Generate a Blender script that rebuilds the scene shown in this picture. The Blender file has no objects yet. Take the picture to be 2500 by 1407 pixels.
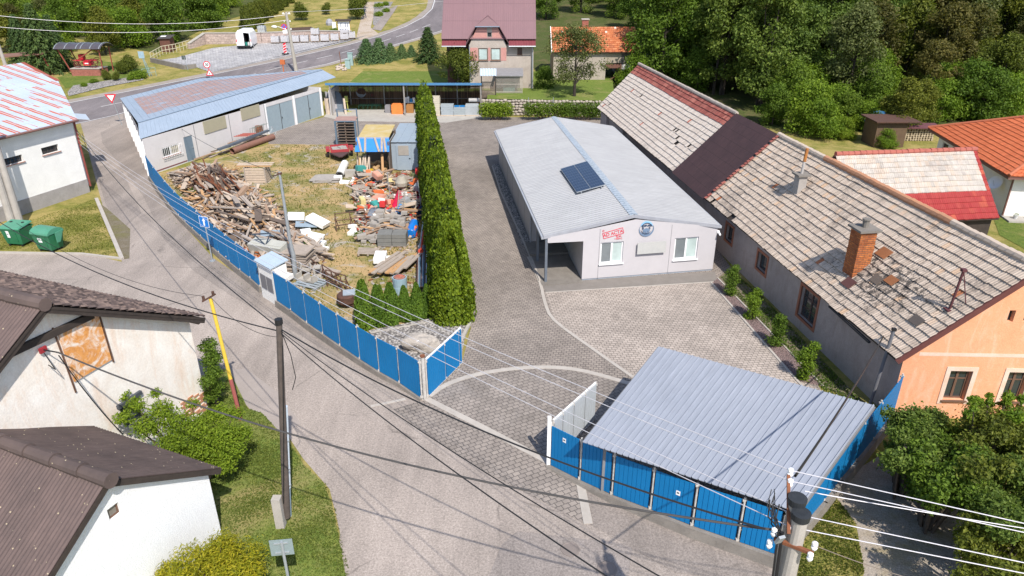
import bpy,bmesh,math,random
import numpy as np
from mathutils import Vector,Matrix
S=bpy.context.scene
COL=S.collection
random.seed(11)
RNG=np.random.default_rng(5)
R=math.radians
PI=math.pi
# --- camera
PITCH,CAM_H,FPX,CX,CY=R(25.5),16.0,1763.0,1250.0,703.5
cam_d=bpy.data.cameras.new('camera')
cam=bpy.data.objects.new('camera',cam_d)
COL.objects.link(cam)
cam.location=(0,0,CAM_H)
cam.rotation_euler=(PI/2-PITCH,0,0)
cam_d.sensor_width=36
cam_d.lens=FPX/2500*36
cam_d.clip_start=0.5
cam_d.clip_end=2000
S.camera=cam
# --- light
SUN_EL=50
SUN_AZ=math.atan2(0.37,-0.93)
w=bpy.data.worlds.new('World')
S.world=w
w.use_nodes=True
nt=w.node_tree
bg=nt.nodes['Background']
sky=nt.nodes.new('ShaderNodeTexSky')
sky.sky_type='NISHITA'
sky.sun_disc=False
sky.sun_elevation=R(SUN_EL)
sky.sun_rotation=SUN_AZ
sky.dust_density=1.0
nt.links.new(sky.outputs[0],bg.inputs[0])
bg.inputs[1].default_value=0.15
sd=bpy.data.lights.new('sun','SUN')
so=bpy.data.objects.new('sun',sd)
COL.objects.link(so)
sd.energy=4.6
sd.angle=R(0.53)
sd.color=(1.0,0.94,0.85)
sdir=Vector((math.sin(SUN_AZ)*math.cos(R(SUN_EL)),math.cos(SUN_AZ)*math.cos(R(SUN_EL)),math.sin(R(SUN_EL))))
so.rotation_euler=sdir.to_track_quat('Z','Y').to_euler()
so.location=(20,-40,60)
S.view_settings.view_transform='Standard'
S.view_settings.look='None'
S.view_settings.exposure=0.38
S.view_settings.gamma=1
S.render.engine='CYCLES'
S.render.resolution_x,S.render.resolution_y=1024,576
# --- geometry helpers
def ray(px,py):
 v=py-CY
 return(px-CX,FPX*math.cos(PITCH)-v*math.sin(PITCH),v*math.cos(PITCH)+FPX*math.sin(PITCH))
def G(px,py,z=0.0):
 x,f,d=ray(px,py)
 t=(CAM_H-z)/d
 return Vector((x*t,f*t,z))
FOLD=[(75,0.0),(155,6.4),(260,40.0),(420,90.0)]
def terr(y):
 if y<=FOLD[0][0]:return 0.0
 for(a,za),(b,zb)in zip(FOLD,FOLD[1:]):
  if y<=b:return za+(zb-za)*(y-a)/(b-a)
 return FOLD[-1][1]
def GT(px,py,dz=0.0):
 x,f,d=ray(px,py)
 lo,hi=0.0,400.0/f
 for _ in range(40):
  t=(lo+hi)/2
  if CAM_H-d*t>terr(f*t)+dz:lo=t
  else:hi=t
 return Vector((x*t,f*t,terr(f*t)+dz))
def VZ(base,py):
 x,f,d=ray(0,py)
 return CAM_H-d*base[1]/f
def OP(px,py,A,B):
 x,f,d=ray(px,py)
 n=Vector((B[1]-A[1],A[0]-B[0],0))
 t=n.dot(Vector((A[0],A[1],0)))/(n.x*x+n.y*f)
 return Vector((x*t,f*t,CAM_H-d*t))
def lerp(a,b,t):return a+(b-a)*t
def V(*a):return Vector(a)
def srgb(h):
 h=h.lstrip('#')
 c=[int(h[i:i+2],16)/255 for i in(0,2,4)]
 return tuple(x/12.92 if x<=0.04045 else((x+0.055)/1.055)**2.4 for x in c)
def wloc(o):
 l=Vector((0,0,0))
 while o is not None:
  l+=o.location
  o=o.parent
 return l
class MB:
 def __init__(s):
  s.v,s.f,s.uv,s.mi=[],[],[],[]
  s.cur=0
 def poly(s,pts,uv=None):
  n=len(s.v)
  s.v+=[tuple(p)for p in pts]
  s.f.append(tuple(range(n,n+len(pts))))
  s.uv.append(uv)
  s.mi.append(s.cur)
  return s
 def faces(s,vs,fs):
  n=len(s.v)
  s.v+=[tuple(p)for p in vs]
  for f in fs:
   s.f.append(tuple(i+n for i in f));s.uv.append(None);s.mi.append(s.cur)
  return s
 BF=[(0,3,2,1),(4,5,6,7),(0,1,5,4),(1,2,6,5),(2,3,7,6),(3,0,4,7)]
 def hexa(s,a):
  return s.faces(a,MB.BF)
 def box(s,c,d,rz=0.0,rx=0.0,ry=0.0,base=False):
  x,y,z=d[0]/2,d[1]/2,d[2]/2
  m=Matrix.Rotation(rz,3,'Z')@Matrix.Rotation(ry,3,'Y')@Matrix.Rotation(rx,3,'X')
  c=Vector(c)
  if base:c=c+Vector((0,0,z))
  return s.hexa([c+m@Vector(p)for p in((-x,-y,-z),(x,-y,-z),(x,y,-z),(-x,y,-z),(-x,-y,z),(x,-y,z),(x,y,z),(-x,y,z))])
 def beam(s,a,b,w,h,up=(0,0,1)):
  a,b=Vector(a),Vector(b)
  d=(b-a).normalized()
  u=Vector(up)
  sd_=d.cross(u)
  if sd_.length<1e-4:sd_=d.cross(Vector((1,0,0)))
  sd_.normalize()
  u=sd_.cross(d)
  p=[]
  for q in(a,b):
   for i,j in((-1,-1),(1,-1),(1,1),(-1,1)):
    p.append(q+sd_*(i*w/2)+u*(j*h/2))
  return s.faces(p,[(3,2,1,0),(4,5,6,7),(0,1,5,4),(1,2,6,5),(2,3,7,6),(3,0,4,7)])
 def tube(s,pts,r,n=8,cap=True):
  pts=[Vector(p)for p in pts]
  rr=r if isinstance(r,(list,tuple))else[r]*len(pts)
  vs,fs=[],[]
  d0=(pts[1]-pts[0]).normalized()
  a=d0 .cross(Vector((0,0,1)))
  if a.length<1e-3:a=Vector((1,0,0))
  a.normalize()
  for i,p in enumerate(pts):
   d=(pts[min(i+1,len(pts)-1)]-pts[max(i-1,0)]).normalized()
   a=(a-d*a.dot(d)).normalized()
   b=d.cross(a)
   for k in range(n):
    t=2*PI*k/n
    vs.append(p+(a*math.cos(t)+b*math.sin(t))*rr[i])
  for i in range(len(pts)-1):
   for k in range(n):
    k2=(k+1)%n
    fs.append((i*n+k,i*n+k2,(i+1)*n+k2,(i+1)*n+k))
  if cap:
   fs.append(tuple(range(n-1,-1,-1)))
   fs.append(tuple((len(pts)-1)*n+k for k in range(n)))
  return s.faces(vs,fs)
 def lathe(s,c,prof,n=16,axis=None):
  c=Vector(c)
  q=Vector((0,0,1)).rotation_difference(Vector(axis).normalized()).to_matrix()if axis else Matrix.Identity(3)
  vs,fs=[],[]
  for r_,h in prof:
   for k in range(n):
    t=2*PI*k/n
    vs.append(c+q@Vector((r_*math.cos(t),r_*math.sin(t),h)))
  for i in range(len(prof)-1):
   for k in range(n):
    k2=(k+1)%n
    fs.append((i*n+k,i*n+k2,(i+1)*n+k2,(i+1)*n+k))
  fs.append(tuple(range(n-1,-1,-1)))
  fs.append(tuple((len(prof)-1)*n+k for k in range(n)))
  return s.faces(vs,fs)
 def cyl(s,c,r,h,n=16,axis=None):return s.lathe(c,[(r,0),(r,h)],n,axis)
 def prism(s,pts,z0,z1):
  n=len(pts)
  z1=z1 if isinstance(z1,(list,tuple))else[z1]*n
  z0=z0 if isinstance(z0,(list,tuple))else[z0]*n
  ar=sum(pts[i][0]*pts[(i+1)%n][1]-pts[(i+1)%n][0]*pts[i][1]for i in range(n))
  if ar<0:pts,z1,z0=pts[::-1],z1[::-1],z0[::-1]
  vs=[(p[0],p[1],z)for p,z in zip(pts,z0)]+[(p[0],p[1],z)for p,z in zip(pts,z1)]
  fs=[tuple(range(n-1,-1,-1)),tuple(range(n,2*n))]
  for i in range(n):
   j=(i+1)%n
   fs.append((i,j,n+j,n+i))
  return s.faces(vs,fs)
 def slab(s,pts,t):
  pts=[Vector(p)for p in pts]
  nrm=(pts[1]-pts[0]).cross(pts[-1]-pts[0]).normalized()
  if nrm.z<0:pts=pts[::-1];nrm=-nrm
  n=len(pts)
  lo=[p-nrm*t for p in pts]
  fs=[tuple(range(n)),tuple(range(2*n-1,n-1,-1))]
  for i in range(n):
   j=(i+1)%n
   fs.append((j,i,n+i,n+j))
  return s.faces(pts+lo,fs)
 def wall(s,A,B,z0,top,holes=(),depth=0.12,inward=None):
  A,B=Vector((A[0],A[1],0)),Vector((B[0],B[1],0))
  L=(B-A).length
  d=(B-A)/L
  n_in=Vector((-d.y,d.x,0))if inward is None else inward
  us=sorted(set([0,L]+[u for u,_ in top]+[h[0]for h in holes]+[h[1]for h in holes]))
  us=[u for u in us if-1e-6<=u<=L+1e-6]
  def T(u):
   for(a,za),(b,zb)in zip(top,top[1:]):
    if a-1e-6<=u<=b+1e-6:return za+(zb-za)*(u-a)/(b-a)
   return top[-1][1]
  P=lambda u,z,k=0.0:A+d*u+n_in*k+Vector((0,0,z))
  for a,b in zip(us,us[1:]):
   if b-a<1e-6:continue
   hs=sorted([h for h in holes if h[0]<b-1e-6 and h[1]>a+1e-6],key=lambda h:h[2])
   z=z0
   for h in hs:
    s.poly([P(a,z),P(b,z),P(b,h[2]),P(a,h[2])])
    z=h[3]
   s.poly([P(a,z),P(b,z),P(b,T(b)),P(a,T(a))])
  for h in holes:
   u0,u1,a,b=h
   for q in([(u0,a),(u1,a)],[(u1,a),(u1,b)],[(u1,b),(u0,b)],[(u0,b),(u0,a)]):
    (p,r_),(p2,r2)=q
    s.poly([P(p,r_),P(p2,r2),P(p2,r2,depth),P(p,r_,depth)])
   s.poly([P(u0,a,depth),P(u1,a,depth),P(u1,b,depth),P(u0,b,depth)])
  return s
 def build(s,name,mats,parent=None,smooth=False,link=True):
  me=bpy.data.meshes.new(name)
  off=wloc(parent)if parent is not None else Vector((0,0,0))
  vv=np.array(s.v,dtype=np.float64)
  vv-=np.array(off)
  me.from_pydata(vv.tolist(),[],s.f)
  mats=mats if isinstance(mats,(list,tuple))else[mats]
  for m in mats:me.materials.append(m)
  if len(mats)>1:me.polygons.foreach_set('material_index',s.mi)
  if any(u is not None for u in s.uv):
   ul=me.uv_layers.new(name='UVMap')
   data=[]
   for f,u in zip(s.f,s.uv):data+=list(u)if u is not None else[(0,0)]*len(f)
   ul.data.foreach_set('uv',np.array(data,dtype=np.float32).ravel())
  if smooth:me.polygons.foreach_set('use_smooth',[True]*len(me.polygons))
  me.update()
  o=bpy.data.objects.new(name,me)
  COL.objects.link(o)
  if parent is not None:o.parent=parent
  return o
def mesh_np(name,verts,faces,mat,parent=None,uv=None,smooth=False):
 me=bpy.data.meshes.new(name)
 off=np.array(wloc(parent))if parent is not None else np.zeros(3)
 verts=(np.asarray(verts,dtype=np.float32)-off.astype(np.float32))
 faces=np.asarray(faces,dtype=np.int32)
 k=faces.shape[1]
 me.vertices.add(len(verts));me.vertices.foreach_set('co',verts.ravel())
 me.loops.add(faces.size);me.loops.foreach_set('vertex_index',faces.ravel())
 me.polygons.add(len(faces))
 me.polygons.foreach_set('loop_start',np.arange(0,faces.size,k,dtype=np.int32))
 me.polygons.foreach_set('loop_total',np.full(len(faces),k,dtype=np.int32))
 if uv is not None:
  ul=me.uv_layers.new(name='UVMap')
  ul.data.foreach_set('uv',np.asarray(uv,dtype=np.float32)[faces.ravel()].ravel())
 for m in(mat if isinstance(mat,(list,tuple))else[mat]):me.materials.append(m)
 me.polygons.foreach_set('use_smooth',np.full(len(faces),smooth,dtype=bool))
 me.update(calc_edges=True)
 me.validate()
 o=bpy.data.objects.new(name,me)
 COL.objects.link(o)
 if parent is not None:o.parent=parent
 return o
def tag(o,label,cat,group=None):
 o['label']=label;o['category']=cat
 if group:o['group']=group
 return o
def struct(o,kind='structure'):
 o['kind']=kind
 return o
def thing(name,label,cat,loc=(0,0,0),rz=0.0,group=None):
 o=bpy.data.objects.new(name,None)
 o.empty_display_size=0.3
 COL.objects.link(o)
 o.location=loc;o.rotation_euler=(0,0,rz)
 return tag(o,label,cat,group)
def dup(o,loc,rz=0.0,sc=None,label=None,group=None,rot=None):
 def cp(q,par):
  c=q.copy();COL.objects.link(c);c.parent=par
  for ch in q.children:cp(ch,c)
  return c
 r_=cp(o,None)
 r_.location=loc
 r_.rotation_euler=rot if rot is not None else(0,0,rz)
 if sc is not None:r_.scale=sc if isinstance(sc,(tuple,list))else(sc,sc,sc)
 if label:r_['label']=label
 if group:r_['group']=group
 return r_
 # --- materials
def newmat(name):
 m=bpy.data.materials.new(name)
 m.use_nodes=True
 n=m.node_tree.nodes
 for x in list(n):n.remove(x)
 out=n.new('ShaderNodeOutputMaterial')
 return m,m.node_tree,n,out
class NT:
 def __init__(s,name):
  s.m,s.t,s.n,s.out=newmat(name)
  s.tc=None
 def L(s,a,b):s.t.links.new(a,b)
 def inp(s,node,key,val):
  if val is None:return
  i=node.inputs[key]
  if hasattr(val,'is_linked')or hasattr(val,'links'):s.L(val,i)
  else:
   if isinstance(val,(tuple,list))and len(val)==3 and i.type=='RGBA':val=(*val,1)
   i.default_value=val
 def coord(s,kind='Object',scale=None,rz=0.0,loc=None):
  if s.tc is None:s.tc=s.n.new('ShaderNodeTexCoord')
  o=s.tc.outputs[kind]
  if scale is None and not rz and loc is None:return o
  mp=s.n.new('ShaderNodeMapping')
  s.L(o,mp.inputs[0])
  if scale is not None:mp.inputs['Scale'].default_value=scale if isinstance(scale,(tuple,list))else(scale,)*3
  if loc is not None:mp.inputs['Location'].default_value=loc
  mp.inputs['Rotation'].default_value=(0,0,rz)
  return mp.outputs[0]
 def noise(s,vec,scale=1.0,detail=4,rough=0.6,dist=0.0,out='Fac'):
  x=s.n.new('ShaderNodeTexNoise')
  s.L(vec,x.inputs['Vector'])
  x.inputs['Scale'].default_value=scale;x.inputs['Detail'].default_value=detail
  x.inputs['Roughness'].default_value=rough;x.inputs['Distortion'].default_value=dist
  return x.outputs[0]if out=='Fac' else x.outputs[1]
 def voro(s,vec,scale=1.0,feature='F1',out='Distance',rnd=1.0):
  x=s.n.new('ShaderNodeTexVoronoi');x.feature=feature
  s.L(vec,x.inputs['Vector']);x.inputs['Scale'].default_value=scale;x.inputs['Randomness'].default_value=rnd
  return x.outputs[out]
 def ramp(s,fac,stops,interp='LINEAR'):
  x=s.n.new('ShaderNodeValToRGB');x.color_ramp.interpolation=interp
  e=x.color_ramp.elements
  while len(e)<len(stops):e.new(0.5)
  for i,(p,c)in enumerate(stops):
   e[i].position=p
   e[i].color=(c,c,c,1)if isinstance(c,(int,float))else(*c[:3],1)
  s.L(fac,x.inputs[0])
  return x.outputs[0]
 def mix(s,fac,a,b,mode='MIX'):
  x=s.n.new('ShaderNodeMix');x.data_type='RGBA';x.blend_type=mode
  s.inp(x,0,fac);s.inp(x,6,a);s.inp(x,7,b)
  return x.outputs[2]
 def math(s,op,a,b=None,c=None):
  x=s.n.new('ShaderNodeMath');x.operation=op
  for k,q in enumerate((a,b,c)):
   if q is None:continue
   if isinstance(q,(int,float)):x.inputs[k].default_value=q
   else:s.L(q,x.inputs[k])
  return x.outputs[0]
 def sep(s,vec):
  x=s.n.new('ShaderNodeSeparateXYZ');s.L(vec,x.inputs[0]);return x.outputs
 def comb(s,x_,y_,z_=0.0):
  x=s.n.new('ShaderNodeCombineXYZ')
  for k,q in enumerate((x_,y_,z_)):
   if isinstance(q,(int,float)):x.inputs[k].default_value=q
   else:s.L(q,x.inputs[k])
  return x.outputs[0]
 def white(s,vec):
  x=s.n.new('ShaderNodeTexWhiteNoise');x.noise_dimensions='3D';s.L(vec,x.inputs[0]);return x.outputs[0]
 def bump(s,h,dist=0.02,strength=1.0):
  x=s.n.new('ShaderNodeBump');s.L(h,x.inputs['Height'])
  x.inputs['Distance'].default_value=dist;x.inputs['Strength'].default_value=strength
  return x.outputs[0]
 def finish(s,col,rough=0.8,metal=0.0,normal=None,spec=0.4,coat=0.0):
  p=s.n.new('ShaderNodeBsdfPrincipled')
  s.inp(p,'Base Color',col);s.inp(p,'Roughness',rough);s.inp(p,'Metallic',metal)
  p.inputs['Specular IOR Level'].default_value=spec
  if coat:p.inputs['Coat Weight'].default_value=coat
  if normal is not None:s.L(normal,p.inputs['Normal'])
  s.L(p.outputs[0],s.out.inputs[0])
  return s.m
_mc={}
def mul(c,k):return tuple(min(1,x*k)for x in c)
def mat(name,c,c2=None,rough=0.75,metal=0.0,scale=2.5,fine=40,bump=0.0,spec=0.35,amount=0.5,dirt=0.0):
 if name in _mc:return _mc[name]
 g=NT(name)
 c=srgb(c)if isinstance(c,str)else c
 c2=(srgb(c2)if isinstance(c2,str)else c2)if c2 else mul(c,0.78)
 v=g.coord('Object')
 a=g.noise(v,scale,5,0.65,0.3)
 f=g.ramp(a,[(0.5-amount*0.3,0.0),(0.5+amount*0.3,1.0)])
 col=g.mix(f,c,c2)
 b=g.noise(v,fine,3,0.7)
 col=g.mix(0.10 if fine<=4 else 0.35,col,g.ramp(b,[(0.3,mul(c,0.7)),(0.7,mul(c,1.25))]),'MIX')
 if dirt:
  d=g.ramp(g.noise(v,scale*3.1,6,0.75),[(0.58,0.0),(0.75,dirt)])
  col=g.mix(d,col,(0.06,0.05,0.04))
 nrm=g.bump(b,bump)if bump else None
 _mc[name]=g.finish(col,rough,metal,nrm,spec)
 return _mc[name]
def glass(name,c=(0.03,0.04,0.045),rough=0.06):
 if name in _mc:return _mc[name]
 g=NT(name)
 v=g.coord('Object')
 col=g.mix(g.ramp(g.noise(v,1.4,3),[(0.4,0.0),(0.6,1.0)]),c,mul(c,1.18))
 _mc[name]=g.finish(col,rough,0.0,None,0.8)
 return _mc[name]
 # --- ground materials
def paver_mat(name,c1,c2,rz,bw=0.22,bh=0.165,stain=None,mortar=(0.11,0.098,0.09)):
 g=NT(name)
 v=g.coord('Object',rz=rz)
 x,y,z=g.sep(v)
 tri=g.math('PINGPONG',x,bw/4)
 y2=g.math('ADD',y,g.math('MULTIPLY',tri,0.35))
 vv=g.comb(x,y2,0.0)
 b=g.n.new('ShaderNodeTexBrick')
 g.L(vv,b.inputs['Vector'])
 b.inputs['Scale'].default_value=1
 b.inputs['Brick Width'].default_value=bw;b.inputs['Row Height'].default_value=bh
 b.inputs['Mortar Size'].default_value=0.016;b.inputs['Mortar Smooth'].default_value=0.3
 b.inputs['Color1'].default_value=(*c1,1);b.inputs['Color2'].default_value=(*c2,1)
 b.inputs['Mortar'].default_value=(*mortar,1)
 w0=g.coord('Object')
 big=g.noise(w0,0.16,4,0.6)
 mid=g.noise(w0,1.3,5,0.7,0.5)
 col=g.mix(1.0,b.outputs[0],g.ramp(big,[(0.3,0.80),(0.7,1.18)]),'MULTIPLY')
 col=g.mix(1.0,col,g.ramp(mid,[(0.25,0.76),(0.75,1.2)]),'MULTIPLY')
 if stain:
  st=g.ramp(g.noise(w0,0.55,6,0.7,0.8),[(0.56,0.0),(0.72,0.45)])
  col=g.mix(st,col,stain)
 return g.finish(col,0.85,0,g.bump(b.outputs[1],-0.012,0.6),0.25)
PAVER=paver_mat('grey_interlocking_pavers',(0.30,0.258,0.226),(0.25,0.214,0.19),R(8),stain=(0.115,0.105,0.095))
PAVER_APRON=paver_mat('weathered_apron_pavers',(0.28,0.242,0.215),(0.225,0.195,0.175),R(-28),0.26,0.19,stain=(0.30,0.27,0.24))
PAVER_BAY=paver_mat('beige_parking_pavers',(0.41,0.352,0.31),(0.34,0.292,0.256),R(-6),0.24,0.17,stain=(0.17,0.15,0.135),mortar=(0.15,0.132,0.12))
PAVER_PALE=paver_mat('pale_forecourt_pavers',(0.42,0.41,0.41),(0.32,0.315,0.33),R(16),0.45,0.30)
def asphalt_mat(name,c,crack=0.5,dark=(0.13,0.12,0.115),lo=0.42):
 g=NT(name)
 v=g.coord('Object')
 big=g.noise(v,0.12,5,0.6,0.4)
 agg=g.noise(v,14,4,0.8)
 agg2=g.voro(v,26)
 col=g.mix(g.ramp(big,[(lo,0.75),(lo+0.22,0.0)]),c,dark)
 col=g.mix(1.0,col,g.ramp(agg,[(0.25,0.55),(0.75,1.45)]),'MULTIPLY')
 col=g.mix(0.5,col,g.mix(1.0,col,g.ramp(agg2,[(0.1,0.7),(0.6,1.2)]),'MULTIPLY'))
 cr=g.voro(g.mix(0.25,v,g.noise(v,0.9,4,out='Color')),0.22,'DISTANCE_TO_EDGE')
 cm=g.math('MULTIPLY',g.ramp(cr,[(0.0,crack),(0.007,0.0)]),g.ramp(g.noise(v,0.45,3,0.6),[(0.50,0.0),(0.60,1.0)]))
 col=g.mix(cm,col,(0.09,0.078,0.07))
 tr=g.noise(g.coord('Object',(0.9,0.12,1),rz=R(-38)),1.0,4,0.65,0.4)
 col=g.mix(1.0,col,g.ramp(tr,[(0.3,0.80),(0.7,1.12)]),'MULTIPLY')
 spots=g.ramp(g.noise(v,0.7,7,0.75),[(0.60,0.0),(0.74,0.4)])
 col=g.mix(spots,col,dark)
 return g.finish(col,0.9,0,g.bump(agg,0.01,0.5),0.25)
ASPHALT=asphalt_mat('worn_chip_seal',(0.345,0.295,0.262),0.6,(0.25,0.215,0.192))
ASPHALT_DARK=asphalt_mat('patched_lane_asphalt',(0.275,0.237,0.213),0.5,(0.205,0.177,0.16))
ROADM=asphalt_mat('road_asphalt',(0.195,0.172,0.175),0.1,(0.135,0.12,0.124))
def grass_mat(name,g1,g2,dry,damt=0.5,soil=None,s=1.0):
 g=NT(name)
 v=g.coord('Object')
 a=g.noise(v,0.35*s,6,0.7,0.6)
 b=g.noise(v,3.2*s,6,0.8,0.3)
 c=g.noise(v,22,3,0.8)
 col=g.mix(g.ramp(b,[(0.38,0.0),(0.62,1.0)]),g1,g2)
 col=g.mix(g.ramp(a,[(0.60-damt*0.3,0.0),(0.74-damt*0.22,0.9)]),col,dry)
 if soil:
  d=g.noise(v,0.5*s,6,0.75,1.2)
  col=g.mix(g.ramp(d,[(0.54,0.0),(0.62,0.95)]),col,soil)
 col=g.mix(1.0,col,g.ramp(c,[(0.25,0.55),(0.75,1.45)]),'MULTIPLY')
 return g.finish(col,0.95,0,g.bump(g.mix(0.5,b,c),0.05,0.8),0.12)
GRASS=grass_mat('lawn_grass',(0.075,0.118,0.022),(0.135,0.165,0.035),(0.23,0.20,0.075),0.35)
GRASS_GARDEN=grass_mat('garden_lawn',(0.10,0.15,0.028),(0.15,0.19,0.04),(0.25,0.22,0.09),0.25)  # lighter green lawn with little dry grass
GRASS_DRY=grass_mat('dry_yellow_grass',(0.12,0.135,0.03),(0.22,0.20,0.05),(0.33,0.26,0.10),0.62)
YARDM=grass_mat('trodden_yard_ground',(0.12,0.14,0.035),(0.20,0.185,0.06),(0.42,0.29,0.15),0.72,soil=(0.37,0.33,0.29),s=0.9)
VERGE=grass_mat('verge_grass',(0.10,0.15,0.03),(0.17,0.195,0.045),(0.26,0.215,0.095),0.45)
DIRT=grass_mat('trodden_dirt',(0.30,0.255,0.21),(0.36,0.315,0.27),(0.24,0.195,0.10),0.35)
MOSSY=grass_mat('mossy_gutter_dirt',(0.14,0.115,0.075),(0.19,0.165,0.13),(0.15,0.14,0.06),0.5)
WOODFLOOR=grass_mat('undergrowth',(0.045,0.06,0.018),(0.085,0.105,0.03),(0.12,0.10,0.05),0.4)
def gravel_mat(name,c,c2,sc=16):
 g=NT(name)
 v=g.coord('Object')
 d=g.voro(v,sc)
 k=g.voro(v,sc,out='Color')
 col=g.mix(g.sep(k)[0],c,c2)
 col=g.mix(1.0,col,g.ramp(d,[(0.25,1.1),(0.65,0.35)]),'MULTIPLY')
 return g.finish(col,0.9,0,g.bump(d,-0.03,0.8),0.2)
GRAVEL=gravel_mat('pale_gravel',(0.47,0.44,0.42),(0.27,0.25,0.24),9)
GRAVEL_RED=gravel_mat('reddish_chippings',(0.32,0.22,0.21),(0.22,0.17,0.165),22)
CONC=mat('pale_concrete',(0.40,0.375,0.34),(0.30,0.28,0.255),0.9,scale=1.5,bump=0.004,dirt=0.3)
CONC_D=mat('dark_weathered_concrete',(0.22,0.20,0.18),(0.14,0.125,0.11),0.9,scale=1.1,bump=0.01,dirt=0.5)
KERB=mat('kerb_concrete',(0.42,0.385,0.35),(0.33,0.30,0.27),0.9,scale=2)
WHITEPAINT=mat('road_paint',(0.62,0.61,0.60),(0.42,0.41,0.41),0.8,scale=3)
# --- ground sheets
def sheet(name,pts,m,dz,kind='structure'):
 bm=bmesh.new()
 bm.faces.new([bm.verts.new((p[0],p[1],0))for p in pts])
 for y,_ in FOLD:
  bmesh.ops.bisect_plane(bm,geom=bm.verts[:]+bm.edges[:]+bm.faces[:],plane_co=(0,y,0),plane_no=(0,1,0))
 bmesh.ops.triangulate(bm,faces=bm.faces[:])
 for vt in bm.verts:vt.co.z=terr(vt.co.y)+dz
 for f in bm.faces:
  f.normal_update()
  if f.normal.z<0:f.normal_flip()
 me=bpy.data.meshes.new(name);bm.to_mesh(me);bm.free()
 me.materials.append(m)
 o=bpy.data.objects.new(name,me);COL.objects.link(o)
 o['kind']=kind
 return o
def PX(lst,z=0.0):return[G(a,b,z)for a,b in lst]
def PT(lst):return[GT(a,b)for a,b in lst]
def ground():
 m=MB()
 ys=[-60,0,40,75,155,260,420,600]
 xs=[-420,-200,-100,-40,0,40,100,200,420]
 for a,b in zip(ys,ys[1:]):
  for c,d in zip(xs,xs[1:]):
   m.poly([(c,a,terr(a)),(d,a,terr(a)),(d,b,terr(b)),(c,b,terr(b))])
 struct(m.build('ground',GRASS_DRY))
ground()
# woodland floor right and left of the valley
sheet('woodland_floor',[V(3,93,0),V(18,70,0),V(80,62,0),V(260,60,0),V(300,420,0),V(-8,420,0),V(-3,150,0)],WOODFLOOR,0.006)
sheet('woodland_floor',PT([(0,60),(380,130),(520,60),(700,5)])+[V(-20,420,0),V(-260,420,0),V(-200,100,0)],WOODFLOOR,0.006)
# lane: worn surfacing between the plots
lane=PX([(296,262),(362,432),(400,525),(500,642),(640,735),(830,862),(1030,975),(1345,1138),(1420,1190),(1900,1385)])
lane+=[V(6,6,0),V(4,-20,0),V(-8,-20,0),V(-4.4,12,0)]+PX([(830,1300),(805,1195),(740,1120),(660,1000),(545,900)])+[V(-13,22,0),V(-40,27,0),V(-60,40,0)]+PX([(-300,600),(0,606),(180,612),(298,640)])+PX([(250,500),(205,330),(196,290)])
sheet('lane',lane,ASPHALT,0.004)
dark=PX([(306,268),(376,432),(425,525),(520,630),(660,725),(850,850),(1034,972),(1030,976),(900,920),(700,800),(560,720),(470,660),(400,585),(350,480),(290,400),(250,350),(240,290)])
sheet('lane',dark,ASPHALT_DARK,0.008)
sheet('lane',PX([(230,400),(300,420),(345,520),(300,560),(258,500),(240,440)]),ASPHALT_DARK,0.010)
sheet('footpath',PX([(555,905),(600,900),(680,960),(735,1035),(690,1060),(610,1000),(560,940)]),mat('footpath_concrete',(.33,.285,.26),(.27,.235,.215),.9,scale=.8),0.012)
sheet('lane',PX([(1430,1182),(1660,1275),(1890,1375),(1850,1420),(1650,1400),(1430,1275)]),ASPHALT_DARK,0.012)
sheet('lane',PX([(1262,1298),(1545,1330),(1530,1440),(1180,1440),(1225,1330)]),asphalt_mat('patch_asphalt',(0.275,0.24,0.22),0.3,(0.22,0.192,0.178)),0.010)
# grass plots
sheet('grass_verge',PX([(470,1010),(520,940),(560,905),(606,1000),(640,1010),(700,1075),(745,1140),(790,1180),(812,1240),(830,1330),(850,1440)])+[V(-4.8,8,0),V(-14,4,0),V(-16,20,0)],VERGE,0.03)
sheet('grass_plot',PX([(-60,560),(60,545),(232,486),(298,634),(190,622),(-60,618)]),GRASS_DRY,0.05)
sheet('mossy_strip',PX([(240,495),(262,510),(318,560),(316,632),(298,634)]),MOSSY,0.012)
# junk yard ground
yard=PX([(365,430),(660,352),(815,352),(1010,350),(1050,300),(1078,560),(1120,800),(1050,780),(905,806),(700,735),(640,700),(500,600),(410,500)])
sheet('yard_ground',yard,YARDM,0.006)
# paved yard
pav=PX([(655,352),(660,322),(800,284),(1470,288),(1500,330),(1760,620),(2010,960),(2150,1000),(2060,1170),(1900,1370),(1500,1215),(1345,1134),(1040,974),(1127,890),(1150,800),(1100,560),(1058,330),(1010,352),(815,354)])
sheet('paved_yard',pav,PAVER,0.010)
sheet('paved_apron',PX([(1040,974),(1345,1134),(1412,1178),(1424,1278),(1330,1228),(1180,1150),(1080,1085),(1010,1040),(960,1000)]),PAVER_APRON,0.012)
sheet('paved_gateway',PX([(1046,972),(1090,940),(1180,912),(1300,899),(1410,905),(1530,935),(1560,1000),(1420,1180),(1345,1134)]),paver_mat('gateway_pavers',(0.275,0.24,0.215),(0.22,0.192,0.172),R(-28),0.26,0.19,stain=(0.28,0.255,0.24)),0.0125)
sheet('parking_bay',PX([(1330,714),(1740,690),(1775,730),(1945,925),(2100,1000),(1980,1150),(1500,1020),(1545,920),(1355,785)]),PAVER_BAY,0.014)
sheet('building_apron',PX([(1322,690),(1745,664),(1752,688),(1332,714)]),mat('apron_slabs',(0.205,0.185,0.17),(0.16,0.145,0.13),0.9,scale=2),0.016)
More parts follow.
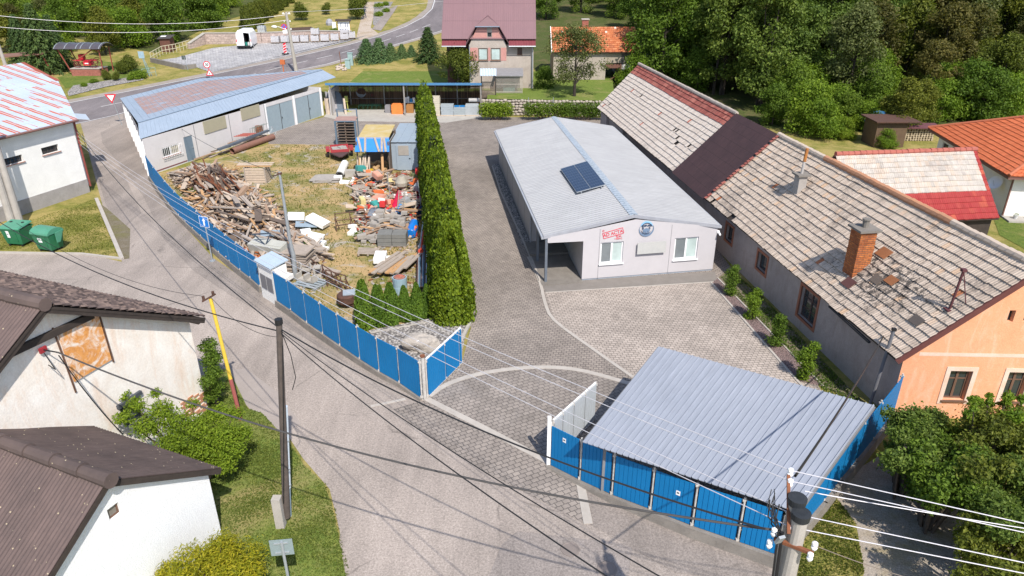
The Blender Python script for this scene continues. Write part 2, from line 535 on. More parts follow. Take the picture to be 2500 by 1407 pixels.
# threshold and kerbs: real strips of concrete
def kerb(name,pts,w_,h,z=0.0,m=None,n=0):
 b=MB()
 for a,c in zip(pts,pts[1:]):
  b.beam(V(a[0],a[1],terr(a[1])+h/2),V(c[0],c[1],terr(c[1])+h/2+0.0003),w_,h)
 return struct(b.build(name,m or KERB))
def smooth_px(lst,n=6):
 P=PX(lst);out=[]
 for i in range(len(P)-1):
  p0,p1,p2,p3=P[max(i-1,0)],P[i],P[i+1],P[min(i+2,len(P)-1)]
  for k in range(n):
   t=k/n
   out.append(0.5*((2*p1)+(p2-p0)*t+(2*p0-5*p1+4*p2-p3)*t*t+(3*p1-p0-3*p2+p3)*t**3))
 out.append(P[-1]);return out
kerb('kerb',smooth_px([(1048,968),(1095,938),(1180,912),(1300,898),(1410,904),(1535,937)],8),0.24,0.03)
kerb('kerb',smooth_px([(1290,628),(1318,690),(1330,738),(1352,782),(1440,848),(1545,922)],3),0.16,0.035)
kerb('kerb',PX([(1735,690),(1945,930),(2010,1000)]),0.10,0.05)
kerb('kerb',PX([(1752,680),(2010,945)]),0.07,0.05)
kerb('kerb',PX([(1332,715),(1742,689)]),0.07,0.026)
kerb('kerb',PX([(1036,972),(1180,1045),(1345,1132)]),0.26,0.028)
kerb('kerb',PX([(1416,1178),(1436,1280)]),0.28,0.03)
kerb('kerb',PX([(1408,1176),(1345,1132)]),0.12,0.026)
kerb('kerb',PX([(905,993),(990,975)]),0.14,0.022)
kerb('kerb',PX([(236,488),(298,634)]),0.22,0.14)
kerb('kerb',PX([(300,634),(200,622),(-60,618)]),0.14,0.10)
kerb('kerb',PX([(1202,408),(1222,470),(1300,640),(1318,688)]),0.10,0.09)
sheet('planting_strip',PX([(1738,690),(1752,681),(2008,944),(1950,932)]),GRAVEL_RED,0.018)
sheet('planting_strip',PX([(1752,680),(1775,660),(1850,720),(2110,985),(2010,946)]),MOSSY,0.018)
sheet('gravel_bed',PX([(900,812),(1050,782),(1140,800),(1125,888),(1036,968),(975,925)]),GRAVEL,0.10)
kerb('kerb',PX([(905,818),(1052,790)]),0.10,0.13,m=CONC)
kerb('kerb',PX([(1052,784),(1118,806)]),0.10,0.13,m=CONC)
kerb('kerb',PX([(1112,868),(1140,806),(1150,786)]),0.14,0.12,m=CONC)
# concrete slab of the open shed, gravel beside it, dirt at the lower right
sheet('shed_floor',PX([(790,285),(806,272),(1175,270),(1175,287),(1090,300),(840,296)]),CONC,0.012)
sheet('dirt_strip',PX([(1900,1390),(2080,1155),(2200,1080),(2420,1150),(2520,1500),(1900,1500)]),DIRT,0.008)
sheet('dry_verge',PX([(1905,1385),(1985,1265),(2040,1215),(2090,1280),(2110,1400),(2060,1500),(1900,1500)]),GRASS_DRY,0.02)
sheet('lawn',PX([(2420,520),(2560,520),(2560,640),(2440,575)]),GRASS,0.02)
# main road, following the slope
Nn=[(-250,338),(-60,300),(100,266),(177,249),(330,219),(512,183),(680,148),(850,109),(925,88),(985,66),(1030,43),(1052,22),(1058,4),(1060,-14)]
Sn=[(-250,395),(60,330),(205,300),(300,278),(500,236),(640,205),(727,173),(800,158),(930,121),(1010,98),(1087,74),(1150,50),(1190,20),(1200,-14)]
sheet('main_road',PT(Nn)+PT(Sn)[::-1],ROADM,0.02)
sheet('lane',PT([(196,300),(205,299),(300,276),(300,300),(230,330),(205,330)]),ASPHALT,0.012)
def ribbon(name,P,w0,w1,m,dz):
 out=[]
 L_,R_=[],[]
 for i,p in enumerate(P):
  d=(P[min(i+1,len(P)-1)]-P[max(i-1,0)]);d.z=0;d.normalize()
  n=V(-d.y,d.x,0)
  L_.append(p+n*w1);R_.append(p+n*w0)
 return sheet(name,R_+L_[::-1],m,dz)
NP,SP=PT(Nn),PT(Sn)
ribbon('road_marking',NP,-0.30,-0.14,WHITEPAINT,0.032)
ribbon('road_marking',SP[:12],0.12,0.28,WHITEPAINT,0.032)
ribbon('road_shoulder',NP,0.0,1.1,mat('shoulder_gravel',(0.30,0.26,0.23),(0.22,0.19,0.165),0.95,scale=1.2),0.024)
ribbon('road_shoulder',SP[6:12],-0.7,0.0,mat('shoulder_gravel',(0.3,0.26,0.23)),0.024)
MP=[(a+b)/2 for a,b in zip(NP,SP)]
for i in range(3,10):
 a,b=MP[i],MP[i+1]
 n_=max(1,round((b-a).length/4.5))
 for k in range(n_):
  p,q=lerp(a,b,(k+0.1)/n_),lerp(a,b,(k+0.75)/n_)
  ribbon('road_marking',[p,q],-0.06,0.06,WHITEPAINT,0.032)
  # forecourt across the road, with its ramp
sheet('forecourt',PT([(372,150),(430,142),(520,118),(640,106),(870,96),(900,86),(850,102),(700,138),(515,178),(480,165)]),PAVER_PALE,0.04)
sheet('dug_up_path',PT([(870,92),(882,42),(893,5),(918,5),(912,40),(905,68),(925,84),(880,98)]),grass_mat('dug_soil',(0.36,0.29,0.22),(0.44,0.38,0.33),(0.3,0.23,0.15),0.4),0.03)
sheet('stone_bed',PT([(910,60),(914,5),(960,5),(945,30),(916,64)]),GRAVEL,0.035)
sheet('side_path',PT([(908,72),(950,22),(972,14),(962,30),(930,76)]),ASPHALT_DARK,0.045)
sheet('lawn',PT([(930,78),(975,22),(1000,5),(1045,5),(1040,22),(1000,52),(950,74)]),GRASS_DRY,0.03)
sheet('lawn',PT([(860,80),(640,96),(520,98),(560,60),(740,5),(882,5),(872,60)]),GRASS_DRY,0.03)
sheet('flower_soil',PT([(690,70),(760,66),(770,76),(700,80)]),mat('soil',(0.09,0.055,0.035)),0.05)
sheet('lawn',PT([(140,190),(250,150),(370,165),(350,190),(160,216)]),GRASS,0.03)
sheet('stone_border',PT([(165,226),(180,210),(250,200),(345,186),(352,196),(260,213),(168,236)]),GRAVEL,0.06)
# --- foliage
def leaf_mat(name,stops,trans=0.38,nscale=0.35,rough=0.6):
 g=NT(name)
 geo=g.n.new('ShaderNodeNewGeometry')
 oi=g.n.new('ShaderNodeObjectInfo')
 v=g.coord('Object')
 rnd=g.math('ADD',g.math('MULTIPLY',geo.outputs['Random Per Island'],0.6),g.math('MULTIPLY',g.noise(v,nscale,4,0.7),0.65))
 col=g.ramp(g.math('SUBTRACT',rnd,0.12),stops)
 col=g.mix(1.0,col,g.ramp(oi.outputs['Random'],[(0.0,(0.82,0.86,0.8)),(0.5,(1.0,1.0,1.0)),(1.0,(1.2,1.1,1.0))]),'MULTIPLY')
 d=g.n.new('ShaderNodeBsdfPrincipled')
 g.L(col,d.inputs['Base Color']);d.inputs['Roughness'].default_value=rough;d.inputs['Specular IOR Level'].default_value=0.25
 tr=g.n.new('ShaderNodeBsdfTranslucent');g.L(g.mix(1.0,col,(1.1,1.15,0.5),'MULTIPLY'),tr.inputs[0])
 mx=g.n.new('ShaderNodeMixShader');mx.inputs[0].default_value=trans
 g.L(d.outputs[0],mx.inputs[1]);g.L(tr.outputs[0],mx.inputs[2]);g.L(mx.outputs[0],g.out.inputs[0])
 return g.m
LEAF_MID=leaf_mat('fresh_green_leaves',[(0.1,(0.048,0.085,0.010)),(0.5,(0.105,0.175,0.018)),(0.9,(0.19,0.28,0.035))])
LEAF_DARK=leaf_mat('dark_green_leaves',[(0.1,(0.045,0.078,0.014)),(0.5,(0.105,0.165,0.028)),(0.9,(0.20,0.27,0.055))])
LEAF_GREY=leaf_mat('grey_green_leaves',[(0.1,(0.055,0.07,0.02)),(0.5,(0.115,0.14,0.042)),(0.9,(0.20,0.22,0.08))])
LEAF_OLIVE=leaf_mat('olive_yellow_leaves',[(0.1,(0.05,0.066,0.010)),(0.5,(0.115,0.142,0.018)),(0.9,(0.215,0.235,0.035))])
LEAF_BRONZE=leaf_mat('bronze_spring_leaves',[(0.1,(0.045,0.05,0.012)),(0.5,(0.10,0.098,0.024)),(0.9,(0.17,0.15,0.04))])
LEAF_LIME=leaf_mat('lime_green_leaves',[(0.1,(0.07,0.12,0.010)),(0.5,(0.15,0.24,0.018)),(0.9,(0.25,0.34,0.035))],0.4)
LEAF_GOLD=leaf_mat('golden_yew_sprays',[(0.1,(0.10,0.125,0.008)),(0.5,(0.235,0.25,0.012)),(0.9,(0.40,0.35,0.03))],0.3,1.5)
LEAF_THUJA=leaf_mat('thuja_sprays',[(0.0,(0.10,0.075,0.02)),(0.14,(0.055,0.09,0.004)),(0.5,(0.13,0.19,0.009)),(0.9,(0.25,0.31,0.02))],0.25,1.2)
LEAF_THUJA2=leaf_mat('young_thuja_sprays',[(0.1,(0.04,0.085,0.008)),(0.5,(0.085,0.155,0.014)),(0.9,(0.15,0.24,0.025))],0.25,1.2)
LEAF_SPRUCE=leaf_mat('spruce_needles',[(0.1,(0.022,0.048,0.013)),(0.5,(0.05,0.09,0.025)),(0.9,(0.10,0.16,0.04))],0.15)
LEAF_BLUE=leaf_mat('bluish_conifer',[(0.1,(0.035,0.075,0.03)),(0.5,(0.075,0.14,0.05)),(0.9,(0.15,0.23,0.09))],0.15)
BARK=mat('brown_bark',(0.12,0.09,0.07),(0.06,0.045,0.038),0.95,scale=6,bump=0.02)
BARK_DARK=mat('dark_bark',(0.05,0.04,0.033),(0.03,0.024,0.02),0.95,scale=6)
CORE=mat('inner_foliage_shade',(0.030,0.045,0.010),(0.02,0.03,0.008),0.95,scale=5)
def leaves_mesh(name,pts,nrm,size,m,parent=None,aspect=0.55,rg=None,spread=0.9,down=0.0,along=None,amt=0.0,var=0.35):
 rg=rg or RNG
 N=len(pts)
 n=nrm+rg.normal(0,spread,(N,3));n/=np.linalg.norm(n,axis=1)[:,None]+1e-9
 a=rg.normal(0,1,(N,3));a[:,2]-=down
 if along is not None:a=a*(1-amt)+along*amt*3
 a-=n*(a*n).sum(1)[:,None];a/=np.linalg.norm(a,axis=1)[:,None]+1e-9
 b=np.cross(n,a)
 s=size*rg.uniform(1-var,1+var,N)[:,None]
 p0=pts-a*s*0.5
 p2=pts+a*s*0.5
 p1=pts+b*s*aspect*0.5+n*s*0.10
 p3=pts-b*s*aspect*0.5+n*s*0.10
 vs=np.stack([p0,p1,p2,p3],1).reshape(-1,3)
 fs=np.arange(N*4).reshape(-1,4)
 return mesh_np(name,vs,fs,m,parent)
def blob_points(cs,rs,n,rg,shell=0.55,squash=0.8):
 cs=np.asarray(cs,dtype=float);rs=np.asarray(rs,dtype=float)
 wt=rs**2;wt/=wt.sum()
 idx=rg.choice(len(cs),n,p=wt)
 d=rg.normal(0,1,(n,3));d/=np.linalg.norm(d,axis=1)[:,None]
 rad=(shell+(1-shell)*rg.random(n)**0.6)*(1+0.16*rg.normal(0,1,n))
 p=cs[idx]+d*(rs[idx]*rad)[:,None]*np.array([1,1,squash])
 return p,d
def leafy(name,cs,rs,n,size,m,parent=None,seed=0,squash=0.8,shell=0.5,up=0.5,**kw):
 rg=np.random.default_rng(seed+100)
 cs=np.array([list(c)for c in cs])
 p,d=blob_points(cs,rs,n,rg,shell,squash)
 nr=d+np.array([0,0,up])
 return leaves_mesh(name,p,nr,size,m,parent,rg=rg,**kw)
def tree_proto(name,H,Rc,base,nclump,nleaf,size,lm,bark=None,seed=0,trunk_r=0.16,shape=1.0,rclump=0.3,multi=1,squash=0.75,shell=0.45):
 rg=np.random.default_rng(seed)
 t=thing(name,'','tree')
 cs,rs=[],[]
 for i in range(nclump):
  h=rg.random()**0.85
  z=lerp(base,H*0.94,h)
  prof=math.sin(PI*min(1,(h*0.86+0.16))**shape)**0.7
  r_=Rc*prof*math.sqrt(rg.uniform(0.12,1.0))*0.86
  a=rg.uniform(0,2*PI)
  cs.append((r_*math.cos(a),r_*math.sin(a),z));rs.append(Rc*rclump*rg.uniform(0.65,1.25))
 m=MB()
 for k in range(multi):
  ox,oy=(rg.normal(0,.35,2)if multi>1 else(0,0))
  lean=rg.normal(0,.05,2)*H*(2 if multi>1 else 1)
  path=[V(ox,oy,-0.3),V(ox+lean[0]*.2,oy+lean[1]*.2,H*.25),V(ox+lean[0]*.6,oy+lean[1]*.6,H*.55),V(ox+lean[0],oy+lean[1],H*.86)]
  m.tube(path,[trunk_r*1.2,trunk_r*.85,trunk_r*.55,trunk_r*.15],7)
 for c in sorted(cs,key=lambda q:-q[2])[::max(1,nclump//14)]:
  z0=max(base*.6,c[2]-math.hypot(c[0],c[1])*.8)
  m.tube([V(0,0,z0),V(c[0]*.5,c[1]*.5,z0+(c[2]-z0)*.6),V(*c)],[trunk_r*.4,trunk_r*.25,trunk_r*.08],5)
 m.build('trunk',bark or BARK,t)
 leafy('crown',cs,rs,nleaf,size,lm,t,seed,squash=squash,shell=shell)
 return t
def conifer_proto(name,H,Rb,nleaf,size,lm,seed=0,layers=16,base=0.06):
 rg=np.random.default_rng(seed)
 t=thing(name,'','tree')
 m=MB();m.tube([V(0,0,-.2),V(0,0,H*.5),V(0,0,H*.98)],[H*.018+.03,H*.010+.015,.01],7);m.build('trunk',BARK,t)
 h=rg.random(nleaf)**1.25
 lay=np.floor(h*layers)/layers
 hh=lay+(rg.random(nleaf)**2)*0.8/layers
 z=H*(base+(1-base)*hh)
 a=rg.uniform(0,2*PI,nleaf)
 nb=9
 ang=0.75+0.25*np.cos(nb*a+lay*40)
 rr=Rb*(1-lay)**0.85*ang*(0.35+0.65*rg.random(nleaf)**.5)*(1+.1*rg.normal(0,1,nleaf))+.05
 z=z-rr*0.22
 p=np.stack([rr*np.cos(a),rr*np.sin(a),z],1)
 d=np.stack([np.cos(a),np.sin(a),np.full(nleaf,.6)],1)
 al=np.stack([np.cos(a),np.sin(a),np.full(nleaf,-.25)],1)
 leaves_mesh('crown',p,d,size,lm,t,rg=rg,along=al,amt=.6,aspect=.45,spread=.6)
 return t
def cone_shrub(name,H,Rb,nleaf,size,lm,seed=0,tip=0.12,power=0.75,core=True):
 rg=np.random.default_rng(seed)
 t=thing(name,'','shrub')
 lobes=[(rg.uniform(0,2*PI),rg.uniform(2,5),rg.uniform(.04,.10))for _ in range(4)]
 def prof(h,a):
  r_=Rb*(np.clip(1-h,0,1)**power*(1-tip)+tip*(h<.98))*np.minimum(1,.75+h*3)
  for p_,k,am in lobes:r_=r_*(1+am*np.sin(np.round(k)*a+p_+h*5))
  return r_
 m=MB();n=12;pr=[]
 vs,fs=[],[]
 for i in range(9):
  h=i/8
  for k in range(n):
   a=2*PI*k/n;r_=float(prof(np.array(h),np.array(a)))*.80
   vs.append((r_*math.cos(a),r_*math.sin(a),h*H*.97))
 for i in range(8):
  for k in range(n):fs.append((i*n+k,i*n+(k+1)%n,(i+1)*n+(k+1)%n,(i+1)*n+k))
 m.faces(vs,fs);m.build('stem',CORE,t)  # dark filler core, not a stem; inner shade is put into its colour
 h=rg.random(nleaf)**1.15;a=rg.uniform(0,2*PI,nleaf)
 r_=prof(h,a)*rg.uniform(.84,1.1,nleaf)
 p=np.stack([r_*np.cos(a),r_*np.sin(a),h*H+.03],1)
 d=np.stack([np.cos(a),np.sin(a),np.full(nleaf,.35)],1)
 al=np.stack([np.cos(a)*.3,np.sin(a)*.3,np.full(nleaf,1.0)],1)
 leaves_mesh('crown',p,d,size,lm,t,rg=rg,along=al,amt=.6,aspect=.6,spread=.7)
 return t
 # --- building materials
WHITEWALL=mat('white_lime_plaster',(0.80,0.79,0.77),(0.70,0.69,0.67),0.9,scale=1.2,bump=0.01)
PANELWALL=mat('pale_grey_wall_panel',(0.48,0.46,0.48),(0.462,0.445,0.468),0.6,scale=0.3,fine=1.5)
LIGHTWALL=mat('light_rendered_wall',(0.60,0.575,0.58),(0.52,0.50,0.50),0.85,scale=0.9)
GREYBASE=mat('grey_plinth_render',(0.34,0.32,0.31),(0.24,0.22,0.21),0.9,scale=1.4,dirt=0.4)
def stained_plaster(name,c,c2,rust,amount=0.5):
 g=NT(name)
 v=g.coord('Object')
 a=g.noise(v,0.9,6,0.7,0.8)
 col=g.mix(g.ramp(a,[(0.35,0.0),(0.65,1.0)]),c,c2)
 r_=g.noise(g.coord('Object',(1.5,1.5,0.45)),1.2,6,0.72,0.6)
 col=g.mix(g.ramp(r_,[(0.50,0.0),(0.72,amount)]),col,rust)
 f=g.noise(v,16,4,0.75)
 col=g.mix(1.0,col,g.ramp(f,[(0.25,0.88),(0.75,1.1)]),'MULTIPLY')
 return g.finish(col,0.92,0,g.bump(f,0.02,0.6),0.2)
OLDPLASTER=stained_plaster('old_stained_plaster',(0.84,0.80,0.75),(0.76,0.69,0.62),(0.68,0.47,0.33),0.55)
GREYRENDER=stained_plaster('rough_grey_render',(0.40,0.34,0.315),(0.33,0.28,0.26),(0.22,0.175,0.15),0.5)
ORANGEWALL=stained_plaster('faded_orange_plaster',(0.76,0.365,0.215),(0.72,0.33,0.185),(0.76,0.58,0.47),0.5)
BEIGERENDER=stained_plaster('beige_pebble_render',(0.44,0.385,0.34),(0.36,0.31,0.275),(0.28,0.23,0.19),0.4)
PINKWALL=mat('pink_render',(0.50,0.25,0.22),(0.42,0.21,0.19),0.9)
DARKWOOD=mat('dark_old_wood',(0.055,0.042,0.036),(0.03,0.024,0.022),0.85,scale=4)
BROWNFRAME=mat('brown_window_frame',(0.16,0.09,0.06),(0.11,0.065,0.045),0.7)
WHITEFRAME=mat('white_window_frame',(0.82,0.82,0.83),(0.78,0.78,0.8),0.4,fine=3)
GLASS=glass('dark_window_glass')
GLASS_PALE=glass('pale_blind_behind_glass',(0.38,0.46,0.45),0.15)
GLASS_GREY=glass('grey_blind_behind_glass',(0.15,0.17,0.18),0.2)
GUTTER=mat('brown_gutter',(0.20,0.10,0.085),(0.15,0.08,0.07),0.5)
ZINC=mat('zinc_sheet',(0.42,0.46,0.50),(0.34,0.38,0.42),0.45,0.25,scale=1.2)
GALV=mat('galvanised_steel',(0.40,0.43,0.46),(0.32,0.35,0.38),0.45,0.4,scale=3)
RUST=mat('rusty_steel',(0.23,0.085,0.04),(0.12,0.05,0.03),0.85,scale=5,fine=30)
RUSTDARK=mat('dark_rusty_steel',(0.11,0.055,0.04),(0.05,0.03,0.025),0.85,scale=6)
def metal_roof(name,c,c2,streak=None,samt=0.5,sscale=(1,1,1),lo=0.55,rough=0.45,metal=0.15,rz=0.0):
 g=NT(name)
 v=g.coord('UV')
 a=g.noise(v,0.35,4,0.6)
 col=g.mix(g.ramp(a,[(0.35,0.0),(0.65,1.0)]),c,c2)
 f=g.noise(g.coord('UV',(9,0.7,1)),1.0,4,0.7)
 col=g.mix(1.0,col,g.ramp(f,[(0.3,0.9),(0.7,1.08)]),'MULTIPLY')
 if streak:
  st=g.noise(g.coord('UV',sscale),1.0,5,0.72,0.2)
  col=g.mix(g.ramp(st,[(lo,0.0),(lo+0.06,samt)]),col,streak)
 return g.finish(col,max(rough,.7),metal*.3,None,0.12)
 # --- roof and window builders
def bil(P,u,v_):
 a,b,c,d=P
 return(a*(1-u)+b*u)*(1-v_)+(d*(1-u)+c*u)*v_
def bilnp(P,U,W):
 a,b,c,d=[np.array(p)[None,:]for p in P]
 U=U[:,None];W=W[:,None]
 return(a*(1-U)+b*U)*(1-W)+(d*(1-U)+c*U)*W
def corr(name,P,pitch,depth,m,parent,prof='trap',rows=1,thick=0.02):
 P=[Vector(p)for p in P]
 L=(P[1]-P[0]).length
 Sl=(P[3]-P[0]).length
 n=max(1,int(round(L/pitch)))
 shape={'trap':[(0,0),(0.52,0),(0.6,1),(0.9,1),(0.98,0)],'sine':[(k/6,0.5+0.5*math.sin(2*PI*k/6))for k in range(6)],'rib':[(0,0),(0.74,0),(0.80,1),(0.90,1),(0.96,0)],'seam':[(0,0),(0.90,0),(0.91,1),(0.97,1),(0.98,0)],'groove':[(0,1),(0.84,1),(0.88,0),(0.95,0),(0.99,1)]}[prof]
 us,hs=[],[]
 for i in range(n):
  for a,h in shape:us.append((i+a)/n);hs.append(h*depth)
 us.append(1.0);hs.append(shape[0][1]*depth)
 us,hs=np.array(us),np.array(hs)
 nrm=(P[1]-P[0]).cross(P[3]-P[0]).normalized()
 nrm=np.array(nrm)
 k=len(us)
 vs,uv=[],[]
 for r_ in range(rows+1):
  w_=r_/rows
  p=bilnp(P,us,np.full(k,w_))
  vs.append(p+nrm*hs[:,None]);uv.append(np.stack([us*L,np.full(k,w_*Sl)],1))
 fs=[]
 for r_ in range(rows):
  a=np.arange(k-1)+r_*k
  fs.append(np.stack([a,a+1,a+1+k,a+k],1))
 base=(rows+1)*k
 # underside, so that the sheet has a body
 for w_ in(0,1):
  p=bilnp(P,us,np.full(k,float(w_)))
  vs.append(p+nrm*(hs[:,None]-thick));uv.append(np.stack([us*L,np.full(k,w_*Sl)],1))
 a=np.arange(k-1)+base
 fs.append(np.stack([a+k,a+1+k,a+1,a],1))
 b0=np.arange(k-1)
 fs.append(np.stack([a,a+1,b0+1,b0],1))
 t0=np.arange(k-1)+rows*k
 fs.append(np.stack([t0,t0+1,a+1+k,a+k],1))
 return mesh_np(name,np.concatenate(vs),np.concatenate(fs),m,parent,np.concatenate(uv))
def tiles(name,P,nu,nv,m,parent,ribs=2,h=0.03,lift=0.05,wob=0.02,skip=(),seed=3,keep=None):
 P=[Vector(p)for p in P]
 rg=np.random.default_rng(seed)
 nrm=np.array((P[1]-P[0]).cross(P[3]-P[0]).normalized())
 slope=np.array((P[3]-P[0]).normalized());along=np.array((P[1]-P[0]).normalized())
 fr,hh=[],[]
 for k in range(ribs):
  fr+=[k/ribs,(k+0.35)/ribs,(k+0.6)/ribs];hh+=[0,0.25,1]
 fr.append(1.0);hh.append(0.3)
 fr=np.array(fr);hh=np.array(hh)*h
 k=len(fr)
 sag=rg.normal(0,wob,nu+1)
 I,J=np.meshgrid(np.arange(nu),np.arange(nv))
 I=I.ravel();J=J.ravel()
 ok=np.ones(len(I),bool)
 if skip:
  S_=set(skip)
  ok=np.array([(int(i),int(j))not in S_ for i,j in zip(I,J)])
 if keep is not None:ok&=np.array([keep((i+.5)/nu,(j+.5)/nv)for i,j in zip(I,J)])
 I,J=I[ok],J[ok]
 N=len(I)
 jit=rg.normal(0,0.008,N);jl=rg.uniform(-0.006,0.012,N);wave=np.cumsum(rg.normal(0,0.006,nu));wave-=np.linspace(0,wave[-1],nu)
 vs,uv=[],[]
 for row,(w0,lf)in enumerate(((0.0,lift),(0.0,0.0),(1.12,0.0))):
 # row 0 lower edge raised, row 1 lip underside, row 2 upper edge tucked in
  U=((I[:,None]+fr[None,:])/nu).ravel()
  W=np.repeat((J+w0)/nv,k);W=np.minimum(W,1.02)
  p=bilnp(P,U,W)
  hl=(np.tile(hh,N)+np.repeat(lf+np.where(lf>0,jl,0),k))if row!=1 else np.full(N*k,-0.01)
  if row==2:hl=np.tile(hh*0.6,N)+0.004
  sh=np.repeat(jit+(wave[I]if row<2 else wave[I]),k)
  vs.append(p+nrm*hl[:,None]+slope*sh[:,None])
  uv.append(np.stack([np.repeat(I,k)+np.tile(fr,N)*0.98+0.01,np.repeat(J+(0.02,0.0,0.97)[row],k)],1))
 base=(np.arange(N)*k)[:,None]+np.arange(k-1)[None,:]
 base=base.ravel();M_=N*k
 f1=np.stack([base,base+1,base+1+2*M_,base+2*M_],1)
 f2=np.stack([base+M_,base+1+M_,base+1,base],1)
 return mesh_np(name,np.concatenate(vs),np.concatenate([f1,f2]),m,parent,np.concatenate(uv))
def tile_mat(name,stops,dark=0.5,darkcol=(0.05,0.045,0.042),spec=0.2,dscale=0.35,seed=0.0,patch=None,lo=0.5):
 g=NT(name)
 uvv=g.coord('UV')
 x,y,z=g.sep(uvv)
 cell=g.comb(g.math('FLOOR',x),g.math('FLOOR',y),seed)
 wn=g.white(cell)
 col=g.ramp(wn,stops,'LINEAR')
 v=g.coord('Object')
 st=g.noise(g.coord('UV',(4.0,0.35,1)),1.0,5,0.85)
 col=g.mix(1.0,col,g.ramp(st,[(0.3,0.66),(0.7,1.18)]),'MULTIPLY')
 big=g.noise(v,dscale,5,0.7,0.5)
 fine=g.noise(v,5.0,5,0.8)
 d=g.math('ADD',g.math('MULTIPLY',big,0.6),g.math('MULTIPLY',fine,0.4))
 col=g.mix(g.ramp(d,[(lo,0.0),(lo+0.1,dark)]),col,darkcol)
 if patch:
  pm=patch(g,x,y)
  col=g.mix(pm[0],col,pm[1])
 return g.finish(col,0.9,0,None,spec)
def window(parent,A,B,h,depth=0.1,frame=None,pane=None,fw=0.07,cols=2,rows=1,sill=None,panes=None,inward=None,name='window',split=None):
 A,B=Vector((A[0],A[1],0)),Vector((B[0],B[1],0))
 d=(B-A).normalized()
 n=Vector((-d.y,d.x,0))if inward is None else inward
 u0,u1,z0,z1=h
 P=lambda u,z,k:A+d*u+n*k+Vector((0,0,z))
 def bar(m,ua,ub,za,zb,k0,k1):
  m.hexa([P(ua,za,k1),P(ub,za,k1),P(ub,za,k0),P(ua,za,k0),P(ua,zb,k1),P(ub,zb,k1),P(ub,zb,k0),P(ua,zb,k0)])
 k0,k1=depth-0.06,depth-0.004
 m=MB()
 bar(m,u0+.004,u1-.004,z0+.004,z0+fw,k0,k1);bar(m,u0+.004,u1-.004,z1-fw,z1-.004,k0,k1)
 bar(m,u0+.004,u0+fw,z0+fw,z1-fw,k0,k1);bar(m,u1-fw,u1-.004,z0+fw,z1-fw,k0,k1)
 sp=split or[i/cols for i in range(1,cols)]
 for s_ in sp:
  c=lerp(u0,u1,s_);bar(m,c-fw*.6,c+fw*.6,z0+fw,z1-fw,k0-.01,k1)
 for j in range(1,rows):
  c=lerp(z0,z1,j/rows)if rows!=2 else lerp(z0,z1,0.68)
  bar(m,u0+fw,u1-fw,c-fw*.35,c+fw*.35,k0+.005,k1)
 fo=m.build(name,frame or WHITEFRAME,parent)
 ed=[0]+sp+[1]
 for i,(a,b)in enumerate(zip(ed,ed[1:])):
  q=MB();ua,ub=lerp(u0,u1,a)+fw*.5,lerp(u0,u1,b)-fw*.5
  bar(q,ua,ub,z0+fw*.9,z1-fw*.9,depth-.035,depth-.02)
  q.build('pane',(panes[i]if panes else(pane or GLASS)),fo)
 if sill is not None:
  q=MB();bar(q,u0-.06,u1+.06,z0-.05,z0-.002,-0.09,depth*0.6)
  q.build('sill',sill,fo)
 return fo
def on_wall(A,B,px,py):
 p=OP(px,py,A,B)
 d=(Vector((B[0],B[1],0))-Vector((A[0],A[1],0))).normalized()
 return((p.x-A[0])*d.x+(p.y-A[1])*d.y,p.z)
def hole(A,B,px0,py0,px1,py1):
 u0,z1=on_wall(A,B,px0,py0);u1,z0=on_wall(A,B,px1,py1)
 return(min(u0,u1),max(u0,u1),min(z0,z1),max(z0,z1))
def ridge_caps(name,A,B,n,m,parent,r=0.14,h=0.1):
 A,B=Vector(A),Vector(B)
 b=MB()
 for i in range(n):
  p,q=lerp(A,B,i/n),lerp(A,B,(i+1.08)/n)
  dz=Vector((0,0,random.uniform(-.01,.012)))
  b.tube([p+dz,q+dz],[r*1.12,r*0.92],8)
 return b.build(name,m,parent)
def off(p,d,k):return Vector(p)+Vector(d)*k
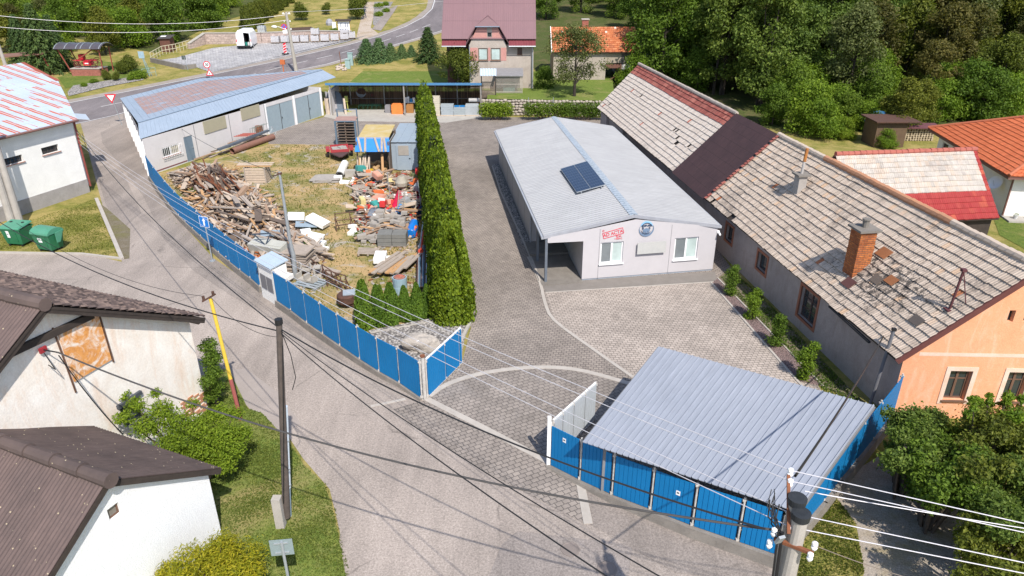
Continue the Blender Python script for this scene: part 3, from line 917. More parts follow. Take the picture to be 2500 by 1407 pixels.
# === office
def office():
 zE,zR=2.62,3.35
 FL,FR=G(1327,578,zE),G(1758,551,zE)
 BL,BR=G(1209,319,zE),G(1496,309,zE)
 RF,RB=G(1548,526,zR),G(1352,286,zR)
 t=thing('office_building','pale grey single-storey office with ribbed metal roof, solar panel and corner porch','office building',(FL+FR)/2*Vector((1,1,0))if False else((FL.x+FR.x)/2,(FL.y+FR.y)/2,0))
 ax=(BL-FL).normalized();ax.z=0;ax.normalize()
 W=V(G(1420,686).x,G(1420,686).y,0);E=V(G(1739,661).x,G(1739,661).y,0)
 ff=(E-W).normalized()
 Lb=(BL-FL).length-0.5
 porch=5.4
 PW=V(FL.x,FL.y,0)+ax*0.25+ff*0.18
 rise=lambda p:0
 # heights of the roof underside over the facade
 def roofz(p):
  L=(FR-FL).length;u=(Vector((p[0],p[1],0))-Vector((FL.x,FL.y,0))).dot((FR-FL).normalized())/L
  c=(RF-FL).dot((FR-FL).normalized())/L
  return(lerp(zE,zR,u/c)if u<c else lerp(zR,zE,(u-c)/(1-c)))-0.10
 L=(E-W).length
 uc=(Vector((RF.x,RF.y,0))-W).dot(ff)
 PL=V(FL.x,FL.y,0)+ff*0.0+ax*0.12
 h1=hole(W,E,1467,593,1519,641);h2=hole(W,E,1649,582,1700,631)
 m=MB()
 top=[(0,roofz(W)),(uc,roofz(W+ff*uc)+0.0),(L,roofz(E))]
 m.wall(W,E,0.10,top,[h1,h2],0.13,inward=ax)
 EB=E+ax*Lb;WB_=W+ax*porch
 m.wall(E,EB,0.10,[(0,roofz(E)),(Lb,roofz(E))])
 LWf=V(FL.x,FL.y,0)+ff*0.22
 LA,LB=LWf+ax*porch,LWf+ax*Lb
 m.wall(LB,LA,0.10,[(0,roofz(LA)+0.02),(Lb-porch,roofz(LA)+0.02)])
 m.wall(LA,WB_,0.10,[(0,roofz(LA)),((WB_-LA).length,roofz(WB_))])
 m.wall(WB_,W,0.10,[(0,roofz(W)),(porch,roofz(W))])
 cb=LB+(RB-BL)*Vector((1,1,0)).length*0
 u2=(Vector((RB.x,RB.y,0))-LB).dot(ff)
 m.wall(EB,LB,0.10,[(0,roofz(E)),((EB-LB).length-u2,roofz(W+ff*uc)),((EB-LB).length,roofz(LA))])
 # porch beam over the opening, flush with the front gable
 PWf=LWf
 m.faces([PWf+V(0,0,roofz(PWf)-.30),W+V(0,0,roofz(W)-.60),W+V(0,0,roofz(W)),PWf+V(0,0,roofz(PWf)),PWf+ax*.15+V(0,0,roofz(PWf)-.30),W+ax*.15+V(0,0,roofz(W)-.60),W+ax*.15+V(0,0,roofz(W)),PWf+ax*.15+V(0,0,roofz(PWf))],[(0,1,2,3),(7,6,5,4),(0,4,5,1)])
 m.build('wall',PANELWALL,t)
 # joints between the panels, plinth, slab
 j=MB()
 for px in(1461,1632):
  u,_=on_wall(W,E,px,640)
  p=W+ff*u-ax*0.004;j=MB()
  j.box(p+V(0,0,0),(0.018,0.010,roofz(p)-0.12),math.atan2(ff.y,ff.x),base=True);j.build('panel_joint',mat('joint_grey',(0.22,0.22,0.24)),t)
 for k in range(1,6):
  p=LB+(LA-LB)*(k/6)-ff*.004;j=MB()
  j.box(p,(0.010,0.018,roofz(LA)-.1),math.atan2(ff.y,ff.x),base=True);j.build('panel_joint',mat('joint_grey',(0.22,0.22,0.24)),t)
 pl=MB()
 q=[W-ax*-0.03,E+ax*0.03-ff*.03,EB-ff*.03,LB+ff*.03,LA+ff*.03,WB_+ff*.03]
 pl.prism([V(p.x,p.y,0)for p in q],0.0,0.102)
 pl.build('plinth',mat('blue_grey_plinth',(0.30,0.34,0.40)),t)
 fl=MB()
 fl.prism([LWf-ff*.3-ax*.3,W-ax*.3,WB_-ff*0.01,LA-ff*.3],0.0,0.06)
 fl.prism([LA-ff*0.35-ax*1.9,WB_-ff*.02-ax*1.9,WB_-ff*.02,LA-ff*.35],0.06,0.20)
 fl.build('porch_floor',CONC_D,t)
 for h,in((h1,),(h2,)):
  window(t,W,E,h,0.13,WHITEFRAME,fw=0.075,sill=WHITEFRAME,panes=[GLASS_GREY,GLASS_PALE],inward=ax)
  # roof: two ribbed sheets, verge trims, mesh ridge
 ROOFM=metal_roof('silver_ribbed_sheet',(0.335,0.34,0.355),(0.31,0.315,0.33),rough=0.6,metal=0.0)
 z_=V(0,0,0.0)
 corr('roof_sheet',[BL,FL,RF,RB],0.27,0.045,ROOFM,t)
 corr('roof_sheet',[FR,BR,RB,RF],0.27,0.045,ROOFM,t)
 m=MB()
 for a,b in((FL,RF),(RF,FR),(BR,RB),(RB,BL)):
  m=MB();m.beam(off(a,(0,0,1),-0.055),off(b,(0,0,1),-0.055),0.05,0.17);m.build('verge_trim',mat('verge_trim_grey',(0.34,0.35,0.39)),t)
 m=MB()
 m.beam(off(FL,(0,0,1),-0.09)-ff*.05,off(BL,(0,0,1),-0.09)-ff*.05,0.12,0.12)
 m.beam(off(FR,(0,0,1),-0.09)+ff*.05,off(BR,(0,0,1),-0.09)+ff*.05,0.12,0.12)
 m.build('gutter',mat('gutter_grey',(0.36,0.38,0.42),rough=0.4),t)
 g=NT('ridge_mesh_strip')
 v=g.coord('Object');x,y,z=g.sep(v)
 sq=g.math('GREATER_THAN',g.math('FRACT',g.math('MULTIPLY',y,3.0)),0.72)
 sq2=g.math('GREATER_THAN',g.noise(v,7,3),0.5)
 RM=g.finish(g.mix(g.math('MAXIMUM',sq,g.math('MULTIPLY',sq2,0.5)),(0.26,0.31,0.36),(0.48,0.53,0.58)),0.5,0.2)
 m=MB();sl1=(FL-RF).normalized();sl2=(FR-RF).normalized()
 up=V(0,0,0.055)
 m.slab([RF+sl1*.22+up,RF+up+V(0,0,.01),RB+up+V(0,0,.01),RB+sl1*.22+up],0.02)
 m.slab([RF+up+V(0,0,.01),RF+sl2*.22+up,RB+sl2*.22+up,RB+up+V(0,0,.01)],0.02)
 m.build('ridge_cap',RM,t)
 # porch posts
 PC=mat('post_grey',(0.13,0.15,0.18),(0.10,0.12,0.15),0.5)
 for k in(0.1,porch*0.52):
  m=MB();m.box(LWf+ax*k-ff*.05,(0.13,0.13,roofz(LWf)-.02),math.atan2(ff.y,ff.x),base=True)
  m.build('porch_post',PC,t)
 m=MB();p=LA-ff*.06-ax*0.1
 m.tube([p+V(0,0,0),p+V(0,0,2.45)],0.045,8);m.build('downpipe',mat('gutter_grey',(0.3,0.3,0.3)),t)
 # entrance door in the porch, and a lamp on the corner
 dA,dB=LA,WB_
 m=MB();p=lerp(LA,WB_,0.5)-ax*.03
 m.box(p,(1.0,0.06,2.05),math.atan2(ff.y,ff.x),base=True)
 dr=m.build('door',mat('dark_grey_door',(0.10,0.11,0.12)),t)
 m=MB();m.box(p-ax*.05+ff*.38+V(0,0,1.05),(.12,.05,.03),math.atan2(ff.y,ff.x));m.build('handle',GALV,dr)
 m=MB();p=E+V(0,0,2.25)+ff*.05;m.box(p,(.12,.14,.12));m.tube([p-ax*.12+V(0,0,-.02),p-ax*.3+V(0,0,-.08)],.05,8)
 m.build('security_camera',WHITEFRAME,t)
 # gravel and kerb along the left wall
 struct(MB().prism([LA-ff*.55,LA-ff*.02,LB-ff*.02,LB-ff*.55],0.0,0.03).build('gravel_strip',GRAVEL))
 # ----- writing and emblem on the gable
 RED=mat('red_lettering',(0.62,0.07,0.10),(0.55,0.06,0.09),0.6)
 th=math.atan2(ff.y,ff.x)
 def text(name,s,c_uz,size,m_,parent,tilt=0.0,bold=0.0,sx=1.0,k=0.012):
  cu=bpy.data.curves.new(name,'FONT');cu.body=s;cu.size=size;cu.extrude=0.004;cu.offset=bold
  cu.align_x='CENTER';cu.align_y='CENTER'
  o=bpy.data.objects.new(name,cu);COL.objects.link(o)
  me=bpy.data.meshes.new_from_object(o.evaluated_get(bpy.context.evaluated_depsgraph_get()))
  COL.objects.unlink(o);bpy.data.objects.remove(o)
  Mx=Matrix.Translation(W+ff*c_uz[0]+V(0,0,c_uz[1])-ax*k)@Matrix.Rotation(th,4,'Z')@Matrix.Rotation(PI/2,4,'X')@Matrix.Rotation(tilt,4,'Z')@Matrix.Diagonal((sx,1,1,1))
  me.transform(Matrix.Translation(-wloc(parent))@Mx)
  me.name=name;me.materials.clear();me.materials.append(m_)
  o=bpy.data.objects.new(name,me);COL.objects.link(o);o.parent=parent
  return o
 def uz(px,py):return on_wall(W,E,px,py)
 a,b=uz(1472,576),uz(1522,563)
 tilt=math.atan2(b[1]-a[1],b[0]-a[0])
 # the red stamp: outlined box, words, small ring and the lines below
 m=MB()
 c4=[uz(1471,570),uz(1520,556),uz(1523,569),uz(1474,583)]
 pt=[W+ff*u+V(0,0,z)-ax*0.012 for u,z in c4]
 for p,q in zip(pt,pt[1:]+pt[:1]):m.beam(p,q,0.012,0.03,up=(0,0,1))
 for k in(0.012,):
  for p,q in((lerp(pt[0],pt[3],1.0),lerp(pt[1],pt[2],1.0)),):m.beam(p,q,.010,.02)
 r0=uz(1473,564);c=W+ff*r0[0]+V(0,0,r0[1])-ax*.012
 ring=[c+ff*(.045*math.cos(t_))+V(0,0,.045*math.sin(t_))for t_ in np.linspace(0,2*PI,13)]
 m.tube(ring,0.011,5,False)
 a1,b1=uz(1500,583.5),uz(1510,583)
 m.beam(W+ff*a1[0]+V(0,0,a1[1])-ax*.012,W+ff*(a1[0]+.32)+V(0,0,a1[1]+.01)-ax*.012,.01,.022)
 st=m.build('stamp_lettering',RED,t)
 cc=uz(1496.5,570)
 text('lettering','AD ACTA',cc,0.25,RED,st,tilt,0.004,0.98)
 text('lettering','SK',uz(1511,577.5),0.20,RED,st,tilt*0.4,0.001,1.5)
 text('lettering','spol. s r.o.',uz(1512,583),0.075,RED,st,0.02,0.002,1.0)
 # round emblem: blue ring, arc with a bottom shade, small house and letters
 BL1=mat('emblem_light_blue',(0.25,0.48,0.72));BL2=mat('emblem_dark_blue',(0.035,0.07,0.14));BL3=mat('emblem_grey_blue',(0.15,0.22,0.33))
 ce=uz(1578,558);re=0.40
 C_=W+ff*ce[0]+V(0,0,ce[1])-ax*.010
 def arc(m_,r0,r1,t0,t1,k,n=26,w1=None):
  vs=[];fs=[]
  for i in range(n+1):
   q=lerp(t0,t1,i/n);s_=math.sin(PI*i/n)if w1 else 1.0
   ra,rb=r0+(0 if not w1 else(1-s_)*(r1-r0)*.5),r1-(0 if not w1 else(1-s_)*(r1-r0)*.5)
   for r_,kk in((ra,0),(rb,0),(ra,.02),(rb,.02)):
    vs.append(C_+ff*(r_*math.cos(q))+V(0,0,r_*math.sin(q))-ax*(k+kk))
  for i in range(n):
   a=i*4
   fs+=[(a+2,a+3,a+7,a+6),(a+1,a+5,a+7,a+3),(a,a+2,a+6,a+4)]
  m_.faces(vs,fs)
 m=MB();arc(m,.30,.41,R(15),R(165),0,w1=True);em=m.build('emblem',BL1,t)
 m=MB();arc(m,.33,.44,R(165),R(385),.006,w1=True);m.build('emblem_shade',BL3,em)
 m=MB();arc(m,.27,.315,R(190),R(330),.003,w1=True);arc(m,.29,.33,R(20),R(160),.008,w1=True);m.build('emblem_ring',BL2,em)
 m=MB()
 def q(x0,x1,z0,z1,k=.004):m.box(C_+ff*((x0+x1)/2)+V(0,0,(z0+z1)/2)-ax*(k+.008),(x1-x0,.016,z1-z0),th)
 q(-.19,.19,-.15,-.06);q(-.15,-.11,-.25,-.15);q(.11,.15,-.25,-.15);q(-.05,.05,-.25,-.15);q(-.1,-.07,-.22,-.15);q(.07,.1,-.22,-.15)
 m.poly([C_+ff*-.21+V(0,0,-.06)-ax*.02,C_+ff*.21+V(0,0,-.06)-ax*.02,C_+V(0,0,.04)-ax*.02])
 m.build('emblem_house',BL3,em)
 text('emblem_lettering','SHIP-ANI',(ce[0]+.01,ce[1]+.16),0.135,BL2,em,0,.006,1.0,.03)
 text('emblem_lettering','S',(ce[0]-.19,ce[1]+.03),0.16,BL2,em,0,.006,1.3,.03)
 text('emblem_lettering','K',(ce[0]+.17,ce[1]+.03),0.13,BL2,em,0,.006,1.1,.03)
 # pale frosted board on stand-offs
 p4=[W+ff*u+V(0,0,z)-ax*.17 for u,z in(uz(1553,619),uz(1622,613),uz(1626,586),uz(1558,590))]
 z0,z1=(p4[0].z+p4[1].z)/2,(p4[2].z+p4[3].z)/2
 P0,P1=V(p4[0].x,p4[0].y,0),V(p4[1].x,p4[1].y,0)
 m=MB();m.hexa([P0+V(0,0,z0),P1+V(0,0,z0),P1+ax*.02+V(0,0,z0),P0+ax*.02+V(0,0,z0),P0+V(0,0,z1),P1+V(0,0,z1),P1+ax*.02+V(0,0,z1),P0+ax*.02+V(0,0,z1)])
 for s_ in(.04,.96):
  for zz in(z0+.06,z1-.06):m.tube([lerp(P0,P1,s_)+V(0,0,zz),lerp(P0,P1,s_)+ax*.17+V(0,0,zz)],.012,6)
 m.build('sign_board',mat('frosted_board',(0.46,0.46,0.45),(0.40,0.41,0.41),0.4),t)
 # solar panels on the near slope
 s4=[(1408,470),(1478,451),(1433,393),(1368,412)]
 nrm=(RF-FL).cross(BL-FL).normalized();nrm=nrm if nrm.z>0 else-nrm
 def onroof(px,py,k):
  x,f,d=ray(px,py);P0_=FL+nrm*k
  tt=(P0_-V(0,0,CAM_H)).dot(nrm)/V(x,f,-d).dot(nrm)
  return V(0,0,CAM_H)+V(x,f,-d)*tt
 q4=[onroof(a_,b_,.2)for a_,b_ in s4]
 g=NT('solar_cells')
 v=g.coord('UV');x,y,z=g.sep(v)
 cx_=g.math('GREATER_THAN',g.math('FRACT',g.math('MULTIPLY',x,6)),0.93);cy_=g.math('GREATER_THAN',g.math('FRACT',g.math('MULTIPLY',y,10)),0.93)
 ln=g.math('MAXIMUM',cx_,cy_)
 SOLAR=g.finish(g.mix(g.math('MULTIPLY',ln,.55),(0.008,0.016,0.045),(0.10,0.13,0.19)),0.15,0.0,None,0.5)
 sp=thing('solar_panel','pair of dark blue solar panels mounted on the silver office roof','solar panel',tuple((q4[0]+q4[2])/2))
 for a0,a1 in((0.0,.495),(.505,1.0)):
  w4=[lerp(q4[0],q4[1],a0),lerp(q4[0],q4[1],a1),lerp(q4[3],q4[2],a1),lerp(q4[3],q4[2],a0)]
  mm=MB();mm.slab(w4,0.035);mm.build('panel_frame',GALV,sp)
  inn=[lerp(p,sum(w4,V(0,0,0))/4,.025)+nrm*.004 for p in w4]
  mm=MB();mm.poly(inn,[(0,0),(1,0),(1,1),(0,1)]);
  if(inn[1]-inn[0]).cross(inn[3]-inn[0]).z<0:mm.f[-1]=mm.f[-1][::-1];mm.uv[-1]=mm.uv[-1][::-1]
  mm.build('solar_cells',SOLAR,sp)
 mm=MB()
 for a0 in(.15,.85):
  p,r_=lerp(q4[0],q4[1],a0),lerp(q4[3],q4[2],a0)
  mm.beam(p-nrm*.08,r_-nrm*.08,.04,.04)
  for q_ in(p,r_):mm.beam(q_-nrm*.03,q_-nrm*.18,.04,.04)
 mm.build('mounting_rail',GALV,sp)
 return t
office()
def onplane(px,py,P0,nrm):
 x,f,d=ray(px,py)
 r_=V(x,f,-d)
 t=(Vector(P0)-V(0,0,CAM_H)).dot(nrm)/r_.dot(nrm)
 return V(0,0,CAM_H)+r_*t
def flat(p):return V(p[0],p[1],0)
RED_TILE=(0.26,0.075,0.055)
def reds(thr,col=RED_TILE):
 def f(g,x,y):
  wn=g.white(g.comb(g.math('FLOOR',x),g.math('FLOOR',y),7.7))
  return g.math('GREATER_THAN',wn,thr),col
 return f
def moss_patch(g,x,y):
# a black-moss stain spreading round the mast foot, and a few red replacement tiles
 dx=g.math('MULTIPLY',g.math('SUBTRACT',x,62.0),1/17.0);dy=g.math('MULTIPLY',g.math('SUBTRACT',y,6.0),1/6.0)
 d=g.math('SQRT',g.math('ADD',g.math('MULTIPLY',dx,dx),g.math('MULTIPLY',dy,dy)))
 n=g.noise(g.coord('UV',(0.9,1.3,1)),1.0,6,0.8,0.6)
 st=g.ramp(g.math('SUBTRACT',n,g.math('MULTIPLY',d,0.17)),[(0.42,0.0),(0.50,0.9)])
 wn=g.math('GREATER_THAN',g.white(g.comb(g.math('FLOOR',x),g.math('FLOOR',y),7.7)),0.996)
 return g.math('MAXIMUM',st,wn),g.mix(wn,(0.05,0.045,0.043),(0.36,0.14,0.07))
TILE_OLD=tile_mat('weathered_concrete_tiles',[(0.0,(0.43,0.345,0.28)),(0.3,(0.50,0.41,0.335)),(0.9,(0.56,0.46,0.38)),(1.0,(0.57,0.39,0.26))],0.62,(0.12,0.10,0.09),dscale=0.55,patch=moss_patch,lo=0.52)
TILE_PALE=tile_mat('pale_weathered_tiles',[(0.0,(0.57,0.48,0.41)),(0.5,(0.64,0.55,0.475)),(1.0,(0.68,0.59,0.51))],0.45,(0.22,0.18,0.16),dscale=0.5,patch=reds(0.994,(0.42,0.12,0.08)),lo=0.56)
TILE_RED=tile_mat('dark_red_tiles',[(0.0,(0.27,0.075,0.06)),(0.6,(0.37,0.12,0.095)),(1.0,(0.46,0.17,0.13))],0.3,(0.08,0.04,0.035),dscale=0.8)
TILE_CRIMSON=tile_mat('crimson_painted_tiles',[(0.0,(0.33,0.045,0.045)),(0.85,(0.36,0.06,0.055)),(1.0,(0.48,0.12,0.07))],0.1,(0.2,0.05,0.04))
TILE_CREAM=tile_mat('cream_lichened_tiles',[(0.0,(0.44,0.40,0.36)),(0.5,(0.52,0.475,0.43)),(1.0,(0.53,0.43,0.35))],0.45,(0.25,0.22,0.20),dscale=0.6)
TILE_ORANGE=tile_mat('bright_orange_tiles',[(0.0,(0.47,0.12,0.05)),(1.0,(0.56,0.155,0.068))],0.12,(0.3,0.09,0.05),dscale=0.4)
TILE_CLAY=tile_mat('old_orange_clay_tiles',[(0.0,(0.38,0.11,0.05)),(0.6,(0.50,0.17,0.07)),(1.0,(0.55,0.24,0.12))],0.35,(0.20,0.11,0.08),dscale=0.7,patch=reds(0.985,(0.62,0.55,0.48)))
TILE_MOSS=tile_mat('mossy_brown_shingles',[(0.0,(0.075,0.055,0.05)),(0.5,(0.15,0.11,0.10)),(1.0,(0.28,0.20,0.165))],0.5,(0.035,0.03,0.03),dscale=2.0)
def bitumen(name,c,c2,speck=0.5,seamc=None):
 g=NT(name)
 v=g.coord('Object');u=g.coord('UV')
 x,y,z=g.sep(u)
 col=g.mix(g.ramp(g.noise(v,0.8,5,0.7),[(0.35,0.0),(0.65,1.0)]),c,c2)
 col=g.mix(1.0,col,g.ramp(g.noise(g.coord('UV',(14,1.0,1)),1,4,0.8),[(0.3,0.8),(0.7,1.15)]),'MULTIPLY')
 sp=g.voro(v,5.5)
 m=g.math('MULTIPLY',g.math('LESS_THAN',sp,0.11),g.math('GREATER_THAN',g.noise(v,2.0,3),0.47))
 col=g.mix(g.math('MULTIPLY',m,speck),col,(0.5,0.42,0.28))
 if seamc:
  b=g.n.new('ShaderNodeTexBrick');g.L(u,b.inputs['Vector'])
  b.inputs['Scale'].default_value=1;b.inputs['Brick Width'].default_value=1.25;b.inputs['Row Height'].default_value=0.62
  b.inputs['Mortar Size'].default_value=0.012;b.inputs['Mortar Smooth'].default_value=0.4
  col=g.mix(g.math('MULTIPLY',b.outputs['Fac'],0.8),col,seamc)
  o=g.ramp(g.noise(v,3.5,5,0.8),[(0.70,0.0),(0.74,0.8)])
  col=g.mix(o,col,(0.30,0.12,0.05))
 return g.finish(col,0.8,0,None,0.25)
BITUMEN=bitumen('brown_bitumen_sheet',(0.125,0.092,0.084),(0.085,0.064,0.06),0.8)
BITUMEN_RED=bitumen('faded_red_brown_sheet',(0.135,0.096,0.088),(0.095,0.07,0.066),0.6)
SHEETBROWN=bitumen('dark_brown_roof_sheets',(0.072,0.04,0.042),(0.055,0.032,0.035),0.0,(0.03,0.02,0.02))
def brick_mat(name,c,c2,mortar,w_=0.26,h_=0.085):
 g=NT(name)
 v=g.coord('Object');x,y,z=g.sep(v)
 b=g.n.new('ShaderNodeTexBrick')
 g.L(g.comb(g.math('ADD',x,y),z),b.inputs['Vector'])
 b.inputs['Scale'].default_value=1;b.inputs['Brick Width'].default_value=w_;b.inputs['Row Height'].default_value=h_
 b.inputs['Mortar Size'].default_value=0.012
 b.inputs['Color1'].default_value=(*c,1);b.inputs['Color2'].default_value=(*c2,1);b.inputs['Mortar'].default_value=(*mortar,1)
 col=g.mix(1.0,b.outputs[0],g.ramp(g.noise(v,6,4,0.8),[(0.3,0.6),(0.7,1.2)]),'MULTIPLY')
 return g.finish(col,0.9,0,g.bump(b.outputs[1],-0.015,0.8),0.15)
BRICK=brick_mat('orange_brick',(0.50,0.17,0.055),(0.33,0.10,0.04),(0.22,0.11,0.07))
BRICK_RED=brick_mat('red_brick',(0.42,0.14,0.10),(0.34,0.11,0.08),(0.32,0.18,0.15))
STONEBLOCK=brick_mat('pale_stone_blocks',(0.50,0.40,0.36),(0.38,0.30,0.27),(0.26,0.21,0.19),0.6,0.32)
# === the long old tiled building
def long_house():
 zE,zR=2.55,6.19
 EN,EF=G(2190,878,zE),G(1458,263,zE)
 RN,RF=G(2543,656,zR),G(1560,157,zR)
 t=thing('long_tiled_house','long old house with sagging weathered grey tiled roof and faded orange gable','house',(14.5,22.8,0))
 ua,ub=0.464,0.59
 E=lambda u:lerp(EF,EN,u);Rr=lambda u:lerp(RF,RN,u)
 side=(RN-EN);side.z=0;side.normalize()
 gdir=(EF-EN).normalized()
 # roof deck under the tiles, then the tiles
 dk=MB();dn=V(0,0,-0.07)
 dk.slab([EF+dn,EN+dn,RN+dn,RF+dn],0.05)
 OE=lambda R0,E0:R0+(R0-E0)*Vector((1,1,0))*0.98+V(0,0,zE-zR)
 ON,OF=OE(RN,EN),OE(RF,EF)
 dk.slab([ON+dn,OF+dn,RF+dn,RN+dn],0.05)
 dk.build('roof_deck',DARKWOOD,t)
 roof=tiles('roof',[E(ub),E(1),Rr(1),Rr(ub)],78,16,TILE_OLD,t,ribs=2,h=0.02,lift=0.052,seed=4,skip=[(3,0),(14,0),(15,0)])
 # far pale section, red band below its ridge
 hs=set();rg=random.Random(6)
 for i,j in((8,2),(70,6),(72,6),(76,5),(78,4),(79,4),(86,5),(27,8)):hs.add((i,j))
 tiles('roof',[E(0),E(ua),Rr(ua),Rr(0)],92,15,TILE_PALE,t,ribs=1,h=0.012,lift=0.05,seed=5,skip=list(hs),keep=lambda u,v:v<0.80)
 tiles('roof',[E(0),E(ua),Rr(ua),Rr(0)],92,15,TILE_RED,t,ribs=1,h=0.012,lift=0.05,seed=5,keep=lambda u,v:v>0.80)
 nn=(E(ub)-E(ua)).cross(Rr(ua)-E(ua)).normalized()
 k=nn*0.075
 m=MB()
 c_=[E(ua)-(Rr(ua)-E(ua)).normalized()*.12+k,E(ub)-(Rr(ub)-E(ub)).normalized()*.12+k,Rr(ub)+k,Rr(ua)+k]
 L_,H_=(c_[1]-c_[0]).length,(c_[3]-c_[0]).length
 m.poly(c_,[(0,0),(L_,0),(L_,H_),(0,H_)])
 m.slab([p-nn*.004 for p in c_],0.03)
 m.build('roof_patch',SHEETBROWN,t)
 tiles('roof_edge',[E(ub)+k*1.2,E(ub+.006)+k*1.2,Rr(ub+.006)+k*1.2,Rr(ub)+k*1.2],1,26,TILE_RED,t,ribs=1,seed=9,keep=lambda u,v:int(v*26)%5!=2)
 tiles('roof',[ON,OF,RF,RN],120,12,TILE_OLD,t,ribs=1,h=.03,seed=8)
 ridge_caps('ridge_tiles',Rr(0)+V(0,0,.03),Rr(ua)+V(0,0,.03),62,mat('grey_ridge_tile',(.42,.36,.31),(.3,.25,.22),.9),t,.13)
 ridge_caps('ridge_tiles',Rr(ub)+V(0,0,.03),Rr(.70)+V(0,0,.03),16,TILE_OLD,t,.14)
 ridge_caps('ridge_tiles',Rr(.70)+V(0,0,.04),Rr(.905)+V(0,0,.04),26,mat('orange_ridge_tile',(0.46,0.22,0.12),(0.36,0.2,0.13),0.9),t,.15)
 ridge_caps('ridge_tiles',Rr(.905)+V(0,0,.03),Rr(1)+V(0,0,.03),12,TILE_OLD,t,.14)
 # walls
 A=flat(EN)+side*0.32+gdir*Vector((1,1,0))*0.12
 F_=flat(EF)+side*0.32-gdir*0.15
 Bn=flat(ON)-side*0.3+gdir*Vector((1,1,0))*0.12;Bf=flat(OF)-side*0.3
 L=(F_-A).length
 def H2(q):return hole(A,F_,*q)
 w1=(on_wall(A,F_,1789,575)[0],on_wall(A,F_,1773,560)[0],1.05,1.95)
 w2=(on_wall(A,F_,1875,630)[0],on_wall(A,F_,1853,610)[0],1.05,1.95)
 w3=(on_wall(A,F_,1993,760)[0],on_wall(A,F_,1951,740)[0],0.62,2.08)
 o1=(on_wall(A,F_,1600,400)[0],on_wall(A,F_,1520,330)[0],1.5,2.2)
 o2=(on_wall(A,F_,1510,330)[0],on_wall(A,F_,1480,300)[0],0.0,2.2)
 inn=side
 m=MB()
 m.wall(F_,A,0,[(0,2.52),(L,2.52)],[],0.2)if False else m.wall(A,F_,0,[(0,2.5),(L,2.5)],[w1,w2,w3,o1,o2],0.25,inward=inn)
 m.build('side_wall',GREYRENDER,t)
 OF_=mat('orange_window_surround',(0.33,0.13,0.075),(0.26,0.11,0.07),0.9)
 for w_ in(w1,w2,w3):
  fo=window(t,A,F_,w_,0.22,mat('dark_window_frame',(0.10,0.06,0.05)),GLASS,0.06,cols=2 if w_ is w3 else 1,rows=3 if w_ is w3 else 1,inward=inn)
  q=MB();u0,u1,z0,z1=w_;d=(F_-A).normalized();e=.13
  for a_,b_,c1_,c2_ in((u0-e,u0,z0-e,z1+e),(u1,u1+e,z0-e,z1+e),(u0,u1,z1,z1+e),(u0,u1,z0-e,z0)):
   P=lambda u,z,k_:A+d*u+inn*k_+V(0,0,z)
   q.hexa([P(a_,c1_,.05),P(b_,c1_,.05),P(b_,c1_,-.03),P(a_,c1_,-.03),P(a_,c2_,.05),P(b_,c2_,.05),P(b_,c2_,-.03),P(a_,c2_,-.03)])
  q.build('surround',OF_,fo)
 Lg=(Bn-A).length;u_r=(flat(RN)-A).dot((Bn-A).normalized())
 def H3(ul,ur,ll):a,b,c=on_wall(A,Bn,*ul),on_wall(A,Bn,*ur),on_wall(A,Bn,*ll);return(a[0],b[0],c[1],a[1])
 gw=[H3((2321,905),(2378,899),(2303,976)),H3((2470,892),(2524,885),(2453,956)),H3((2466,758),(2482,757),(2458,786)),H3((2504,764),(2520,763),(2496,792))]
 gw[1]=(gw[1][0],gw[1][1],gw[0][2],gw[0][3]);gw[3]=(gw[3][0],gw[3][1],gw[2][2],gw[2][3])
 sl=(zR-zE)/(flat(RN)-flat(EN)).length
 m=MB();m.wall(A,Bn,0,[(0,2.5+.1),(u_r,zR-.1),(Lg,2.6)],gw,0.2,inward=gdir*Vector((1,1,0)))
 m.build('gable_wall',ORANGEWALL,t)
 m=MB();m.wall(Bn,Bf,0,[(0,2.5),(L,2.5)]);m.wall(Bf,F_,0,[(0,2.5),((Bf-F_).length/2,zR-.1),((Bf-F_).length,2.5)])
 m.build('rear_wall',GREYRENDER,t)
 gi=gdir*Vector((1,1,0));gi.normalize()
 PALEP=mat('pale_plaster_band',(0.66,0.54,0.46),(0.68,0.42,0.30),0.9,scale=3)
 for w_ in gw[:2]:
  fo=window(t,A,Bn,w_,0.2,BROWNFRAME,GLASS,0.07,cols=2,rows=2,sill=BROWNFRAME,inward=gi)
  q=MB();u0,u1,z0,z1=w_;d=(Bn-A).normalized();e=.16
  P=lambda u,z,k_:A+d*u+gi*k_+V(0,0,z)
  for a_,b_,c1_,c2_ in((u0-e,u0,z0-e,z1+e),(u1,u1+e,z0-e,z1+e),(u0,u1,z1,z1+e)):
   q.hexa([P(a_,c1_,.02),P(b_,c1_,.02),P(b_,c1_,-.025),P(a_,c1_,-.025),P(a_,c2_,.02),P(b_,c2_,.02),P(b_,c2_,-.025),P(a_,c2_,-.025)])
  q.build('surround',PALEP,fo)
 for w_ in gw[2:]:window(t,A,Bn,w_,0.2,DARKWOOD,GLASS,0.04,cols=1,inward=gi)
 d=(Bn-A).normalized();zb_=on_wall(A,Bn,2260,869)[1]
 q=MB();q.hexa([A+d*.5+V(0,0,zb_)-gi*.006,A+d*(Lg-.3)+V(0,0,zb_+.03)-gi*.006,A+d*(Lg-.3)+V(0,0,zb_+.03)+gi*.02,A+d*.5+V(0,0,zb_)+gi*.02,A+d*.5+V(0,0,zb_+.14)-gi*.006,A+d*(Lg-.3)+V(0,0,zb_+.17)-gi*.006,A+d*(Lg-.3)+V(0,0,zb_+.17)+gi*.02,A+d*.5+V(0,0,zb_+.14)+gi*.02])
 q.build('plaster_band',PALEP,t)
 # verge board and gutter remains
 q=MB();ev=-gi*0.02
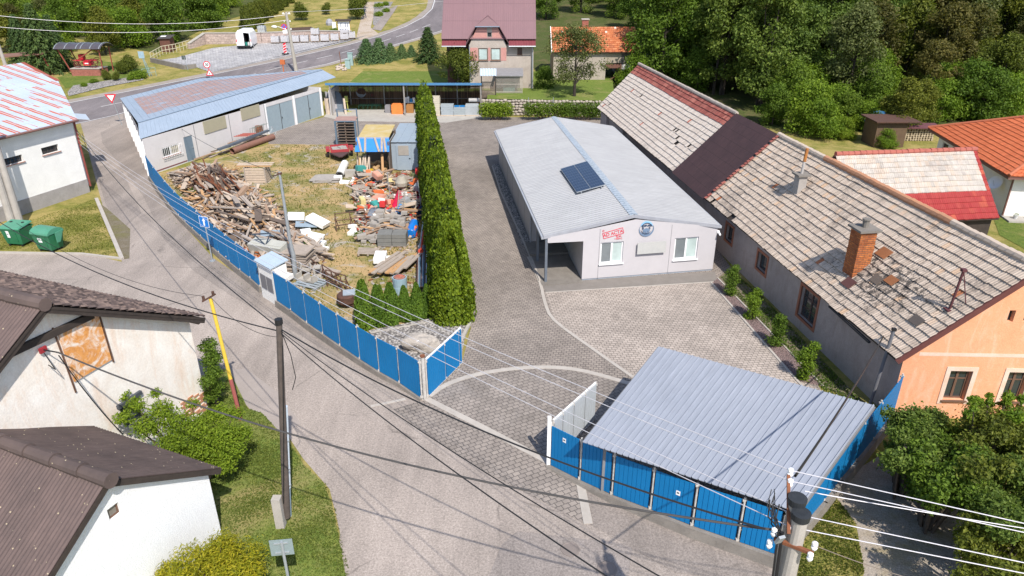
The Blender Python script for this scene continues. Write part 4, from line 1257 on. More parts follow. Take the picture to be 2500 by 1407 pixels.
 q.beam(EN+V(0,0,-.09)+ev,RN+V(0,0,-.09)+ev,0.08,0.2);q.beam(RN+V(0,0,-.09)+ev,ON+V(0,0,-.09)+ev,.08,.2)
 q.build('verge_board',mat('dark_red_verge',(0.13,0.045,0.04)),t)
 q=MB();q.beam(E(.965)+V(-.05,0,-.18),E(.90)+V(-.05,0,-.10),.1,.07);q.build('gutter',mat('black_gutter',(0.03,0.03,0.035)),t)
 # chimneys
 nr=(EN-EF).cross(RF-EF).normalized()
 def chim(px,py,toprow,w_,d_,m_,cap,nm):
  b=onplane(px,py,EN,nr)
  zt=VZ(b,toprow)
  th=math.atan2(gi.y,gi.x)-PI/2
  ch=MB();n_=max(3,int((zt-b.z)/0.085))if cap else 2
  if cap:
   z=b.z-.5;i=0
   while z<zt:
    e_=random.uniform(-.012,.012)
    ch.box(b*Vector((1,1,0))+V(0,0,z)+V(e_,e_*.5,0),(w_+e_,d_-e_,.083),th,base=True);z+=.083
  else:ch.box(b*Vector((1,1,0))+V(0,0,b.z-.5),(w_,d_,zt-b.z+.5),th,base=True)
  o=ch.build('chimney',m_,roof)
  q=MB();q.box(V(b.x,b.y,zt),(w_+.24,d_+.22,.09),th,base=True);q.build('chimney_cap',CONC_D,roof)
  return V(b.x,b.y,zt),th
 p,th=chim(2090,655,560,0.70,0.72,BRICK,True,'a')
 q=MB();q.tube([p,p+V(0,0,.4)],.13,10);q.lathe(p+V(0,0,.4),[(.17,0),(.17,.06)],10);q.build('chimney_pot',CONC_D,roof)
 q=MB();q.box(p+V(0,0,0),(.1,.1,.1));
 p,th=chim(1950,465,428,0.42,0.5,mat('grey_chimney_render',(0.36,0.33,0.31),(0.26,0.24,0.22),0.9),False,'b')
 q=MB();q.tube([p+V(0,0,.08),p+V(.03,0,.75)],.07,8);q.build('flue',mat('zinc_flue',(0.45,0.42,0.4)),roof)
 q=MB();q.tube([p+V(.03,0,.70),p+V(.06,0,1.35)],.085,8);q.build('rusty_flue',mat('orange_rust_pipe',(0.42,0.17,0.04),(0.25,0.1,0.05),0.9,scale=8),roof)
 # antenna mast on the slope
 b=onplane(2318,756,EN,nr);zt=VZ(b,660)
 q=MB();q.tube([b,V(b.x+.1,b.y,zt)],.045,8);q.tube([V(b.x+.1,b.y,zt),V(b.x+.3,b.y-.3,b.z+.1+0.3)],.018,6)
 q.box(V(b.x+.1,b.y,zt),(.16,.16,.10));q.box(b,(.3,.3,.05))
 q.build('mast',mat('dark_red_mast',(0.10,0.035,0.04)),roof)
 # moved slipped tiles and orange repair plates near the big chimney
 for px,py,s_,c in((2160,620,.32,(0.33,0.13,.055)),(2178,687,.26,(0.33,.13,.06)),(2074,693,.3,(0.12,.05,.045)),(2142,685,.26,(.14,.11,.09)),(2240,785,.26,(.11,.09,.08))):
  b=onplane(px,py,EN,nr)+nr*.085
  ex=(EN-EF).normalized()*s_;ey=(RN-EN).normalized()*s_*.7
  q=MB();q.slab([b-ex-ey,b+ex-ey,b+ex+ey,b-ex+ey],.02);q.build('repair_plate',mat('plate_%d'%int(c[0]*100+c[1]*1000),c),roof)
 return E,Rr,A,F_,side,gi,nr,EN
LH=long_house()
# === annex, orange house, garden behind
def annex():
 zR,zE=5.0,2.4
 RL,RR=G(2040,378,zR),G(2383,366,zR)
 ER=G(2440,533,zE);EL=RL+(ER-RR)
 t=thing('annex_building','low annex with cream tiled roof and crimson lower courses behind the long house','outbuilding',tuple(flat((EL+ER)/2)))
 k=lambda u,v:v>0.42 and u<0.965
 dn=V(0,0,-.06)
 m=MB();m.slab([EL+dn,ER+dn,RR+dn,RL+dn],.05)
 bk=(RR-ER)*Vector((1,1,0))
 BR,BL_=RR+bk+V(0,0,zE-zR),RL+bk+V(0,0,zE-zR)
 m.slab([BR+dn,BL_+dn,RL+dn,RR+dn],.05);m.build('roof_deck',DARKWOOD,t)
 tiles('roof',[EL,ER,RR,RL],38,13,TILE_CREAM,t,ribs=2,h=.03,lift=.04,keep=k)
 tiles('roof',[EL,ER,RR,RL],38,13,TILE_CRIMSON,t,ribs=2,h=.03,lift=.04,keep=lambda u,v:not k(u,v))
 tiles('roof',[BR,BL_,RL,RR],38,12,TILE_CREAM,t,ribs=1)
 ridge_caps('ridge_tiles',RL+V(0,0,.03),RR+V(0,0,.03),24,TILE_RED,t,.15)
 f=(ER-EL)*Vector((1,1,0));f.normalize();b=bk.normalized()
 c=[flat(EL)+b*.3+f*.2,flat(ER)+b*.3-f*.25,flat(BR)-b*.3-f*.25,flat(BL_)-b*.3+f*.2]
 m=MB();h=2.3
 for i in(0,2):m.wall(c[i],c[i+1],0,[(0,h),((c[i+1]-c[i]).length,h)])
 for i,j in((1,2),(3,0)):
  l=(c[j]-c[i]).length;m.wall(c[i],c[j],0,[(0,h),(l/2,zR-.15),(l,h)])
 m.build('wall',DARKWOOD,t)
annex()
def orange_house():
 zE,zR=2.9,5.0
 E1,E2=G(2266,313,zE),G(2463,431,zE)
 d=(E1-E2).normalized();s_=V(d.y,-d.x,0)
 t=thing('orange_roofed_house','white house with bright orange tiled hip roof at the right edge','house',tuple(flat(E2)))
 W_=11.0;L=(E1-E2).length
 E3,E4=E2+s_*W_,E1+s_*W_
 a1,a2=E2+s_*5.6+d*4.6+V(0,0,zR-zE),E1+s_*5.6-d*4.6+V(0,0,zR-zE)
 def hip(a,b,c,dd,nu,nv):
 # quad a-b eave, c-dd ridge (may be short)
  tiles('roof',[a,b,c,dd],nu,nv,TILE_ORANGE,t,ribs=1,h=.04,lift=.035)
 hip(E1,E2,a1,a2,46,16)
 hip(E2,E3,lerp(a1,a1,0)+s_*.05,a1-s_*.05,36,16)
 hip(E3,E4,a2,a1,46,16)
 hip(E4,E1,a2-s_*.05,a2+s_*.05,36,16)
 m=MB()
 for p,q in((E1,a2),(E2,a1),(E3,a1),(E4,a2),(a1,a2)):m.tube([p+V(0,0,.06),q+V(0,0,.1)],.11,8)
 m.build('ridge_tiles',mat('orange_ridge',(0.45,0.14,0.07)),t)
 m=MB();dn=V(0,0,-.05)
 for q in([E1,E2,a1,a2],[E2,E3,a1],[E3,E4,a2,a1],[E4,E1,a2]):m.slab([p+dn for p in q],.06)
 m.prism([flat(p)for p in(E1,E2,E3,E4)],zE-.2,zE-.1)
 m.build('soffit',GUTTER,t)
 i_=.7
 c=[flat(E1)+(s_-d)*i_,flat(E2)+(s_+d)*i_,flat(E3)+(-s_+d)*i_,flat(E4)+(-s_-d)*i_]
 m=MB()
 wh=(0.9,1.9,0.6,2.2)
 for k in range(4):
  l=(c[(k+1)%4]-c[k]).length
  m.wall(c[k],c[(k+1)%4],0,[(0,2.75),(l,2.75)],[wh]if k==0 else[],.15)
 m.build('wall',WHITEWALL,t)
 window(t,c[0],c[1],wh,.15,BROWNFRAME,GLASS,.06,cols=1)
 q=MB();p=c[1]+V(-.02,-.02,0);q.tube([V(p.x,p.y,0),V(p.x,p.y,2.7)],.06,8);q.build('downpipe',GUTTER,t)
 # terrace edge with pots
 st=MB();st.prism([c[1]-s_*.1-d*1.1,c[2]-d*1.1,c[2],c[1]-s_*.1],0,.12);struct(st.build('terrace',CONC))
 p=c[1]-s_*.35+d*1.2+V(0,0,1.9)
 sdh=thing('satellite_dish','white satellite dish on the wall of the orange roofed house','satellite dish',tuple(p))
 q=MB();ax=(-s_*.7-d*.5+V(0,0,.5)).normalized()
 q.lathe(p,[(.06,0),(.3,.05),(.42,.14),(.44,.15),(.3,.07),(.02,.02)],20,ax);q.build('dish',WHITEFRAME,sdh)
 q=MB();q.tube([p,p+s_*.35-V(0,0,.1)],.025,6);q.tube([p+V(0,0,-.3)+ax*.1,p+ax*.45],.012,5);q.build('arm',GALV,sdh)
 for k in range(4):
  b=c[1]+s_*(.5+k*.85)-d*.55+V(0,0,.12)
  pt=thing('flower_pot',['white','blue rimmed','terracotta','grey'][k]+' flower pot with a small plant on the terrace edge','flower pot',tuple(b),group='flower pots along the terrace')
  q=MB();q.lathe(b,[(.10,0),(.15,.2),(.16,.22),(.12,.2)],10);q.build('pot',mat('pot_%d'%k,[(.6,.6,.6),(.2,.3,.5),(.4,.12,.06),(.3,.3,.3)][k]),pt)
  leafy('plant',[b+V(0,0,.3)],[.14],60,.06,LEAF_MID,pt,seed=k)
 return
 # === white building at the left
def white_building():
 zE=5.2
 C_=G(188,291,zE)
 e=V(.36,.933,0).normalized();up=V(-e.y,e.x,0)
 k=0.2
 nr=(e).cross(up+V(0,0,k)).normalized();nr=nr if nr.z>0 else-nr
 Q=onplane(142,198,C_,nr);Rg=onplane(55,153,C_,nr)
 E0=C_-e*16;R0=Rg-e*24
 t=thing('white_storehouse','white rendered storehouse with pale blue sheet roof striped with rust','storehouse',tuple(flat(C_)))
 # roof
 def uvp(p):q=p-C_;return(q.dot(e)+40,q.dot(up))
 g=NT('rust_striped_sheet')
 v=g.coord('UV');x,y,z=g.sep(v)
 sx=g.math('MULTIPLY',x,1/0.84)
 fr=g.math('FRACT',sx)
 ds=g.math('ABSOLUTE',g.math('SUBTRACT',fr,0.5))
 cell=g.white(g.comb(g.math('FLOOR',sx),g.math('FLOOR',g.math('MULTIPLY',y,0.45)),2.0))
 w_=g.math('MULTIPLY',g.noise(g.coord('UV',(1.6,0.8,1)),1.3,5,.7),0.34)
 near=g.math('LESS_THAN',ds,g.math('ADD',0.05,w_))
 line=g.math('LESS_THAN',ds,0.045)
 rusty=g.math('MULTIPLY',near,g.math('GREATER_THAN',g.math('ADD',g.math('MULTIPLY',cell,.5),g.noise(g.coord('UV',(1.6,.35,1)),1.0,3,.6)),0.67))
 base=g.mix(g.ramp(g.noise(v,.5,4),[(.35,0.),(.65,1.)]),(0.42,0.485,0.57),(0.48,0.54,0.61))
 hl=g.math('LESS_THAN',g.math('ABSOLUTE',g.math('SUBTRACT',g.math('FRACT',g.math('MULTIPLY',y,0.5)),0.5)),0.008)
 base=g.mix(g.math('MULTIPLY',hl,.6),base,(0.25,0.3,0.35))
 col=g.mix(rusty,base,g.mix(g.noise(v,5,3),(0.52,0.13,0.07),(0.40,0.09,0.06)))
 col=g.mix(g.math('MULTIPLY',line,rusty),col,(0.66,0.42,0.33))
 RS=g.finish(col,0.55,0.1,None,0.35)
 pts=[E0,C_,Q,Rg,R0]
 m=MB();m.poly(pts,[uvp(p)for p in pts]);lo=[p-nr*.06 for p in pts];m.poly(lo[::-1])
 for i in range(5):m.poly([pts[(i+1)%5],pts[i],lo[i],lo[(i+1)%5]])
 bk=R0+(R0-E0)*Vector((1,1,0))+V(0,0,zE-Rg.z)
 bk2=Rg+(R0-E0)*Vector((1,1,0))+V(0,0,zE-Rg.z)
 m.slab([R0,Rg,bk2,bk],.06)
 rf=m.build('roof',RS,t)
 # standing seams, cut where the roof is cut
 m=MB();ln=(Rg-C_).dot(up)
 for i in range(-24,30):
  x_=((i+0.5)*.84)-(40-math.floor(40/.84)*.84)
  a=C_+e*x_
  if x_>(Rg-C_).dot(e)+.2:break
  p0=0.0
  if x_>0:
  # walk until inside the slanting edge
   q0,q1=(Q-C_),(Rg-C_)
   X0,Y0=q0 .dot(e),q0 .dot(up)
   X1,Y1=q1 .dot(e),q1 .dot(up)
   p0=x_/X0*Y0 if x_<X0 else Y0+(x_-X0)/(X1-X0)*(Y1-Y0)
  if p0>ln-.3:continue
  sv=up+V(0,0,k)
  m.beam(a+sv*p0+nr*.012,a+sv*ln+nr*.012,.022,.03)
 m.build('seam',RS,rf)
 m=MB();m.beam(lerp(Q,Rg,-.0)+nr*.01,Rg+nr*.01,.30,.015);
 m.build('rusty_verge',mat('brick_red_rust',(0.30,0.08,0.05),(0.24,0.07,0.045)),rf)
 m=MB();m.tube([E0+V(.06,-.02,-.08),C_+V(.06,-.02,-.08)],.075,8);m.build('gutter',GUTTER,t)
 # walls
 W0,W1=flat(E0)+up*.45,flat(C_)+up*.45-e*.1
 ch=(flat(Q)-flat(C_)).normalized();cn=V(-ch.y,ch.x,0)
 W2=flat(Q)+cn*.2+ch*2.0;W3=flat(Rg)-e*.3;W4=W0+(flat(R0)-flat(E0))*1.9;W5=W3+(flat(R0)-flat(E0))*.95
 L=(W1-W0).length
 def wn(ul,ur,ll):
  a,b,c=on_wall(W0,W1,*ul),on_wall(W0,W1,*ur),on_wall(W0,W1,*ll)
  return(a[0],b[0],c[1],(a[1]+b[1])/2)
 h1=wn((9,389),(53,377),(17,405));h2=wn((100,363),(141,351),(107,379))
 m=MB();m.wall(W0,W1,0,[(0,zE-.05),(L,zE-.05)],[h1,h2],.22)
 l2=(W2-W1).length;m.wall(W1,W2,0,[(0,zE),(l2,6.5)]);m.wall(W2,W5,0,[(0,6.5),((W5-W2).length,5.2)]);m.wall(W5,W4,0,[(0,5.2),((W4-W5).length,5.2)]);m.wall(W4,W0,0,[(0,5.1),((W4-W0).length/2,7.4),((W4-W0).length,5.1)])
 m.build('wall',WHITEWALL,t)
 SILL=mat('pink_brick_sill',(0.42,0.24,0.20),(0.34,0.18,0.15))
 for h in(h1,h2):window(t,W0,W1,h,.22,mat('dark_metal_grille',(0.06,0.05,0.05)),GLASS,.045,cols=5,rows=3,sill=SILL)
 n0=V(e.y,-e.x,0)
 q=MB();zb=0.95
 q.prism([W0+n0*.03,W1+n0*.03,W1+up*.1,W0+up*.1],0,zb)
 q.build('plinth',GREYBASE,t)
 # brown and white downpipe, bracket and canopy at the street corner
 q=MB();p=W1+ch*.25+V(.2,-.05,0);q.tube([V(p.x,p.y,.4),V(p.x,p.y,zE-.1)],.07,8);q.build('downpipe',mat('red_downpipe',(0.24,0.06,0.05)),t)
 q=MB();p=W1+ch*.75+V(.2,-.05,0);q.tube([V(p.x,p.y,.4),V(p.x,p.y,zE-.1)],.09,8);q.build('downpipe',WHITEFRAME,t)
 q=MB();p=W1+V(.1,-.1,4.1)
 q.tube([p,p+V(.6,-.2,.15),p+V(.6,-.2,-.75),p+V(0,0,-.6)],.02,6,False);q.build('wire_bracket',mat('black_iron',(0.03,.03,.035)),t)
 p=flat(C_)+ch*5.5
 cz=4.3
 q=MB();r4=[p+V(0,0,cz),p+ch*2.2+V(0,0,cz),p+ch*2.2-cn*1.2+V(0,0,cz-.25),p-cn*1.2+V(0,0,cz-.25)]
 q.slab(r4,.05);q.build('canopy',RS,t)
 return W0,W1,e,up
WB=white_building()
# === garage row
def garages():
 A,B=G(366,429),G(791,281)
 A.z=B.z=0
 EL,ER=G(341,340,2.87),G(820,189,2.87)
 zR=3.45
 RL,RR=G(337,300,zR),G(787,171,zR)
 B1,B2=G(293,240,2.75),G(487,192,2.75);B3=G(781,170,3.35)
 t=thing('garage_row','long low white garage block with pale blue sheet roof and rusty patches','garage',tuple(A))
 M1=metal_roof('pale_blue_sheet_roof',(0.30,0.36,0.44),(0.27,0.33,0.41),rough=0.5)
 M2=metal_roof('rust_washed_sheet_roof',(0.30,0.36,0.44),(0.29,0.34,0.41),(0.34,0.205,0.17),0.85,(0.5,3.2,1),0.41,rough=0.6)
 corr('roof_sheet',[EL,ER,RR,RL],0.45,0.02,M1,t,'seam')
 # rear slope: a fan of sheets from the ridge to the road side
 def rear(n0,n1,m_):
  for i in range(n0,n1):
   a0,a1=i/40,(i+1)/40
   def bk(s_):return lerp(B1,B2,s_/.42)if s_<.42 else lerp(B2,B3+V(0,.3,-.0),(s_-.42)/.58)
   yield lerp(RL,RR,a0),lerp(RL,RR,a1),bk(a1),bk(a0)
 for nm,r_,m_ in(('roof_sheet',range(0,40),None),):
  b1,b2=MB(),MB()
  for i,(p,q,r2,s_)in zip(r_,rear(0,40,None)):
   for j in range(12):
    v0,v1=j/12,(j+1)/12
    rust=0.18<v0+.02 and i<36 and v0<.80 and(i>1)
    quad=[lerp(p,s_,v0),lerp(q,r2,v0),lerp(q,r2,v1),lerp(p,s_,v1)]
    L_=22/40
    uv=[(i*L_,v0*12),((i+1)*L_,v0*12),((i+1)*L_,v1*12),(i*L_,v1*12)]
    (b2 if rust else b1).poly(quad,uv)
  o1=b1 .build('roof_sheet',M1,t);o2=b2 .build('rusty_roof_sheet',M2,t)
 q=MB()
 for i in range(41):
  s_=i/40;bk=lerp(B1,B2,s_/.42)if s_<.42 else lerp(B2,B3,(s_-.42)/.58)
  if(bk-lerp(RL,RR,s_)).length>.3:q.beam(lerp(RL,RR,s_)+V(0,0,.015),bk+V(0,0,.015),.025,.03)
 q.build('seam',M1,t)
 q=MB();q.beam(RL+V(0,0,.03),RR+V(0,0,.03),.18,.04);q.build('ridge_cap',mat('ridge_blue_grey',(0.26,0.33,0.42)),t)
 # walls
 L=(B-A).length;d=(B-A).normalized();inn=V(-d.y,d.x,0)
 def U(px,py=300):return on_wall(A,B,px,py)[0]
 g1=(U(655,305),U(719,290),0.02,2.45);g2=(U(726,290),U(785,270),0.02,2.45)
 wh=(U(396,372),U(438,360),on_wall(A,B,398,386)[1],on_wall(A,B,394,363)[1])
 dh=(U(454,370),U(474,360),0.02,2.02)
 m=MB();m.wall(A,B,0,[(0,2.80),(L,2.80)],[g1,g2,wh,dh],.12)
 C1,C2=flat(B1)+V(.35,-.2,0),flat(B2)+V(.2,-.3,0)
 m.wall(B,C2,0,[(0,2.8),((C2-B).length,2.7)]);m.wall(C2,C1,0,[(0,2.7),((C2-C1).length,2.7)])
 A2=flat(RL)
 m.wall(C1,A,0,[(0,2.66),((C1-A).length*.84,3.28),((C1-A).length,2.8)])
 m.build('wall',LIGHTWALL,t)
 DM=mat('blue_grey_garage_sheet',(0.27,0.335,0.375),(0.235,0.295,0.335),0.6)
 for gdr in(g1,g2):
  lf=MB()
  P=lambda u,z:A+d*u+inn*.02+V(0,0,z)
  dro=corr('garage_door',[P(gdr[0]+.04,gdr[2]),P(gdr[1]-.04,gdr[2]),P(gdr[1]-.04,gdr[3]-.04),P(gdr[0]+.04,gdr[3]-.04)],.2,.018,DM,t,'groove',thick=.03)
  mid=(gdr[0]+gdr[1])/2
  q=MB();q.beam(P(mid,.05)-inn*.03,P(mid,2.4)-inn*.03,.02,.05,up=d);q.box(P(mid+.12,1.1)-inn*.06,(.05,.05,.16));q.build('handle',mat('black_iron',(.03,.03,.035)),dro)
 q=MB()
 for u in(g1[0]-.12,(g1[1]+g2[0])/2,g2[1]+.12):q=MB();q.box(A+d*u-inn*.03,(.16,.06,2.75),math.atan2(d.y,d.x),base=True);q.build('door_post',WHITEFRAME,t)
 q=MB();q.box(A+d*((dh[0]+dh[1])/2)+inn*.05+V(0,0,.02),(dh[1]-dh[0]-.03,.05,1.98),math.atan2(d.y,d.x),base=True)
 dd=q.build('door',mat('blue_grey_door',(0.16,0.21,0.26),(0.14,0.19,0.24),.6),t)
 q=MB();q.box(A+d*(dh[1]-.15)+V(0,0,1.05),(.1,.08,.03));q.build('handle',GALV,dd)
 wf=window(t,A,B,wh,.12,WHITEFRAME,fw=.06,cols=2,sill=mat('brick_sill',(0.3,.16,.13)),panes=[GLASS,mat('drawn_curtain',(0.36,0.33,0.25))])
 q=MB()
 for i in range(12):
  u=lerp(wh[0]-.1,wh[1]+.1,i/11);q.tube([A+d*u-inn*.16+V(0,0,wh[2]-.12),A+d*u-inn*.16+V(0,0,wh[3]+.05)],.012,5)
 for z in(wh[2]-.05,wh[3]):q.tube([A+d*(wh[0]-.15)-inn*.16+V(0,0,z),A+d*(wh[1]+.15)-inn*.16+V(0,0,z)],.012,5)
 q.build('window_grille',WHITEFRAME,t)
 BG=mat('beige_board',(0.36,0.33,0.24),(0.32,0.295,0.22))
 for ul,ur,ll in(((494,298),(548,282),(500,328)),((586,267),(631,254),(589,296))):
  a,b,c=on_wall(A,B,*ul),on_wall(A,B,*ur),on_wall(A,B,*ll)
  q=MB();q.box(A+d*((a[0]+b[0])/2)-inn*.03+V(0,0,(a[1]+c[1])/2),(b[0]-a[0],.05,a[1]-c[1]),math.atan2(d.y,d.x));q.build('wall_board',BG,t)
 q=MB()
 for px in(470,560,650):
  u=U(px,330);q=MB();q.box(A+d*(u+.25)-inn*.012,(.05,.02,2.78),math.atan2(d.y,d.x),base=True);q.build('wall_rib',mat('joint_grey',(0.22,.22,.24)),t)
 q=MB();q.box(A+d*(dh[0]/2)-inn*.012+V(0,0,.16),(dh[0]-.1,.02,.08),math.atan2(d.y,d.x));q.build('brown_stripe',mat('maroon_stripe',(.2,.07,.08)),t)
 # white pilasters and brown base of the lane side
 c1=(A-C1);n=9;q=MB();q2=MB();dl=c1 .normalized();ol=V(dl.y,-dl.x,0)
 for i in range(n+1):
  p=lerp(C1,A,i/n)+ol*.06
  q=MB();q.box(p,(.16,.16,2.62),math.atan2(dl.y,dl.x),base=True);q.build('pilaster',WHITEFRAME,t)
 q2 .prism([C1+ol*.07,A+ol*.07,A,C1],0,.5);q2 .build('plinth',mat('brown_plinth',(0.20,.11,.095),(.15,.09,.08)),t)
 return A,B,d,inn
GA=garages()
# === open shed behind the yard
def open_shed():
 zt=3.25
 y0=74.6
 L0,R0=G(789,204,zt),G(1175,207,zt)
 yb=L0 .y+4.2
 t=thing('open_shed','long open storage shed with blue roof edge and dark slatted rear wall','shed',(-10,y0,0))
 X0,X1=-18.6,R0 .x
 yf=L0 .y+.3
 L0 .y=R0 .y=L0 .y
 m=MB();m.beam(V(X0-.3,L0 .y,zt-.08),V(X1,L0 .y,zt-.08),.06,.2);m.build('fascia',mat('blue_fascia',(0.07,0.20,0.38),(0.06,.17,.33),.5),t)
 m=MB();P=[V(X1,L0 .y+4.6,zt-.75),V(X0-.3,L0 .y+4.6,zt-.75),V(X0-.3,L0 .y,zt),V(X1,L0 .y,zt)]
 corr('roof_sheet',P,.3,.03,metal_roof('blue_sheet',(0.10,0.24,0.42),(.09,.2,.36)),t)
 m=MB();n=150
 for i in range(n):
  x=lerp(X0,X1,(i+.5)/n);h=2.35+random.uniform(-.08,.08)
  m.box(V(x,yb+random.uniform(-.01,.01),.12),((X1-X0)/n*random.uniform(.72,.92),.025,h),base=True)
 for z in(.7,1.5,2.2):m.beam(V(X0,yb+.06,z),V(X1,yb+.06,z),.05,.09)
 g=NT('brown_slats')
 v=g.coord('Object');x,y,z=g.sep(v)
 w_=g.white(g.comb(g.math('FLOOR',g.math('MULTIPLY',g.math('ADD',x,0.0),n/(X1-X0))),0.0,0.0))
 m.build('slat_wall',g.finish(g.ramp(w_,[(0,(0.05,.028,.02)),(.6,(.10,.055,.035)),(1,(.17,.10,.06))]),.85),t)
 PG=mat('grey_steel_post',(.30,.28,.26),(.22,.2,.18),.6,.2)
 for px in(848,932,990,1060,1114):
  x=(px-1250)*.0431;q=MB();q.box(V(x,yb-.15,0),(.13,.13,2.5),base=True);q.build('rear_post',PG,t)
 for x in(X0+.1,X1-.1,-11.0):q=MB();q.box(V(x,L0 .y+.15,0),(.14,.14,zt-.15),base=True);q.build('front_post',PG,t)
 q=MB();q.tube([V(X0,yb-.5,1.05),V(X1,yb-.5,1.05)],.025,6);q.build('rail',PG,t)
 q=MB();q.prism([V(X0-.1,L0 .y+.2,0),V(X0+.1,L0 .y+.2,0),V(X0+.1,yb,0),V(X0-.1,yb,0)],0,2.5);q.build('end_wall',LIGHTWALL,t)
 return X0,X1,L0 .y,yb
SH=open_shed()
# === carport and its supports
def carport():
 FL,FR,BR,BL_=G(1422,1079,2.2),G(1947,1250,2.2),G(2135,990,2.65),G(1608,846,2.65)
 t=thing('carport','flat carport roof of ribbed galvanised sheet inside the blue fence corner','carport',tuple(flat((FL+BR)/2)))
 corr('roof_sheet',[FL,FR,BR,BL_],0.19,0.034,metal_roof('ribbed_galvanised_roof',(0.28,0.302,0.355),(0.255,0.278,0.33),rough=.6,metal=.0),t,'rib')
 PG=mat('carport_post',(.2,.2,.21));c=(FL+FR+BR+BL_)/4
 q=MB()
 for a,b in((FL,BL_),(FR,BR),(lerp(FL,FR,.5),lerp(BL_,BR,.5))):q=MB();q.beam(lerp(a,b,.04)+V(0,0,-.10),b+V(0,0,-.10),.08,.12);q.build('rafter',PG,t)
 for p in(FL,FR,BR,BL_,lerp(FL,FR,.5),lerp(BL_,BR,.5)):
  b=lerp(p,c,.16);q=MB();q.box(flat(b),(.1,.1,p.z-.16),base=True);q.build('post',PG,t)
carport()
# === lower-left houses
def gable_house_A():
 eR,rN=V(-11.04,22.97,3.9),V(-12.9,17.8,7.0)
 eL=rN+(rN-eR)*Vector((1,1,0))+V(0,0,-3.1)
 bk=V(-.93,.37,0).normalized()
 Lr=11
 t=thing('stained_plaster_house','old house with rust-stained cream plaster gable, rusted shutter and mossy dark tile roof','house',tuple(flat(eR)))
 dn=V(0,0,-.06)
 m=MB();m.slab([eR+bk*Lr+dn,eR+dn,rN+dn,rN+bk*Lr+dn],.07);m.slab([eL+dn,eL+bk*Lr+dn,rN+bk*Lr+dn,rN+dn],.07);m.build('roof_deck',DARKWOOD,t)
 # right slope: small mossy shingles; eave runs from near (start) to far
 tiles('roof',[eR,eR+bk*Lr,rN+bk*Lr,rN],52,22,TILE_MOSS,t,ribs=1,h=.035,lift=.05,wob=.03,seed=21)
 P=[eL+bk*Lr,eL,rN,rN+bk*Lr]
 corr('roof_sheet',P,.13,.025,BITUMEN_RED,t,'sine',rows=6)
 q=MB()
 n=9
 for i in range(n):
  a,b=rN+bk*(Lr*i/n-.02),rN+bk*(Lr*(i+1)/n+.10)
  q.tube([a+V(0,0,.0),b+V(0,0,-.01)],[.20,.22],10)
 q.build('ridge_cap',BITUMEN,t)
 # gable wall, set back under the verge
 w0=flat(eR)+bk*.42+(flat(eL)-flat(eR)).normalized()*.35
 w1=flat(eL)+bk*.42-(flat(eL)-flat(eR)).normalized()*.35
 Lw=(w1-w0).length;g_=(w1-w0).normalized()
 zs=3.9+.35/(flat(rN)-flat(eR)).length*3.1
 # opening lower on the wall (dark shuttered window)
 a,b,c=on_wall(w0,w1,290,990),on_wall(w0,w1,335,958),on_wall(w0,w1,300,1040)
 hl=(min(a[0],b[0]),max(a[0],b[0])+.0,c[1]-.2,max(a[1],b[1])-.1)
 m=MB();m.wall(w1,w0,0,[(0,zs-.1),(Lw/2,6.85),(Lw,zs-.1)],[(Lw-hl[1],Lw-hl[0],hl[2],hl[3])],.2)
 s0,s1=w0+bk*(Lr-.8),w1+bk*(Lr-.8)
 m.wall(w0,s0,0,[(0,zs-.1),(Lr-.8,zs-.1)]);m.wall(s1,w1,0,[(0,zs-.1),(Lr-.8,zs-.1)]);m.wall(s0,s1,0,[(0,zs-.1),(Lw/2,6.85),(Lw,zs-.1)])
 m.build('wall',OLDPLASTER,t)
 u0,u1=Lw-hl[1],Lw-hl[0]
 q=MB();o=-bk
 for i in range(5):
  z=lerp(hl[2],hl[3],(i+.5)/5);q.beam(w1-g_*u0+bk*.12+V(0,0,z),w1-g_*u1+bk*.12+V(0,0,z),.04,(hl[3]-hl[2])/5*.92)
 q.beam(w1-g_*(u0-.1)-bk*.04+V(0,0,hl[3]+.06),w1-g_*(u1+.1)-bk*.04+V(0,0,hl[3]+.06),.12,.14)
 q.build('plank_shutter',mat('blue_grey_planks',(.075,.085,.10),(.05,.055,.065)),t)
 # rusted sheet shutter between two dark posts
 pr=[OP(px,py,w0,w1)for px,py in((140,815),(236,765),(270,878),(180,932))]
 g=NT('rust_stained_white_sheet');v=g.coord('Object')
 r_=g.noise(v,1.6,7,.75,1.4)
 RM=g.finish(g.mix(g.ramp(r_,[(.38,0.),(.54,1.)]),g.mix(g.noise(v,6,4),(.80,.76,.72),(.7,.6,.5)),g.mix(g.ramp(g.noise(v,9,5,.8),[(.35,0.),(.7,1.)]),(.72,.34,.10),(.50,.20,.06))),.8)
 q=MB();k=-bk*.05
 q.slab([p+k for p in pr],.04)if False else q.hexa([pr[3]+k*.2,pr[2]+k*.2,pr[2]+k,pr[3]+k,pr[0]+k*.2,pr[1]+k*.2,pr[1]+k,pr[0]+k])
 q.build('rusty_shutter',RM,t)
 for a,b in((pr[0]+g_*.10+V(0,0,.25),pr[3]+g_*.05-V(0,0,.35)),(pr[1]-g_*.05+V(0,0,.15),pr[2]-g_*.06-V(0,0,.12))):
  q=MB();q.beam(a+k*.5,b+k*.5,.04,.035,up=bk);q.build('shutter_post',mat('cracked_brown_wood',(.14,.07,.045),(.09,.05,.035),scale=8),t)
 a,b=OP(20,862,w0,w1),OP(222,768,w0,w1)
 q=MB();q.beam(a+k*1.5,b+k*1.5,.12,.2,up=(0,0,1));q.build('wall_beam',DARKWOOD,t)
 # verge boards and rafter end
 q=MB();q.beam(eR+V(0,0,-.16)+bk*.05,rN+V(0,0,-.16)+bk*.05,.06,.2);q.beam(eL+V(0,0,-.16)+bk*.05,rN+V(0,0,-.16)+bk*.05,.06,.2);q.build('verge_board',DARKWOOD,t)
